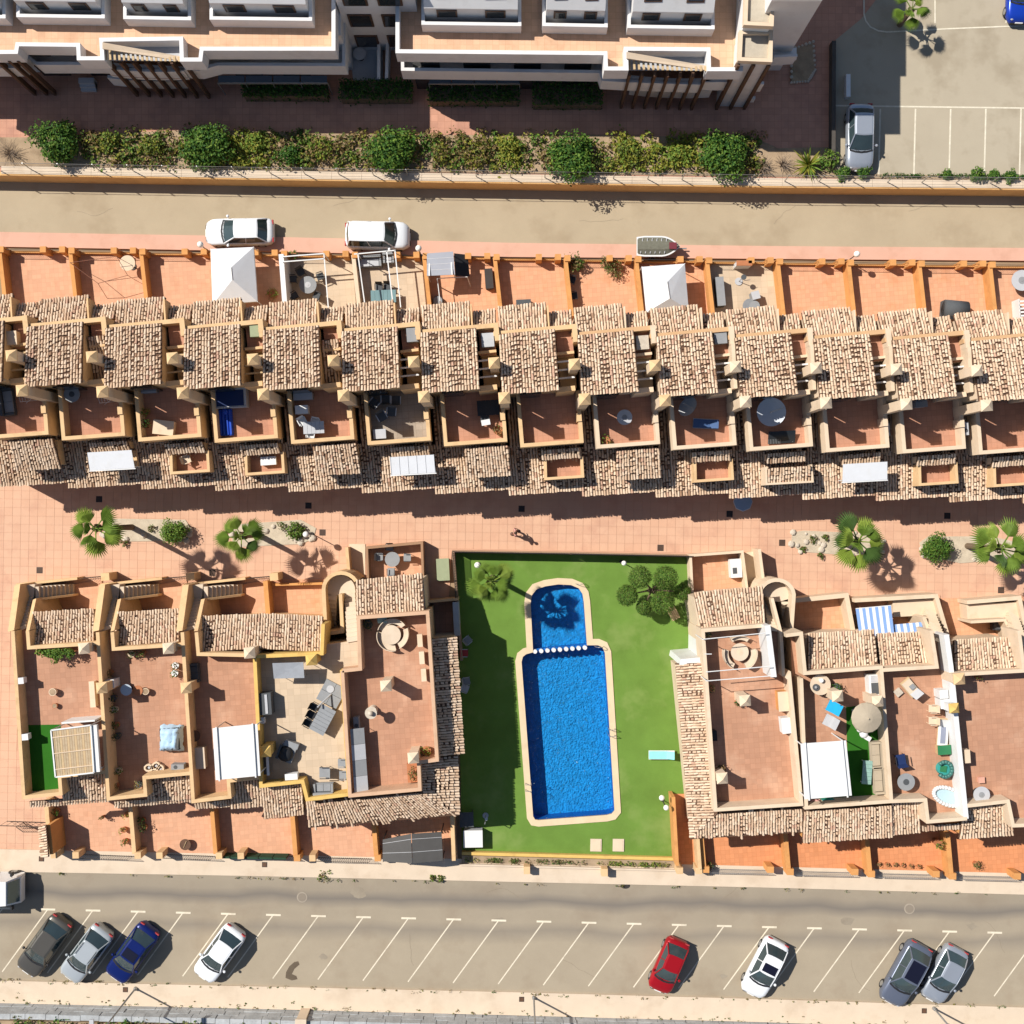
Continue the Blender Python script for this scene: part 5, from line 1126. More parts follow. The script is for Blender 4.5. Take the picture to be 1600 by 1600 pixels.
# ================================================================ furniture and small things
def rot2(p, c, a): ca, sa = math.cos(R(a)), math.sin(R(a)); return (c.x + p[0] * ca - p[1] * sa, c.y + p[0] * sa + p[1] * ca)
class Kit:                                     # writes parts in a local frame of a thing
    def __init__(s, name, label, cat, x, y, z, rot=0, h=.5, group=None):
        if 0 <= z - ZF < 1.2 and 940 < y < 1290: z = zfl(x) + z - ZF
        if z == 6.0: z = 5.5 if y > 600 else 7.3
        if z == 4.34: z = 4.14
        q = W(x, y, z + h); s.c = q; s.z = z; s.a = rot; s.t = thing(name, label, cat, (q.x, q.y, z), group)
    def box(s, nm, mat, x, y, dx, dy, z0, z1, r=0, par=None): return MB().box(rot2((x, y), s.c, s.a), (dx, dy), s.z + z0, s.z + z1, s.a + r).build(nm, mat, par or s.t)
    def cyl(s, nm, mat, x, y, r0, z0, z1, r1=None, n=20, par=None, sx=1.): return MB().cyl(rot2((x, y), s.c, s.a), s.z + z0, s.z + z1, r0, r1, n, sx=sx, rot=s.a).build(nm, mat, par or s.t)
    def tube(s, nm, mat, p, q, r=.02, par=None): return MB().tube((*rot2(p[:2], s.c, s.a), s.z + p[2]), (*rot2(q[:2], s.c, s.a), s.z + q[2]), r).build(nm, mat, par or s.t)
    def slab(s, nm, mat, pts, th, par=None): return MB().slab([(*rot2(p[:2], s.c, s.a), s.z + p[2]) for p in pts], th).build(nm, mat, par or s.t)
    def ball(s, nm, mat, x, y, z, r, sz=1., par=None): return MB().ball((*rot2((x, y), s.c, s.a), s.z + z), r, 12, 8, sz=sz).build(nm, mat, par or s.t, True)
    def legs(s, mat, dx, dy, h, r=.02):
        for i in (-1, 1):
            for j in (-1, 1): s.tube('leg', mat, (i * dx, j * dy, 0), (i * dx, j * dy, h), r)
def rtable(label, x, y, z, r, mat, h=.73, leg=None, inner=None):
    k = Kit('round_table', label, 'table', x, y, z, h=h); tp = k.cyl('table_top', mat, 0, 0, r, h - .04, h, n=28)
    if inner: k.cyl('centre_ring', inner, 0, 0, r * .35, h, h + .012, par=tp); k.cyl('rim', inner, 0, 0, r * .12, h + .012, h + .03, par=tp)
    k.cyl('leg', leg or IRON, 0, 0, .045, .03, h - .04, n=10); k.cyl('foot', leg or IRON, 0, 0, r * .5, 0, .04); return k.t
def chair(label, x, y, z, rot, mat, fr=None, group=None, s=1.):
    k = Kit('chair', label, 'chair', x, y, z, rot, .45, group); k.box('seat', mat, 0, 0, .46 * s, .46 * s, .4, .46); k.slab('backrest', mat, [(-.22 * s, -.23 * s, .46), (-.22 * s, .23 * s, .46), (-.30 * s, .23 * s, .9), (-.30 * s, -.23 * s, .9)], .05)
    for j in (-1, 1): k.box('armrest', fr or mat, -.02, j * .25 * s, .42 * s, .05, .62, .66)
    k.legs(fr or mat, .2 * s, .2 * s, .4); return k.t
def sofa(label, x, y, z, rot, ln, dp, mat, cush=None, n=2, group=None):
    k = Kit('sofa', label, 'sofa', x, y, z, rot, .5, group); k.box('base', mat, 0, 0, ln, dp, .08, .32); k.box('backrest', mat, 0, dp / 2 - .08, ln, .16, .32, .72)
    for j in (-1, 1): k.box('arm', mat, j * (ln / 2 - .07), -.06, .14, dp - .16, .32, .55)
    for i in range(n): k.box('cushion', cush or mat, -ln / 2 + .17 + (ln - .34) * (i + .5) / n, -.08, (ln - .38) / n, dp - .26, .33, .45)
    k.legs(IRON, ln / 2 - .1, dp / 2 - .1, .08); return k.t
def rect_table(label, x, y, z, rot, dx, dy, mat, h=.74, fr=None):
    k = Kit('table', label, 'table', x, y, z, rot, h); n = max(3, int(dx / .25))
    for i in range(n): k.box('plank', mat, -dx / 2 + dx * (i + .5) / n, 0, dx / n - .012, dy, h - .04, h)
    k.box('apron', fr or mat, 0, 0, dx - .1, dy - .1, h - .1, h - .045); k.legs(fr or mat, dx / 2 - .07, dy / 2 - .07, h - .05, .03); return k.t
def crate(name, label, cat, x, y, z, rot, dx, dy, h, mat, lid=None, group=None):
    k = Kit(name, label, cat, x, y, z, rot, h, group); k.box('body', mat, 0, 0, dx, dy, 0, h - .05); k.box('lid', lid or mat, 0, 0, dx + .04, dy + .04, h - .05, h); return k.t
def lounger(label, x, y, z, rot, mat, fr, ln=1.85, wd=.62, towel=None):
    k = Kit('sun_lounger', label, 'lounger', x, y, z, rot, .35); k.box('frame', fr, 0, 0, ln, wd, .25, .29); k.box('mattress', mat, -.25, 0, ln - .55, wd - .08, .29, .35)
    k.slab('headrest', mat, [(ln / 2 - .55, -wd / 2 + .04, .35), (ln / 2 - .55, wd / 2 - .04, .35), (ln / 2 - .05, wd / 2 - .04, .6), (ln / 2 - .05, -wd / 2 + .04, .6)], .05)
    if towel: k.box('towel', towel, -.2, 0, ln * .6, wd * .45, .35, .365)
    k.legs(fr, ln / 2 - .15, wd / 2 - .06, .25); return k.t
def acunit(label, x, y, z, rot, h=.0, mat=None):
    k = Kit('air_conditioner', label, 'air conditioner', x, y, z + h, rot, .5, 'air conditioners'); b = k.box('housing', mat or LGREY, 0, 0, .8, .34, .05, .62); k.cyl('fan_grille', DGREY, -.12, 0, .12, .62, .635, par=b)
    for j in (-1, 1): k.box('bracket', STEEL, j * .3, 0, .05, .36, 0, .05)
    return k.t
def dish(label, x, y, z, r, rot, tilt, mat):
    k = Kit('satellite_dish', label, 'satellite dish', x, y, z, rot, .8); mb = MB(); n, m = 24, 5; vs = [(0, 0, 0)]; ti = R(tilt)
    for j in range(1, m + 1):
        for i in range(n):
            a = 6.2832 * i / n; rr_ = r * j / m; vs.append((rr_ * math.cos(a), rr_ * math.sin(a), .22 * r * (j / m) ** 2))
    fs = [[0, 1 + i, 1 + (i + 1) % n] for i in range(n)] + [[1 + (j - 1) * n + i, 1 + j * n + i, 1 + j * n + (i + 1) % n, 1 + (j - 1) * n + (i + 1) % n] for j in range(1, m) for i in range(n)]
    def f(p): x_, z_ = p[0] * math.cos(ti) + p[2] * math.sin(ti), -p[0] * math.sin(ti) + p[2] * math.cos(ti); return (*rot2((x_, p[1]), k.c, k.a), k.z + .9 + z_)
    MB().add([f(p) for p in vs], fs).build('reflector', mat, k.t, True); k.tube('mast', STEEL, (0, 0, 0), (0, 0, .88), .035); e = f((0, 0, r * .9))
    arm = MB().tube(f((-r * .9, 0, .2 * r)), e, .015).build('feed_arm', STEEL, k.t); MB().ball(e, .06, 8, 5).build('receiver', LGREY, arm); k.cyl('foot', STEEL, 0, 0, .25, 0, .04); return k.t
def pot(label, x, y, z, r, mats, ph=.35, lh=.5, n=70, pm=None, seed=0, group=None):
    k = Kit('potted_plant', label, 'plant', x, y, z, 0, ph, group); k.cyl('pot', pm or TERRA, 0, 0, r * .62, 0, ph, r * .85, 14); m = MB(); rn = random.Random(seed + int(x)); z = k.z; leaves(m, (k.c.x, k.c.y, z + ph + lh * .4), (r * 1.25, r * 1.25, lh * .6), n, .07, mats, rn); m.build('foliage', LF, k.t); return k.t
def tent(label, P, ze, ridge, zr):
    c = W(*ridge[0], zr); t = thing('gazebo_tent', label, 'tent', (c.x, c.y, .1)); E = [W(x, y, ze) for x, y in P]; r0, r1 = W(*ridge[0], zr), W(*ridge[1], zr)
    mb = MB(); mb.add(E + [r0, r1], [[0, 4, 1], [1, 4, 5, 2], [2, 5, 3], [3, 5, 4, 0]]); mb.add([e for e in E] + [e - Vector((0, 0, .22)) for e in E], [[i, (i + 1) % 4, 4 + (i + 1) % 4, 4 + i] for i in range(4)]); cn = mb.build('canopy', FAB, t)
    MB().tube(r0, r1, .03).build('ridge_pole', STEEL, cn)
    for e in E: MB().tube((e.x, e.y, .1), e, .03).build('leg', WHITE, t)
    return t
def globe(label, x, y, z=0., h=2.1, r=.21, two=None):
    k = Kit('globe_lamp', label, 'lamp', x, y, z, 0, h); k.cyl('base', IRON, 0, 0, .12, 0, .08); k.tube('pole', IRON, (0, 0, 0), (0, 0, h - .15), .035); k.ball('globe', GLOBE, 0, 0, h, r)
    if two: k.ball('globe', GLOBE, two[0], two[1], h - .1, r); k.tube('arm', IRON, (0, 0, h - .35), (two[0], two[1], h - .25), .025)
    return k.t
GLOBE = M('opal_globe', (.82, .79, .72), .04, 4, .35)
def flat_canopy(label, P, z0, z1, legs_, base, ribs=1, mat=None):
    E = [W(P[0][0], P[0][1], z0), W(P[1][0], P[1][1], z1), W(P[2][0], P[2][1], z1), W(P[3][0], P[3][1], z0)]; c = sum(E, Vector()) / 4; base = zfl(P[0][0]) if base == ZF else base; t = thing('canopy', label, 'canopy', (c.x, c.y, base))
    cn = MB().slab(E, .05).build('roof_panel', mat or WHITE, t)
    for f in (.09, .9):
        a, b = E[0].lerp(E[3], f), E[1].lerp(E[2], f); MB().wall([(a + (a - b) * .02).xy, (b + (b - a) * .02).xy], .09, a.z + .03, a.z + .11).build('beam', WHITE, cn)
    for i in range(ribs): f = (i + 1) / (ribs + 1); a, b = E[0].lerp(E[1], f), E[3].lerp(E[2], f); MB().tube(a + Vector((0, 0, .004)), b + Vector((0, 0, .004)), .012, 5).build('seam', WHITE, cn)
    for e in E: q = e.lerp(c, .06); MB().tube((q.x, q.y, base), (q.x, q.y, q.z - .04), .04).build('leg', WHITE, t)
    return t
# ---- globe lamps
for a in (('white globe lamp on the sidewalk left of the white estate car', 313, 382), ('white globe lamp on the sidewalk right of the white van', 654, 388), ('white globe lamp on the sidewalk at the right part of the upper road', 1339, 397), ('globe lamp on the plaza above the leafy shrub', 478, 835)): globe(*a, z=.05)
globe('globe lamp standing by the upper left corner of the lawn', 746, 883, .03); globe('globe lamp by the lawn fence near the pruned tree', 975, 880, .03, 1.9, .17)
globe('twin globe lamp at the lower right of the lawn', 1041, 1262, .03, 2.0, .19, (-.28, .62))
# ---- gardens of the middle row
G = .1
rtable('round white table in the second garden of the middle row', 199, 411, G, .52, CREAM, 1.0)
k = Kit('clothes_dryer', 'thin bare pole frame standing in the garden with the white table', 'frame', 160, 440, G, 4, 1.5)
for a, b in (((-1.9, 1.3, 1.9), (1.2, 1.5, 1.9)), ((-1.9, 1.3, 1.9), (-.3, -.1, 1.5)), ((-.3, -.1, 1.5), (1.7, .3, 1.5)), ((1.2, 1.5, 1.9), (1.7, .3, 1.5)), ((-.3, -.1, 1.5), (-.3, -.8, 0)), ((-1.9, 1.3, 1.9), (-1.9, 1.3, 0)), ((1.2, 1.5, 1.9), (1.2, 1.5, 0)), ((1.7, .3, 1.5), (1.7, .3, 0))): k.tube('pole', M('rusty_pole', (.25, .11, .07), .2, 3, .8) if 'rusty_pole' not in bpy.data.materials else bpy.data.materials['rusty_pole'], a, b, .018)
tent('white gazebo tent in the left garden below the white estate car', [(329, 389), (396, 386), (402, 471), (332, 476)], 2.1, [(361, 418), (363, 437)], 2.95)
tent('white gazebo tent in the garden behind the covered boat', [(1003, 417), (1070, 412), (1076, 484), (1010, 488)], 2.1, [(1043, 440), (1047, 466)], 2.95)
pot('green plant beside the white screen wall of the beige garden', 427, 459, G, .4, [2, 2, 3], seed=1)
k = Kit('pergola', 'white pipe pergola over the round table garden', 'pergola', 480, 440, 0, 0, 2)
for a, b in (((441, 401), (506, 396)), ((441, 409), (507, 404)), ((506, 396), (513, 482))):
    pa, pb = W(*a, 2.2), W(*b, 2.2); MB().wall([pa.xy, pb.xy], .07, 2.13, 2.2).build('beam', WHITE, k.t)
for a in ((441, 401), (506, 396), (513, 482)): pa = W(*a, 2.15); MB().tube((pa.x, pa.y, .1), pa, .035).build('post', WHITE, k.t)
MB().wall(L([(439, 397), (445, 476)], 2.1), .32, .1, 2.1).build('screen', WHITE, k.t)
rtable('round grey garden table under the white pipe pergola', 481, 445, G, .58, GREY, inner=LGREY)
for i, (x, y, r_) in enumerate(((458, 436, 0), (460, 462, 30), (500, 432, 200), (495, 462, 160), (470, 425, -60))): chair('dark wire chair at the round grey garden table, ' + ['left', 'lower left', 'upper right', 'lower right', 'above it'][i], x, y, G, r_, DGREY, IRON, 'chairs at the round grey garden table')
pot('green plant at the top of the pergola garden', 458, 399, G, .3, [1, 2], seed=3)
k = Kit('pergola', 'white pipe pergola over the grey sofa garden', 'pergola', 590, 440, 0, 0, 2)
for a, b in (((553, 397), (618, 391)), ((559, 396), (570, 476)), ((604, 392), (614, 476)), ((617, 391), (626, 480))):
    pa, pb = W(*a, 2.2), W(*b, 2.2); MB().wall([pa.xy, pb.xy], .07, 2.13, 2.2).build('beam', WHITE, k.t)
for a in ((559, 396), (617, 391), (626, 480), (570, 476)): pa = W(*a, 2.15); MB().tube((pa.x, pa.y, .1), pa, .035).build('post', WHITE, k.t)
sofa('grey garden sofa under the white pipe pergola', 577, 408, G, 3, 1.6, .75, GREY, LGREY); sofa('small grey garden armchair right of the grey garden sofa', 607, 403, G, 3, .75, .7, GREY, LGREY, 1)
rect_table('teal glass table in the grey sofa garden', 599, 463, G, 2, 1.7, .85, M('teal_glass', (.17, .27, .28), .08, 2, .2, spec=.6), fr=IRON)
for i, (x, y) in enumerate(((592, 449), (605, 448))): chair('dark chair at the teal glass table, ' + ['left one', 'right one'][i], x, y, G, -90, DGREY, IRON, 'chairs at the teal glass table')
flat_canopy('grey ribbed awning roof in the garden right of the grey sofa garden', [(667, 431), (667, 396), (708, 393), (711, 429)], 2.1, 2.3, 4, G, 3, M('grey_panel', (.36, .37, .41), .05, 2, .6))
k = Kit('tarp_frame', 'black tarpaulin on a white pipe frame beside the grey awning roof', 'frame', 722, 412, G, 3, 1.2); k.slab('tarp', BLACK, [(-.5, -.8, 1.3), (.45, -.8, .9), (.4, .65, .9), (-.5, .7, 1.3)], .04)
for a, b in (((-1.7, -.9, 1.2), (.3, -.9, 1.2)), ((.3, -.9, 1.2), (.45, -1.3, 0)), ((-1.7, -.9, 1.2), (-1.6, -2.4, 1.2)), ((-1.6, -2.4, 1.2), (-1.6, -2.4, 0))): k.tube('pole', WHITE, a, b, .03)
crate('garden_bench', 'dark bench with odds and ends against the wall of the grey awning garden', 'bench', 764, 435, G, 4, .5, 1.3, .5, DGREY, IRON)
k = Kit('garden_pouf', 'dark round pouf in the grey awning garden', 'pouf', 684, 470, G, 0, .4); k.cyl('body', DGREY, 0, 0, .38, 0, .35, .34); k.cyl('cushion', GREY, 0, 0, .33, .35, .42, .3)
crate('planter_box', 'black trough standing by the tiles in an otherwise empty orange garden', 'planter', 818, 473, G, 3, .95, .4, .5, BLACK, DGREY)
chair('black garden chair by the wall, upper one of two', 894, 437, G, -15, BLACK); chair('black garden chair by the wall, lower one of two', 897, 462, G, 10, BLACK)
for i, (x, y, r_) in enumerate(((895, 409, .8), (905, 412, .5), (950, 410, .6), (962, 420, .8))): bush('creeper', ['dry creeper in the corner above the black chairs', 'small dry creeper beside the corner creeper', 'sprawling brown creeper on the garden railing', 'larger brown creeper hanging from the garden railing'][i], x, y, G, r_, 1.0, [4, 5, 4, 1], 260, .08, 'plant', seed=i)
crate('sideboard', 'long dark grey sideboard in the beige garden right of the tent', 'sideboard', 1126, 455, G, 5, .5, 1.9, .85, DGREY, GREY)
k = Kit('exercise_stand', 'small round stand with a handle in the beige garden', 'stand', 1157, 437, G, 30, .6); k.cyl('foot', LGREY, 0, 0, .26, 0, .06); k.tube('pole', STEEL, (0, 0, 0), (.15, 0, 1.0), .025); k.cyl('top', DGREY, .15, 0, .18, 1, 1.05); k.tube('handle', STEEL, (.1, -.2, .9), (.5, -.35, .8), .02)
crate('cube_stool', 'grey cube on the beige garden floor', 'stool', 1181, 461, G, 15, .5, .5, .75, GREY, LGREY)
k = Kit('wire_table', 'round wire table half hidden by the tiles in the beige garden', 'table', 1172, 478, G, 0, .6); k.cyl('table_top', STEEL, 0, 0, .5, .58, .61); k.cyl('cushion', GREY, .3, .0, .34, .61, .66); k.legs(STEEL, .28, .28, .58)
crate('wall_heater', 'white box on the street wall of the beige garden', 'box', 1163, 411, G, 0, 1.0, .3, 1.1, PALEW, TERRA)
k = Kit('covered_grill', 'domed dark grill cover in the orange garden at the right', 'grill', 1494, 483, G, -5, .9); k.box('body', DGREY, 0, 0, 1.5, 1.2, 0, .8); MB().tube((*rot2((-.75, 0), k.c, k.a), G + .8), (*rot2((.75, 0), k.c, k.a), G + .8), .58, 16).build('dome', DGREY, k.t, True); k.box('flap', BLACK, 0, -.45, 1.3, .5, .8, 1.0)
rtable('round concrete table at the right edge garden', 1597, 438, G, .7, LGREY, inner=GREY)
k = Kit('slatted_gate', 'white slatted panel at the right edge of the gardens', 'panel', 1601, 492, G, 4, 1)
for i in range(9): k.box('slat', WHITE, 0, -1 + i * .24, .6, .12, .95, 1.0)
k.box('frame', WHITE, -.3, 0, .06, 2.2, 0, 1)
# ---- terraces of the middle row
Z6 = 6.0
sofa('dark lounge seat on the leftmost terrace of the middle row', 10, 628, Z6, 98, 1.7, .8, DGREY, GREY)
rtable('round dark table on the second terrace of the middle row', 112, 616, Z6, .5, GREY, inner=DGREY)
for i, (x, y) in enumerate(((38, 617), (162, 619))):
    k = Kit('clothes_rack', ['white folding clothes rack on the leftmost terrace', 'white folding clothes rack on the second terrace'][i], 'rack', x, y, Z6, 15, .8)
    for j in range(5): k.tube('bar', WHITE, (-.35 + .17 * j, -.35, .8), (-.35 + .17 * j, .35, .8), .012)
    for j in (-1, 1): k.tube('leg', WHITE, (-.35, j * .35, 0), (.35, j * .35, .8), .015); k.tube('leg', WHITE, (.35, j * .35, 0), (-.35, j * .35, .8), .015)
crate('storage_box', 'grey box under the wall of the third terrace', 'box', 232, 609, Z6, 4, .9, .35, .5, GREY, LGREY); pot('yellow-green potted plant on the third terrace', 228, 644, Z6, .26, [3, 2], seed=2); pot('dark plant by the left parapet of the third terrace', 228, 662, Z6, .3, [0, 0, 1], seed=4)
crate('storage_chest', 'tan chest with slanted lid at the bottom of the third terrace', 'chest', 255, 668, Z6, -6, 1.25, .85, .5, KERB, CREAM)
k = Kit('plunge_pool', 'framed rectangular pool with navy cover on the fourth terrace', 'pool', 360, 622, Z6, 3, .7); k.box('tank', LGREY, 0, 0, 1.95, 1.15, 0, .72); k.box('cover', NAVY, -.02, 0, 1.7, .98, .72, .74)
for j in (-1, 1): k.tube('rail', LGREY, (-.98, j * .58, .74), (.98, j * .58, .74), .04)
k = Kit('air_mattress', 'bright blue inflatable mattress on the fourth terrace', 'mattress', 352, 660, Z6, 94, .3); k.box('mattress', BLUE, 0, 0, 1.65, .85, 0, .22)
for j in range(4): k.tube('chamber', BLUE, (-.78, -.31 + j * .205, .22), (.78, -.31 + j * .205, .22), .1)
k.ball('pillow', BLUE, .68, 0, .28, .2, .5)
crate('storage_box', 'light grey box under the wall of the fifth terrace', 'box', 473, 618, Z6, 4, 1.15, .5, .6, GREY, LGREY); crate('side_cabinet', 'white cabinet by the left parapet of the fifth terrace', 'cabinet', 471, 640, Z6, 4, .75, .5, .7, PALEW, WHITE)
rect_table('grey table on the fifth terrace', 490, 668, Z6, 3, 1.3, .75, LGREY, fr=GREY)
for i, (x, y, r_) in enumerate(((473, 659, -60), (493, 660, -100), (486, 678, 80))): chair(['white plastic chair at the upper left of the grey table on the fifth terrace', 'white plastic chair right of the other white chair on the fifth terrace', 'white plastic chair below the grey table on the fifth terrace'][i], x, y, Z6, r_, WHITE)
for i, (x, y, r_, lb) in enumerate(((585, 630, 50, 'leftmost of the group'), (603, 624, 90, 'second from left'), (619, 625, 90, 'rightmost of the group'), (597, 651, -60, 'lower left'), (612, 644, -95, 'lower right'))): chair('dark chair with pale frame on the stone floored sixth terrace, ' + lb, x, y, Z6, r_, DGREY, LGREY, None, 1.15)
crate('storage_box', 'grey box in the lower left corner of the sixth terrace', 'box', 593, 678, Z6, 4, .75, .55, .55, GREY, LGREY)
rect_table('black table by the right parapet of the seventh terrace', 763, 637, Z6, 4, 1.4, .95, BLACK); chair('dark chair with white cushion at the black terrace table', 758, 655, Z6, 90, DGREY); crate('white_cushion', 'white cushion below the black terrace table', 'cushion', 759, 660, Z6 + .45, 10, .5, .3, .12, WHITE)
pot('reddish pots of plants in the lower right corner of the seventh terrace', 778, 672, Z6, .35, [4, 5, 4], seed=6)
rtable('round grey table on the ninth terrace', 976, 652, Z6, .48, LGREY, inner=GREY); pot('green plant in the lower left corner of the ninth terrace', 945, 690, Z6, .42, [2, 2, 1], seed=8)
dish('tilted grey satellite dish on the tenth terrace', 1076, 637, Z6, .66, 150, 50, LGREY); lounger('blue sun lounger on the tenth terrace', 1103, 662, Z6, -3, M('blue_mesh', (.05, .10, .22), .1, 3, .7), STEEL, 1.6)
dish('large grey-white satellite dish on the eleventh terrace', 1205, 644, Z6, .88, 200, 18, M('dish_grey', (.46, .48, .52), .06, 2, .5))
k = Kit('solar_panel', 'dark panel with pale frame at the bottom of the eleventh terrace', 'panel', 1222, 683, Z6, 3, .4)
k.slab('panel', M('panel_dark', (.02, .025, .03), .1, 2, .25), [(-.85, -.38, .15), (.85, -.38, .15), (.85, .38, .5), (-.85, .38, .5)], .04)
for i in range(8): k.tube('bar', GREY, (-.8 + .1 * i, -.38, .16), (-.8 + .1 * i, -.1, .29), .012)
k.legs(STEEL, .7, .3, .2)
acunit('white air conditioner on the right parapet of the twelfth terrace', 1385, 671, Z6, 94); acunit('white air conditioner on the right parapet of the thirteenth terrace', 1508, 670, Z6, 94)
crate('folded_table', 'pale folded table under the wall of the thirteenth terrace', 'table', 1440, 630, Z6, 5, .7, .45, .7, LGREY, GREY)
for i, (x, y, m_) in enumerate(((400, 515, TGREEN), (645, 523, GREY), (762, 531, LGREY), (16, 528, CREAM), (1126, 526, GREY), (1004, 535, ROCK))):
    crate('roof_box', ['pale green box in the light well above the fourth terrace', 'grey box in the light well above the sixth terrace', 'steel grey box in the light well above the seventh terrace', 'cream box in the leftmost light well', 'grey box in the light well above the tenth terrace', 'brown box in the light well above the ninth terrace'][i], 'box', x, y, Z6, 4, .72, .8, .6, m_)
crate('balcony_box', 'pale box on the small balcony below the fourth terrace', 'box', 419, 720, 4.34, 4, .95, .5, .45, PALEW); chair('folding chair on the small balcony below the third terrace', 292, 718, 4.34, 20, CREAM)
k = Kit('glass_table', 'octagonal blue glass table under the eaves at the plaza', 'table', 1161, 784, 0, 0, .7); k.cyl('table_top', M('blue_glass', (.22, .33, .46), .08, 2, .1, spec=.7), 0, 0, .62, .68, .71, n=8); k.cyl('rim', WHITE, 0, 0, .66, .66, .68, n=8); k.legs(WHITE, .3, .3, .66)
# ---- lower left houses
Z5 = ZF
Z5 = 4.8; rnd = random.Random(77); q = W(90, 1020, Z5 + .8); t = thing('climbing_plant', 'leafy green climber below the tiles of the leftmost terrace house', 'plant', (q.x, q.y, Z5)); m = MB()
for i in range(16): p = W(rnd.uniform(58, 122), rnd.uniform(1016, 1024) + (8 if i in (5, 6) else 0), Z5 + .8); leaves(m, p, (.3, .28, .3), 45, .09, [1, 2, 2], rnd)
m.build('foliage', LF, t); MB().wall(L([(58, 1018), (122, 1014)], Z5 + .3), .3, Z5, Z5 + .35).build('trough', TERRA, t); Z5 = ZF
for i, (x, y, pm) in enumerate(((83, 1081, CREAM), (85, 1103, TERRA))): k = Kit('flower_pot', ['cream empty pot on the leftmost roof terrace', 'small terracotta pot on the leftmost roof terrace'][i], 'pot', x, y, Z5, 0, .3); k.cyl('pot', pm, 0, 0, .18 - .05 * i, 0, .4 - .12 * i, .24 - .07 * i); k.cyl('soil', SOIL, 0, 0, .2 - .06 * i, .36 - .12 * i, .405 - .12 * i)
# reed pergola
Z5 = 4.8
P = [(80, 1141), (142, 1133), (147, 1207), (87, 1214)]; E = [W(x, y, Z5 + 2.2) for x, y in P]; c = sum(E, Vector()) / 4; t = thing('reed_pergola', 'pergola with reed roof and white frame beside the green turf patch', 'pergola', (c.x, c.y, Z5))
for i in range(16): f0, f1 = (i + .05) / 16, (i + .92) / 16; MB().slab([E[0].lerp(E[1], f0), E[0].lerp(E[1], f1), E[3].lerp(E[2], f1), E[3].lerp(E[2], f0)], .03).build('reed_slat', REED if i % 3 else WOODP, t)
for i in range(4): MB().wall([E[i].xy, E[(i + 1) % 4].xy], .08, Z5 + 2.14, Z5 + 2.26).build('rail', WHITE, t); MB().tube((E[i].x, E[i].y, Z5), E[i], .04).build('post', WHITE, t)
for f in (.16, .5, .84): MB().wall([E[0].lerp(E[3], f).xy, E[1].lerp(E[2], f).xy], .05, Z5 + 2.2, Z5 + 2.25).build('crossbar', CREAM, t)
MB().wall(L([(147, 1133), (152, 1206)], Z5 + 2.1), .35, Z5 + 1.9, Z5 + 2.15).build('side_panel', WHITE, t); MB().wall(L([(96, 1130), (148, 1126)], Z5 + 1.6), .1, Z5, Z5 + 1.6).build('screen', WHITE, t)
Z5 = ZF
for i, (x, y) in enumerate(((30, 1064), (37, 1152))): crate('wall_box', ['white box on the left parapet, upper one', 'white box on the left parapet, lower one'][i], 'box', x, y, Z5 + .5, 5, .5, .35, .5, PALEW)
crate('wall_cabinet', 'pale cabinet beside the chimney between the first two roof terraces', 'cabinet', 170, 1069, Z5, 5, .6, .5, 1.1, PALEW); crate('wall_cabinet', 'cream bench along the parapet right of the pots', 'bench', 144, 1085, Z5, 4, .3, 1.6, .5, CREAM)
rtable('small pale blue round table on the second roof terrace', 197, 1078, Z5, .36, M('pale_blue_metal', (.38, .43, .48), .05, 2, .5)); rtable('brown round stool right of the pale blue table', 215, 1079, Z5, .32, TERRA, .45)
k = Kit('flower_pot', 'cream pot right of the brown stool on the second roof terrace', 'pot', 228, 1080, Z5, 0, .3); k.cyl('pot', CREAM, 0, 0, .16, 0, .4, .22); k.cyl('soil', SOIL, 0, 0, .18, .36, .405)
for i, (x, y) in enumerate(((171, 1051), (177, 1091), (179, 1109), (181, 1133), (183, 1150), (185, 1205), (180, 1228), (217, 1226), (205, 1022), (222, 1021), (274, 1040), (273, 1052))): pot(['potted plant at the top of the shaded wall of the second roof terrace', 'dry potted plant by the shaded wall, second down', 'dry potted plant by the shaded wall, third down', 'dry potted plant by the shaded wall, fourth down', 'dry potted plant by the shaded wall, fifth down', 'potted plant low on the shaded wall of the second roof terrace', 'potted plant in the lower left corner of the second roof terrace', 'reddish potted plant in the lower recess of the second roof terrace', 'potted plant below the tiles of the second roof terrace, left', 'potted plant below the tiles of the second roof terrace, right', 'small white-potted plant by the right parapet of the second roof terrace, upper', 'small white-potted plant by the right parapet of the second roof terrace, lower'][i], x, y, Z5, .26, [[1, 4, 5], [4, 5], [5, 1]][i % 3], n=45, pm=[TERRA, DGREY, CREAM][i % 3] if i < 10 else WHITE, seed=i)
Z5 = 4.3; q = W(265, 1155, Z5 + .7); t = thing('sheeted_table', 'furniture under a crumpled pale blue sheet on the second roof terrace', 'cover', (q.x, q.y, Z5)); mb = MB(); n = 14; rn = random.Random(2); vs = []
for i in range(n):
    for j in range(n):
        x_, y_ = -.78 + 1.56 * i / (n - 1), -.9 + 1.8 * j / (n - 1); e = max(abs(x_) / .78, abs(y_) / .9); vs.append((q.x + x_ * (1 - .12 * (e > .9) * rn.random()), q.y + y_ * (1 - .12 * (e > .9) * rn.random()), Z5 + (.95 - .7 * max(0, e - .6) / .4) + rn.uniform(-.09, .09)))
mb.add(vs, [[i * n + j, (i + 1) * n + j, (i + 1) * n + j + 1, i * n + j + 1] for i in range(n - 1) for j in range(n - 1)]); mb.build('sheet', PALEB, t, True); MB().box(q, (1.2, 1.4), Z5, Z5 + .7, 4).build('table', DGREY, t); Z5 = ZF
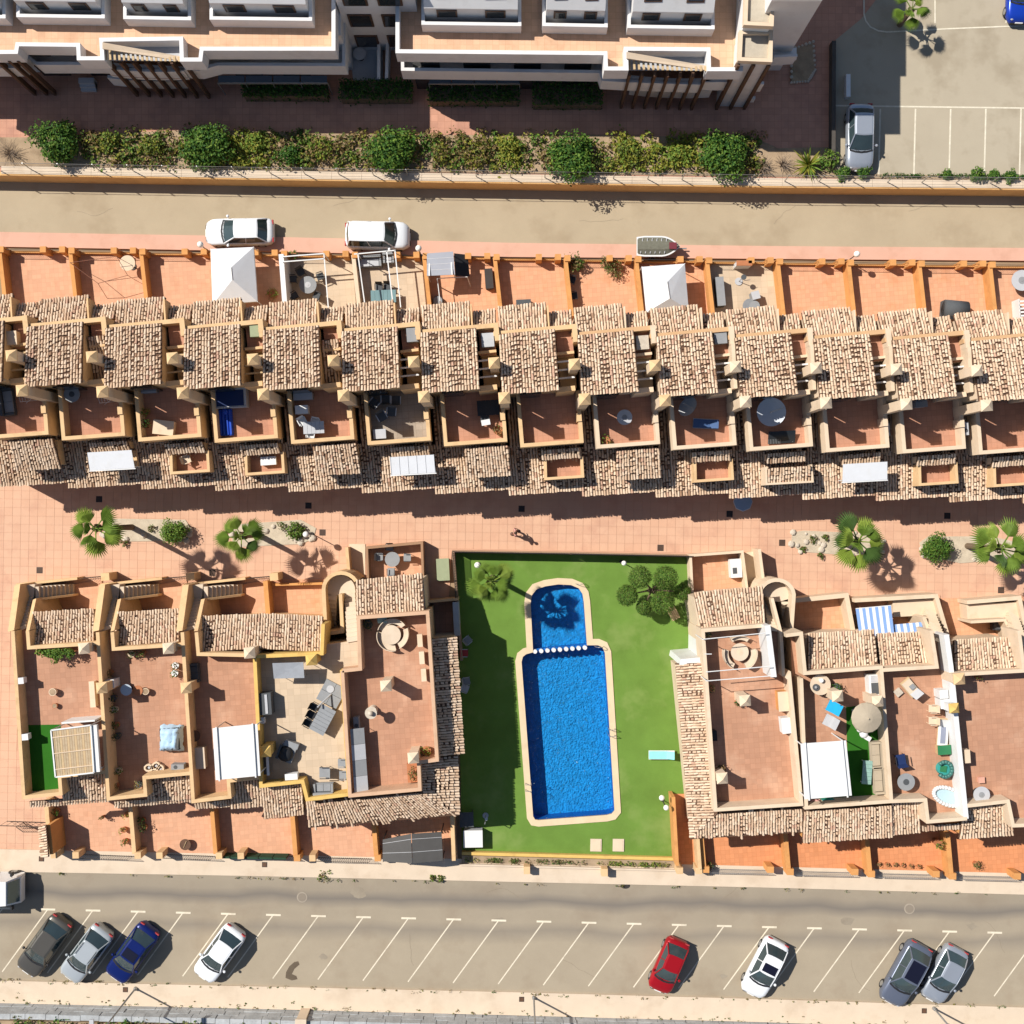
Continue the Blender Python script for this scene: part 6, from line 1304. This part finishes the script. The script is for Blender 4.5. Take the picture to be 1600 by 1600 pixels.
for i, (x, y) in enumerate(((232, 1200), (243, 1197), (250, 1202))): k = Kit('wire_ornament', ['white ring ornament in the recess of the second roof terrace, left', 'white ring ornament in the recess, middle', 'white ring ornament in the recess, right'][i], 'ornament', x, y, Z5, i * 40, .3); MB().wall([rot2((.26 * math.cos(a * .7), .2 * math.sin(a * .7)), k.c, k.a) for a in range(9)], .1, k.z, k.z + .3, True).build('ring', CREAM, k.t); k.cyl('base', LGREY, 0, 0, .08, 0, .2)
acunit('grey air conditioner in the corner above the right tiles of the second roof terrace', 278, 1198, Z5, 0, mat=GREY)
sofa('dark bench against the left wall of the third roof terrace', 301, 1052, Z5, 95, 1.2, .75, DGREY, DGREY); rtable('small dark round table by the left wall of the third roof terrace', 304, 1150, Z5, .36, WOOD, .5); crate('storage_chest', 'tan and cream chest by the left wall of the third roof terrace', 'chest', 309, 1185, Z5, 4, .85, 1.3, .6, TAUPE, KERB)
flat_canopy('white flat canopy on the third roof terrace', [(337, 1219), (332, 1138), (402, 1131), (407, 1212)], Z5 + 2.2, Z5 + 2.2, 4, Z5, 1)
# beige terrace
k = Kit('grey_awning', 'grey sheet awning below the yellow chimney on the beige terrace', 'awning', 451, 1049, Z5, 2, 1.4); k.slab('sheet', M('grey_sheet', (.30, .31, .33), .12, 2, .5), [(-.98, -.45, 1.2), (.95, -.45, 1.35), (.95, .55, 1.5), (-.98, .55, 1.45)], .04); k.legs(STEEL, .85, .42, 1.2)
k = Kit('television_stand', 'dark cabinet with pale top strip by the left wall of the beige terrace', 'cabinet', 414, 1100, Z5, 4, .8); k.box('cabinet', DGREY, 0, 0, .8, 1.35, 0, .85); k.box('strip', LGREY, .1, 0, .16, 1.2, .85, .9)
crate('wall_box', 'small white box on the left wall below the dark cabinet', 'box', 409, 1126, Z5 + .3, 4, .3, .36, .4, PALEW)
rect_table('long grey plank table on the beige terrace', 504, 1125, Z5, 62, 1.75, 1.0, GREY, fr=DGREY)
for i, (x, y) in enumerate(((491, 1105), (487, 1117), (482, 1130))): chair(['black chair at the left side of the long grey table, upper', 'black chair at the left side of the long grey table, middle', 'black chair at the left side of the long grey table, lower'][i], x, y, Z5, -28, BLACK)
k = Kit('umbrella_stand', 'square grey parasol stand with round plate above the long grey table', 'stand', 517, 1085, Z5, -28, .3)
for i in (-1, 1):
    for j in (-1, 1): k.box('slab', GREY, i * .36, j * .36, .7, .7, 0, .14)
k.cyl('plate', LGREY, -.2, .25, .24, .14, .18); k.tube('pole', LGREY, (0, 0, .14), (-.3, -.9, 1.1), .05)
k = Kit('lounge_chair', 'dark covered armchair at the lower left of the beige terrace', 'chair', 447, 1178, Z5, -20, .6); k.box('base', GREY, 0, 0, .95, 1.1, 0, .4); k.ball('cover', BLACK, -.05, -.05, .45, .5, .7); k.box('footrest', GREY, .1, .62, .9, .35, 0, .5); k.box('arm', DGREY, -.48, 0, .14, .9, .3, .7)
k = Kit('folding_board', 'narrow white board leaning below the yellow corner chimney', 'board', 420, 1195, Z5, 3, .6); k.slab('board', WHITE, [(-.08, -.6, .9), (.08, -.6, .9), (.08, .6, .9), (-.08, .6, .9)], .04); k.legs(STEEL, .06, .5, .86); k.box('cabinet', DGREY, -.3, 0, .3, 1.2, 0, .6)
crate('white_box', 'white box on the lower parapet of the beige terrace', 'box', 455, 1214, Z5 + .3, 4, .75, .34, .6, WHITE)
chair('grey armchair on the beige terrace floor', 507, 1207, Z5, 180, GREY, DGREY, None, 1.4); chair('grey seat by the right wall of the beige terrace, upper', 534, 1192, Z5, 180, GREY, None, None, 1.05); chair('grey seat by the right wall of the beige terrace, lower', 536, 1211, Z5, 180, GREY, None, None, 1.05)
sofa('grey two-seat sofa at the bottom of the beige terrace', 505, 1233, Z5, 182, 1.25, .7, GREY, GREY)
# L5
def arcsofa(label, x, y, z, r0, r1, a0, a1, mat, h=.42, name='round_sofa'):
    k = Kit(name, label, 'sofa', x, y, z, 0, h); n = 14; A0, B0 = [], []
    for i in range(n + 1): a = R(a0 + (a1 - a0) * i / n); A0.append((k.c.x + r0 * math.cos(a), k.c.y + r0 * math.sin(a))); B0.append((k.c.x + r1 * math.cos(a), k.c.y + r1 * math.sin(a)))
    z = k.z; MB().prism(A0 + B0[::-1], z, z + h).build('seat', mat, k.t)
    rm = [((a[0] * .12 + b[0] * .88), (a[1] * .12 + b[1] * .88)) for a, b in zip(A0, B0)]; MB().prism(rm + B0[::-1], z + h, z + h + .3).build('backrest', mat, k.t); return k
arcsofa('cream curved bench round the table, upper half, left of the pool', 614, 990, Z5, .62, .98, 35, 165, KERB); arcsofa('cream curved bench round the table, lower right, left of the pool', 614, 990, Z5, .68, 1.02, -65, 20, KERB)
rtable('large round cream table on the terrace left of the pool', 611, 992, Z5, .62, KERB, .5)
k = arcsofa('low cream curved base round the lower left of the cream table', 613, 993, Z5, .60, .98, 165, 285, KERB, .3, 'curved_bench')
pot('silvery plant in the shaded corner left of the round cream bench', 575, 976, Z5, .36, [5, 4], seed=3, pm=DGREY); crate('cool_box', 'pale teal box above the round cream bench', 'box', 597, 968, Z5, 5, .55, .4, .5, M('pale_teal', (.35, .52, .46), .05, 2, .6))
for i, (x, y) in enumerate(((656, 1001), (659, 1028), (662, 1055))): crate('wall_planter', ['cream box on the right parapet left of the pool, top', 'cream box on the right parapet left of the pool, middle', 'cream box on the right parapet left of the pool, bottom'][i], 'planter', x, y, Z5 + .3, 4, .28, .75, .62, CREAM)
k = Kit('stone_fountain', 'grey stone figure with long shadow on the terrace left of the pool', 'statue', 581, 1112, Z5, 0, .8); k.cyl('base', ROCK, 0, 0, .3, 0, .35, .22); k.cyl('column', ROCK, 0, 0, .12, .35, 1.1, .16); k.cyl('bowl', ROCK, 0, 0, .2, 1.1, 1.25, .38); k.ball('finial', ROCK, 0, 0, 1.4, .16)
k = Kit('long_awning', 'long grey folded awning along the wall left of the pool terrace', 'awning', 561, 1188, Z5, 94, 1.1)
for i in range(4): k.slab('panel', GREY if i % 2 else LGREY, [(-2.0 + i, -.42, .9), (-1.02 + i, -.42, .9), (-1.02 + i, .42, 1.15), (-2.0 + i, .42, 1.15)], .05)
k.legs(STEEL, 1.9, .38, .9)
acunit('grey air conditioner above the long grey awning', 557, 1130, Z5, 95, mat=GREY); pot('bright green plant in the lower right corner of the terrace left of the pool', 666, 1173, Z5, .36, [2, 3, 2], seed=5)
k = Kit('flower_trough', 'trough of reddish dry plants in the corner beside the lower chimney', 'planter', 645, 1208, Z5, 4, .4); k.box('trough', TERRA, 0, 0, .7, 1.2, 0, .35); m = MB(); leaves(m, (k.c.x, k.c.y, k.z + .45), (.35, .6, .25), 110, .07, [4, 5, 4], random.Random(3)); m.build('plants', LF, k.t)
rtable('round grey table on the patio above the tiles left of the pool', 613, 874, .1, .5, GREY)
for i, (x, y, r_) in enumerate(((609, 855, -90), (593, 870, 0), (636, 871, 180), (611, 893, 90))): chair(['grey chair above the patio table left of the pool', 'grey chair left of the patio table', 'grey chair right of the patio table', 'grey chair below the patio table'][i], x, y, .1, r_, GREY, DGREY)
crate('utility_cabinet', 'flat pale green cabinet beside the lawn wall left of the pool', 'cabinet', 692, 890, 0, 3, .82, 1.45, .4, TGREEN)
crate('lattice_screen', 'grey lattice on the wall of the shaded side yard', 'screen', 713, 967, .1, 3, .35, 2.2, 1.5, LGREY, STEEL)
q = W(645, 1322, 2.3); t = thing('patio_roof', 'dark grey double pitched patio roof with pale seams by the lower road', 'roof', (q.x, q.y, .1))
for i, Pq in enumerate(([(598, 1312, 2.15), (642, 1303, 2.5), (644, 1349, 2.5), (598, 1346, 2.15)], [(643, 1303, 2.5), (690, 1300, 2.15), (692, 1345, 2.15), (645, 1349, 2.5)])):
    pn = MB().slab([W(*p) for p in Pq], .05).build('roof_panel', M('charcoal_panel', (.085, .08, .075), .1, 2, .7) if i == 0 else bpy.data.materials['charcoal_panel'], t)
    for f in (.18, .62): a, b = W(*Pq[0]).lerp(W(*Pq[3]), f), W(*Pq[1]).lerp(W(*Pq[2]), f); MB().tube(a + Vector((0, 0, .01)), b + Vector((0, 0, .01)), .018, 4).build('seam', LGREY, pn)
for x, y in ((599, 1312), (599, 1346), (690, 1301), (691, 1345)): a = W(x, y, 2.1); MB().tube((a.x, a.y, .1), a, .04).build('post', IRON, t)
# ---- lawn
rect_table('dark grey mesh table in shade at the lower left of the lawn', 729, 1281, .03, 2, .95, 1.0, DGREY); crate('pump_housing', 'white ribbed pump housing at the lower left corner of the lawn', 'box', 739, 1311, .03, 1, 1.25, 1.1, .8, LGREY, PALEW)
k = Kit('pool_shower', 'small steel pool shower in the shade at the lower left of the lawn', 'shower', 758, 1282, .03, 0, 1.2); k.cyl('tray', STEEL, 0, 0, .2, 0, .06); k.tube('pole', STEEL, (0, 0, 0), (0, 0, 2.0), .03); k.tube('arm', STEEL, (0, 0, 2.0), (.1, .35, 2.1), .025); k.cyl('shower_head', LGREY, .1, .35, .1, 2.05, 2.1)
lounger('turquoise and white sun lounger on the lawn right of the pool', 1034, 1180, .03, 0, M('turquoise_mattress', (.25, .62, .60), .1, 2, .7), WHITE, 1.75, .6)
for i, (x, y, r_, m_) in enumerate(((731, 1000, 40, GREY), (726, 1020, 0, REDF), (729, 1064, 10, GREY), (727, 1076, -20, LGREY))): chair(['grey folding chair in the shade beside the lawn, top', 'red and white folding chair in the shade beside the lawn', 'grey folding chair in the shade beside the lawn, third', 'pale folding chair in the shade beside the lawn, bottom'][i], x, y, .03, r_, m_, LGREY)
k = Kit('wooden_planter', 'slanted wooden slat planter below the pruned tree', 'planter', 1052, 958, .03, -62, .4)
for i in range(5): k.box('plank', WOODP, 0, -.24 + i * .12, .95, .1, .3, .36)
k.legs(WOOD, .42, .22, .3)
# ---- right houses
rtable('round beige table between the half-moon benches right of the pool', 1156, 1019, Z5, .56, KERB, .62, inner=CREAM)
arcsofa('half-moon beige bench left of the round table, right of the pool', 1156, 1021, Z5, .72, 1.06, 165, 245, KERB); arcsofa('half-moon beige bench right of the round table, right of the pool', 1156, 1021, Z5, .72, 1.06, -65, 15, KERB); arcsofa('half-moon beige bench above the round table, right of the pool', 1156, 1019, Z5, .78, 1.06, 55, 125, KERB)
t = thing('wire_pergola', 'thin white pole pergola over the terrace right of the pool', 'pergola', W(1150, 1030, 4.6))
for a, b in (((1098, 999), (1197, 989)), ((1103, 1050), (1204, 1041)), ((1104, 1064), (1206, 1056)), ((1101, 1022), (1112, 1022))): pa, pb = W(*a, Z5 + 2.2), W(*b, Z5 + 2.2); MB().tube(pa, pb, .03).build('pole', WHITE, t)
for a in ((1098, 999), (1104, 1064)): pa = W(*a, Z5 + 2.2); MB().tube((pa.x, pa.y, 4.6), pa, .03).build('post', WHITE, t)
pot('bare potted plant by the left parapet right of the pool, upper', 1110, 1075, Z5, .3, [4, 5, 4], seed=1); crate('black_box', 'black box by the left parapet right of the pool', 'box', 1115, 1150, Z5, 4, .4, .6, .6, BLACK); pot('potted plant above the lower chimney right of the pool', 1127, 1203, Z5, .35, [5, 4, 4], seed=4, pm=WOOD); pot('small dark plant behind the upper chimney right of the pool', 1153, 1097, Z5, .22, [4, 0], seed=7); pot('white potted plant at the upper left corner right of the pool', 1106, 990, Z5, .2, [4, 5], pm=WHITE, seed=2)
k = Kit('patio_stove', 'white appliance with dark hob on the orange patio right of the pool', 'stove', 1150, 888, .1, 4, .7); k.box('body', WHITE, 0, 0, .75, 1.25, 0, .75); k.box('hob', DGREY, -.1, -.15, .28, .4, .75, .78); k.box('shelf', PALEW, .45, .2, .3, .7, 0, .5)
crate('orange_locker', 'orange box on the wall between the two roof terraces right of the pool', 'box', 1226, 1096, Z5, 4, .75, 1.2, .8, ORNG, CREAM); crate('white_tub', 'white tub on the wall below the orange box', 'tub', 1229, 1134, Z5, 6, .55, .95, .8, PALEW, WHITE)
rtable('round cream table with bowls beside the white chimney', 1282, 1070, Z5, .65, KERB); q = W(1275, 1074, Z5 + .75); k = Kit('fruit_bowl', 'dark bowl on the round cream table', 'bowl', 1275, 1074, Z5 + .73, 0, .1); k.cyl('bowl', DGREY, 0, 0, .14, 0, .1, .22); k.ball('fruit', GREY, 0, 0, .12, .1)
k = Kit('white_vase', 'white vase on the round cream table', 'vase', 1283, 1063, Z5 + .73, 0, .2); k.cyl('vase', WHITE, 0, 0, .1, 0, .22, .13); k.cyl('rim', WHITE, 0, 0, .14, .22, .25)
pot('dark plant pot behind the white chimney', 1307, 1074, Z5, .3, [0, 1], seed=5, pm=DGREY)
for i, (x, y, m_) in enumerate(((1301, 1105, CYAN), (1296, 1127, LGREY))):
    k = Kit('high_back_chair', ['cyan high-backed chair on the terrace with the taupe parasol', 'pale grey high-backed chair below the cyan one'][i], 'chair', x, y, Z5, -26, .8); k.box('seat', m_, .05, 0, .5, .72, .35, .42); k.slab('backrest', m_, [(.28, -.36, .42), (.28, .36, .42), (.42, .36, 1.3), (.42, -.36, 1.3)], .06); k.legs(STEEL, .22, .3, .35)
k = Kit('parasol', 'round taupe parasol beside the white canopy', 'parasol', 1355, 1122, Z5, 0, 2.2); mb = MB(); n = 16; Z5 = k.z; vs = [(k.c.x, k.c.y, Z5 + 2.45)]
for j, (rr_, zz) in enumerate(((.28, 2.4), (.9, 2.2), (.96, 2.1))):
    for i in range(n): a = 6.2832 * i / n; vs.append((k.c.x + rr_ * math.cos(a), k.c.y + rr_ * math.sin(a), Z5 + zz))
mb.add(vs, [[0, 1 + i, 1 + (i + 1) % n] for i in range(n)] + [[1 + j * n + i, 1 + (j + 1) * n + i, 1 + (j + 1) * n + (i + 1) % n, 1 + j * n + (i + 1) % n] for j in range(2) for i in range(n)]); cn = mb.build('canopy', TAUPE, k.t); k.tube('pole', STEEL, (0, 0, 0), (0, 0, 2.45), .03); k.cyl('base', DGREY, 0, 0, .28, 0, .08); k.ball('finial', TAUPE, 0, 0, 2.48, .06, par=cn)
for i in range(8): a = 6.2832 * i / 8; k.tube('rib', STEEL, (0, 0, 2.36), (.9 * math.cos(a), .9 * math.sin(a), 2.15), .012, par=cn)
Z5 = ZF; flat_canopy('white flat canopy on the terrace with green turf', [(1257, 1249), (1251, 1162), (1322, 1157), (1331, 1243)], Z5 + 2.3, Z5 + 2.3, 4, Z5, 1)
for i, (x, y) in enumerate(((1371, 1180), (1375, 1220))): sofa(['taupe garden sofa along the right wall of the turf terrace, upper', 'taupe garden sofa along the right wall of the turf terrace, lower'][i], x, y, Z5, -86, 1.7, .75, TAUPE, TAUPE, 2)
rect_table('glass topped low table in front of the taupe sofas', 1355, 1207, Z5, 86, 1.5, .6, M('frosted_glass', (.25, .40, .34), .2, 4, .2, spec=.6), .45, WHITE)
k = Kit('bird_ornament', 'white ornament below the taupe parasol', 'ornament', 1350, 1147, Z5, -30, .4); k.ball('body', WHITE, 0, 0, .35, .28, .7); k.ball('head', WHITE, -.4, .12, .45, .2); k.tube('stem', WHITE, (0, 0, 0), (0, 0, .3), .05); k.box('wing', PALEW, .35, -.1, .4, .3, .3, .4)
k = Kit('barbecue', 'white barbecue unit with dark hob by the right wall, above the corner chimney', 'barbecue', 1367, 1073, Z5, 4, .8); k.box('body', WHITE, 0, 0, .7, 1.5, 0, .8); k.box('hob', DGREY, .05, -.1, .55, .7, .8, .85); k.box('sink', LGREY, .0, .5, .45, .4, .8, .83)
for i, (x, y, m_) in enumerate(((1272, 1255, M('pink_toy', (.55, .30, .26), .2, 6, .7)), (1295, 1255, TEAL))): crate('toy_basket', ['basket of pink toys below the white canopy', 'teal basket below the white canopy'][i], 'basket', x, y, Z5, 4, .75, .42, .45, m_)
t = thing('striped_awning', 'blue and white striped awning over the patio right of the curved stairs', 'awning', W(1390, 970, .1)); A_, B_, C_, D_ = W(1337, 951, 2.5), W(1392, 946, 2.5), W(1398, 996, 2.8), W(1344, 1000, 2.8); ST = [M('stripe_blue', (.20, .33, .60), .08, 2, .8), FAB]
for i in range(11): f0, f1 = i / 11, (i + 1) / 11; MB().slab([A_.lerp(B_, f0), A_.lerp(B_, f1), D_.lerp(C_, f1), D_.lerp(C_, f0)], .03).build('stripe', ST[i % 2], t)
A_, B_, C_, D_ = W(1396, 976, 2.4), W(1440, 972, 2.4), W(1444, 994, 2.55), W(1400, 998, 2.55)
for i in range(9): f0, f1 = i / 9, (i + 1) / 9; MB().slab([A_.lerp(B_, f0), A_.lerp(B_, f1), D_.lerp(C_, f1), D_.lerp(C_, f0)], .03).build('stripe', ST[i % 2], t)
MB().tube(W(1337, 951, 2.48), W(1392, 946, 2.48), .03).build('front_bar', WHITE, t)
k = Kit('garden_swing', 'beige cushioned recliner on the terrace right of the striped awning', 'chair', 1424, 1075, Z5, -50, .5); k.box('frame', WOODP, 0, 0, 1.2, .7, .25, .3); k.box('cushion', KERB, -.1, 0, .8, .62, .3, .42); k.slab('backrest', LGREY, [(.3, -.32, .42), (.3, .32, .42), (.62, .32, .95), (.62, -.32, .95)], .08); k.box('pillow', GREY, 0, .1, .3, .3, .42, .52); k.legs(WOODP, .5, .3, .25)
crate('paving_block', 'small stone block left of the beige recliner in shade', 'block', 1404, 1082, Z5, 40, .42, .4, .2, ROCK)
for i, (x, y) in enumerate(((1457, 1107), (1457, 1126))): chair(['white plastic chair beside the white lounger, upper', 'white plastic chair beside the white lounger, lower'][i], x, y, Z5, 180, CREAM)
lounger('white sun lounger with grey towel by the white wall', 1474, 1144, Z5, 86, WHITE, WOODP, 1.75, .72, M('grey_towel', (.25, .27, .34), .08, 3, .9)); crate('cool_box', 'green topped box below the white lounger', 'box', 1476, 1172, Z5, 4, .8, .55, .5, WOODP, GREENP)
k = Kit('inflatable_chair', 'green and white inflatable armchair by the white wall', 'armchair', 1476, 1202, Z5, -10, .4); k.cyl('seat', TEAL, 0, 0, .42, 0, .3, .4, 18); mb = MB()
for i in range(12): a, b = R(-140 + 280 * i / 12), R(-140 + 280 * (i + 1) / 12); mb.tube((k.c.x + .45 * math.cos(a), k.c.y + .48 * math.sin(a), k.z + .45), (k.c.x + .45 * math.cos(b), k.c.y + .48 * math.sin(b), k.z + .45), .13, 8)
mb.build('backrest', M('green_vinyl', (.05, .16, .14), .2, 3, .3), k.t, True); k.box('cushion', GREENP, -.05, 0, .4, .4, .3, .36)
k = Kit('paddling_pool', 'pale oval paddling pool on the terrace by the white wall', 'pool', 1483, 1246, Z5, -22, .4); k.cyl('base', PALEW, 0, 0, .55, 0, .1, n=28, sx=1.75); mb = MB(); n = 28
for i in range(n): a, b = 6.2832 * i / n, 6.2832 * (i + 1) / n; pa, pb = rot2((.95 * math.cos(a), .52 * math.sin(a)), k.c, k.a), rot2((.95 * math.cos(b), .52 * math.sin(b)), k.c, k.a); mb.tube((*pa, k.z + .22), (*pb, k.z + .22), .13, 8)
mb.build('rim', WHITE, k.t, True); k.cyl('water', M('pale_water', (.42, .56, .60), .05, 2, .15), 0, 0, .46, .1, .18, n=28, sx=1.8)
chair('navy chair in the shade left of the pale paddling pool', 1407, 1187, Z5, 100, NAVY, IRON, None, 1.4); rtable('round dark table in shade below the navy chair', 1416, 1222, Z5, .55, GREY, inner=DGREY)
for i, (x, y, dx, dy) in enumerate(((1475, 1085, .5, .5), (1478, 1100, .6, .55))): crate('wall_cabinet', ['white cabinet on the white wall, upper', 'white cabinet on the white wall, lower'][i], 'cabinet', x, y, Z5, 4, dx, dy, 1.0, WHITE)
pot('terracotta pot below the tiles of the rightmost terrace', 1529, 1058, Z5, .22, [4, 5], n=20, seed=1); rtable('round concrete table on the rightmost roof terrace', 1534, 1242, Z5, .52, LGREY, inner=GREY); crate('terracotta_block', 'small terracotta block above the round concrete table', 'block', 1534, 1219, Z5, 4, .36, .34, .25, M('pale_terracotta', (.62, .33, .24), .1, 4, .8)); crate('wall_box', 'cream box on the wall of the rightmost roof terrace', 'box', 1512, 1182, Z5 + .3, 4, .3, .8, .6, CREAM)
k = Kit('patio_grill', 'black grill on the patio at the right edge', 'grill', 1560, 977, .1, 4, .8); k.box('body', BLACK, 0, 0, .8, .6, .4, .85); k.cyl('lid', DGREY, 0, 0, .36, .85, 1.05, .25); k.legs(IRON, .35, .25, .4)
# ---- street gardens
for i in range(6): pot(['terracotta pot in the row by the lower right gate, first from left', 'terracotta pot in the row, second from left', 'terracotta pot in the row, third and leafiest', 'terracotta pot in the row, fourth from left', 'terracotta pot in the row, fifth from left', 'terracotta pot in the row, last at right'][i], 1374 + i * 12.5, 1350 + i * .8, .1, .16, [4, 4, 5], .22, .2, 14, seed=i)
pot('potted plant in the rightmost street garden', 1526, 1351, .1, .25, [4, 5], seed=3); pot('yellow plant on the wall of the third street garden', 1469, 1320, .1, .3, [3, 5], seed=2, ph=1.0); pot('plant by the gate at the corner right of the lawn', 1106, 1354, .1, .35, [1, 0, 4], seed=8)
k = Kit('garden_kettle', 'round rusty fire pit in the second street garden on the left', 'fire pit', 290, 1319, .1, 0, .3); k.cyl('bowl', WOOD, 0, 0, .25, .1, .4, .38); k.tube('handle', WOODP, (-.1, -.2, .42), (.1, .25, .45), .02); k.legs(IRON, .15, .15, .12)
for i, (x, y) in enumerate(((198, 1273), (193, 1297), (195, 1315), (222, 1282), (225, 1293), (88, 1268), (160, 1277))): pot(['yellow plant on the wall between the first two street gardens, upper', 'yellow plant on the wall between the first two street gardens, middle', 'yellow plant on the wall between the first two street gardens, lower', 'white-flowered pot at the shaded wall of the second street garden, upper', 'white-flowered pot at the shaded wall of the second street garden, lower', 'pot in the shaded corner of the first street garden', 'small lone pot in the first street garden'][i], x, y, .1, .24 if i != 6 else .13, [[3, 4], [4, 3], [4, 1], [0, 1], [0, 5], [0, 1], [4]][i], n=40, seed=i)
k = Kit('windbreak', 'dark green windbreak mesh on the railing of the third street garden', 'fence', 395, 1337, .1, -1, .5)
for i in range(5): k.box('mesh_panel', M('green_mesh', (.02, .055, .03), .2, 3, .9) if i == 0 else bpy.data.materials['green_mesh'], -1.9 + i * .95, 0, .9, .12, .1, 1.0)
for i in range(6): k.tube('post', IRON, (-2.37 + i * .95, 0, 0), (-2.37 + i * .95, 0, 1.1), .025)
for i, (x, y, r_) in enumerate(((507, 1369, .6), (688, 1373, .3), (676, 1372, .25))):
    bush('kerb_weed', ['green weed clump at the kerb below the beige terrace house', 'small weed at the kerb below the grey patio roof, right', 'small weed at the kerb below the grey patio roof, left'][i], x, y, .02, r_, .3, [2, 5, 4], 60, .1, 'weed', seed=i, lobes=4, stem=False)
# iron gate across the left lane
t = thing('iron_gate', 'black iron gate across the path at the lower left', 'gate', W(35, 1297)); g0 = MB()
for a, b in (((0, 1290), (66, 1292)), ((25, 1292), (36, 1300)), ((36, 1300), (62, 1300))):
    pa, pb = W(*a, 1.2), W(*b, 1.2)
    MB().tube((pa.x, pa.y, 1.2), (pb.x, pb.y, 1.2), .025).build('top_rail', IRON, t); MB().tube((pa.x, pa.y, .2), (pb.x, pb.y, .2), .025).build('bottom_rail', IRON, t)
    for i in range(8): q = pa.lerp(pb, i / 7); MB().tube((q.x, q.y, .1), (q.x, q.y, 1.2), .012, 4).build('bar', IRON, t)
# ================================================================ a person walking across the plaza
def skin_mesh(name, nodes, edges, mat, t, sub=2):
    me = bpy.data.meshes.new(name); me.from_pydata([n_[0] for n_ in nodes], edges, []); o = bpy.data.objects.new(name, me); C.objects.link(o); o.parent = t; OFF[o.name] = OFF[t.name]
    o.modifiers.new('skin', 'SKIN'); sk = me.skin_vertices[0].data
    for i, n_ in enumerate(nodes): sk[i].radius = (n_[1], n_[1] * (n_[2] if len(n_) > 2 else 1))
    sk[0].use_root = True; s = o.modifiers.new('sub', 'SUBSURF'); s.levels = s.render_levels = sub; me.materials.append(mat); return o
q = W(805, 832, 0); t = thing('person', 'person in a pinkish top walking across the plaza above the pool', 'person', (q.x, q.y, .016))
body = [((0, 0, .92), .13, .8), ((0, 0, 1.15), .125, .8), ((0, 0, 1.38), .15, .7), ((.02, 0, 1.5), .055), ((.03, 0, 1.58), .06), ((.03, 0, 1.70), .095), ((.03, 0, 1.79), .05),
        ((0, .19, 1.40), .05), ((-.12, .30, 1.15), .042), ((.06, .27, .95), .033), ((.12, .25, .86), .03), ((0, -.19, 1.40), .05), ((.1, -.26, 1.13), .042), ((.28, -.22, .98), .033), ((.36, -.2, .94), .03),
        ((.02, .09, .85), .085), ((.18, .1, .48), .06), ((.14, .1, .09), .042), ((.28, .1, .035), .035), ((-.02, -.09, .85), .085), ((-.06, -.1, .47), .06), ((-.28, -.1, .14), .042), ((-.18, -.1, .035), .035)]
ed = [(0, 1), (1, 2), (2, 3), (3, 4), (4, 5), (5, 6), (2, 7), (7, 8), (8, 9), (9, 10), (2, 11), (11, 12), (12, 13), (13, 14), (0, 15), (15, 16), (16, 17), (17, 18), (0, 19), (19, 20), (20, 21), (21, 22)]
skin_mesh('body', body, ed, SKIN, t)
skin_mesh('shirt', [((0, 0, .93), .145, .85), ((0, 0, 1.15), .14, .85), ((0, 0, 1.38), .165, .75), ((.01, 0, 1.47), .08), ((0, .19, 1.40), .065), ((-.07, .26, 1.25), .058), ((0, -.19, 1.40), .065), ((.06, -.24, 1.24), .058)], [(0, 1), (1, 2), (2, 3), (2, 4), (4, 5), (2, 6), (6, 7)], M('pink_shirt', (.52, .25, .22), .08, 4, .85), t)
skin_mesh('trousers', [((0, 0, .90), .14, .9), ((.02, .09, .82), .1), ((.18, .1, .48), .075), ((.15, .1, .16), .06), ((-.02, -.09, .82), .1), ((-.06, -.1, .47), .075), ((-.25, -.1, .2), .06)], [(0, 1), (1, 2), (2, 3), (0, 4), (4, 5), (5, 6)], M('brown_trousers', (.16, .07, .05), .1, 4, .9), t)
MB().ball((q.x + .02, q.y, 1.745), .108, 12, 8, sz=1.0).build('hair', M('brown_hair', (.06, .03, .02), .2, 5, .6), t, True)
for s in (-1, 1): MB().ball((q.x + .115, q.y + .035 * s, 1.70), .014, 8, 5).build('eye', BLACK, t)
MB().pyr((q.x + .125, q.y), (.03, .035), 1.655, 1.69).build('nose', SKIN, t); MB().box((q.x + .122, q.y), (.012, .05), 1.625, 1.637).build('mouth', REDF, t)
for s in (-1, 1):
    hx, hy, hz = (q.x + .12, q.y + .25, .86) if s == 1 else (q.x + .37, q.y - .2, .93)
    for f in range(4): MB().tube((hx + .01, hy - .03 + .02 * f, hz - .02), (hx + .05, hy - .032 + .021 * f, hz - .10 - .01 * (f in (1, 2))), .009, 5).build('finger', SKIN, t)
    MB().tube((hx, hy - .035 * s, hz), (hx + .06, hy - .055 * s, hz - .04), .01, 5).build('thumb', SKIN, t)
    fx, fy = (q.x + .22, q.y + .1) if s == 1 else (q.x - .22, q.y - .1); MB().ball((fx, fy, .06), .12, 10, 6, sz=.5).build('shoe', BLACK, t, True)
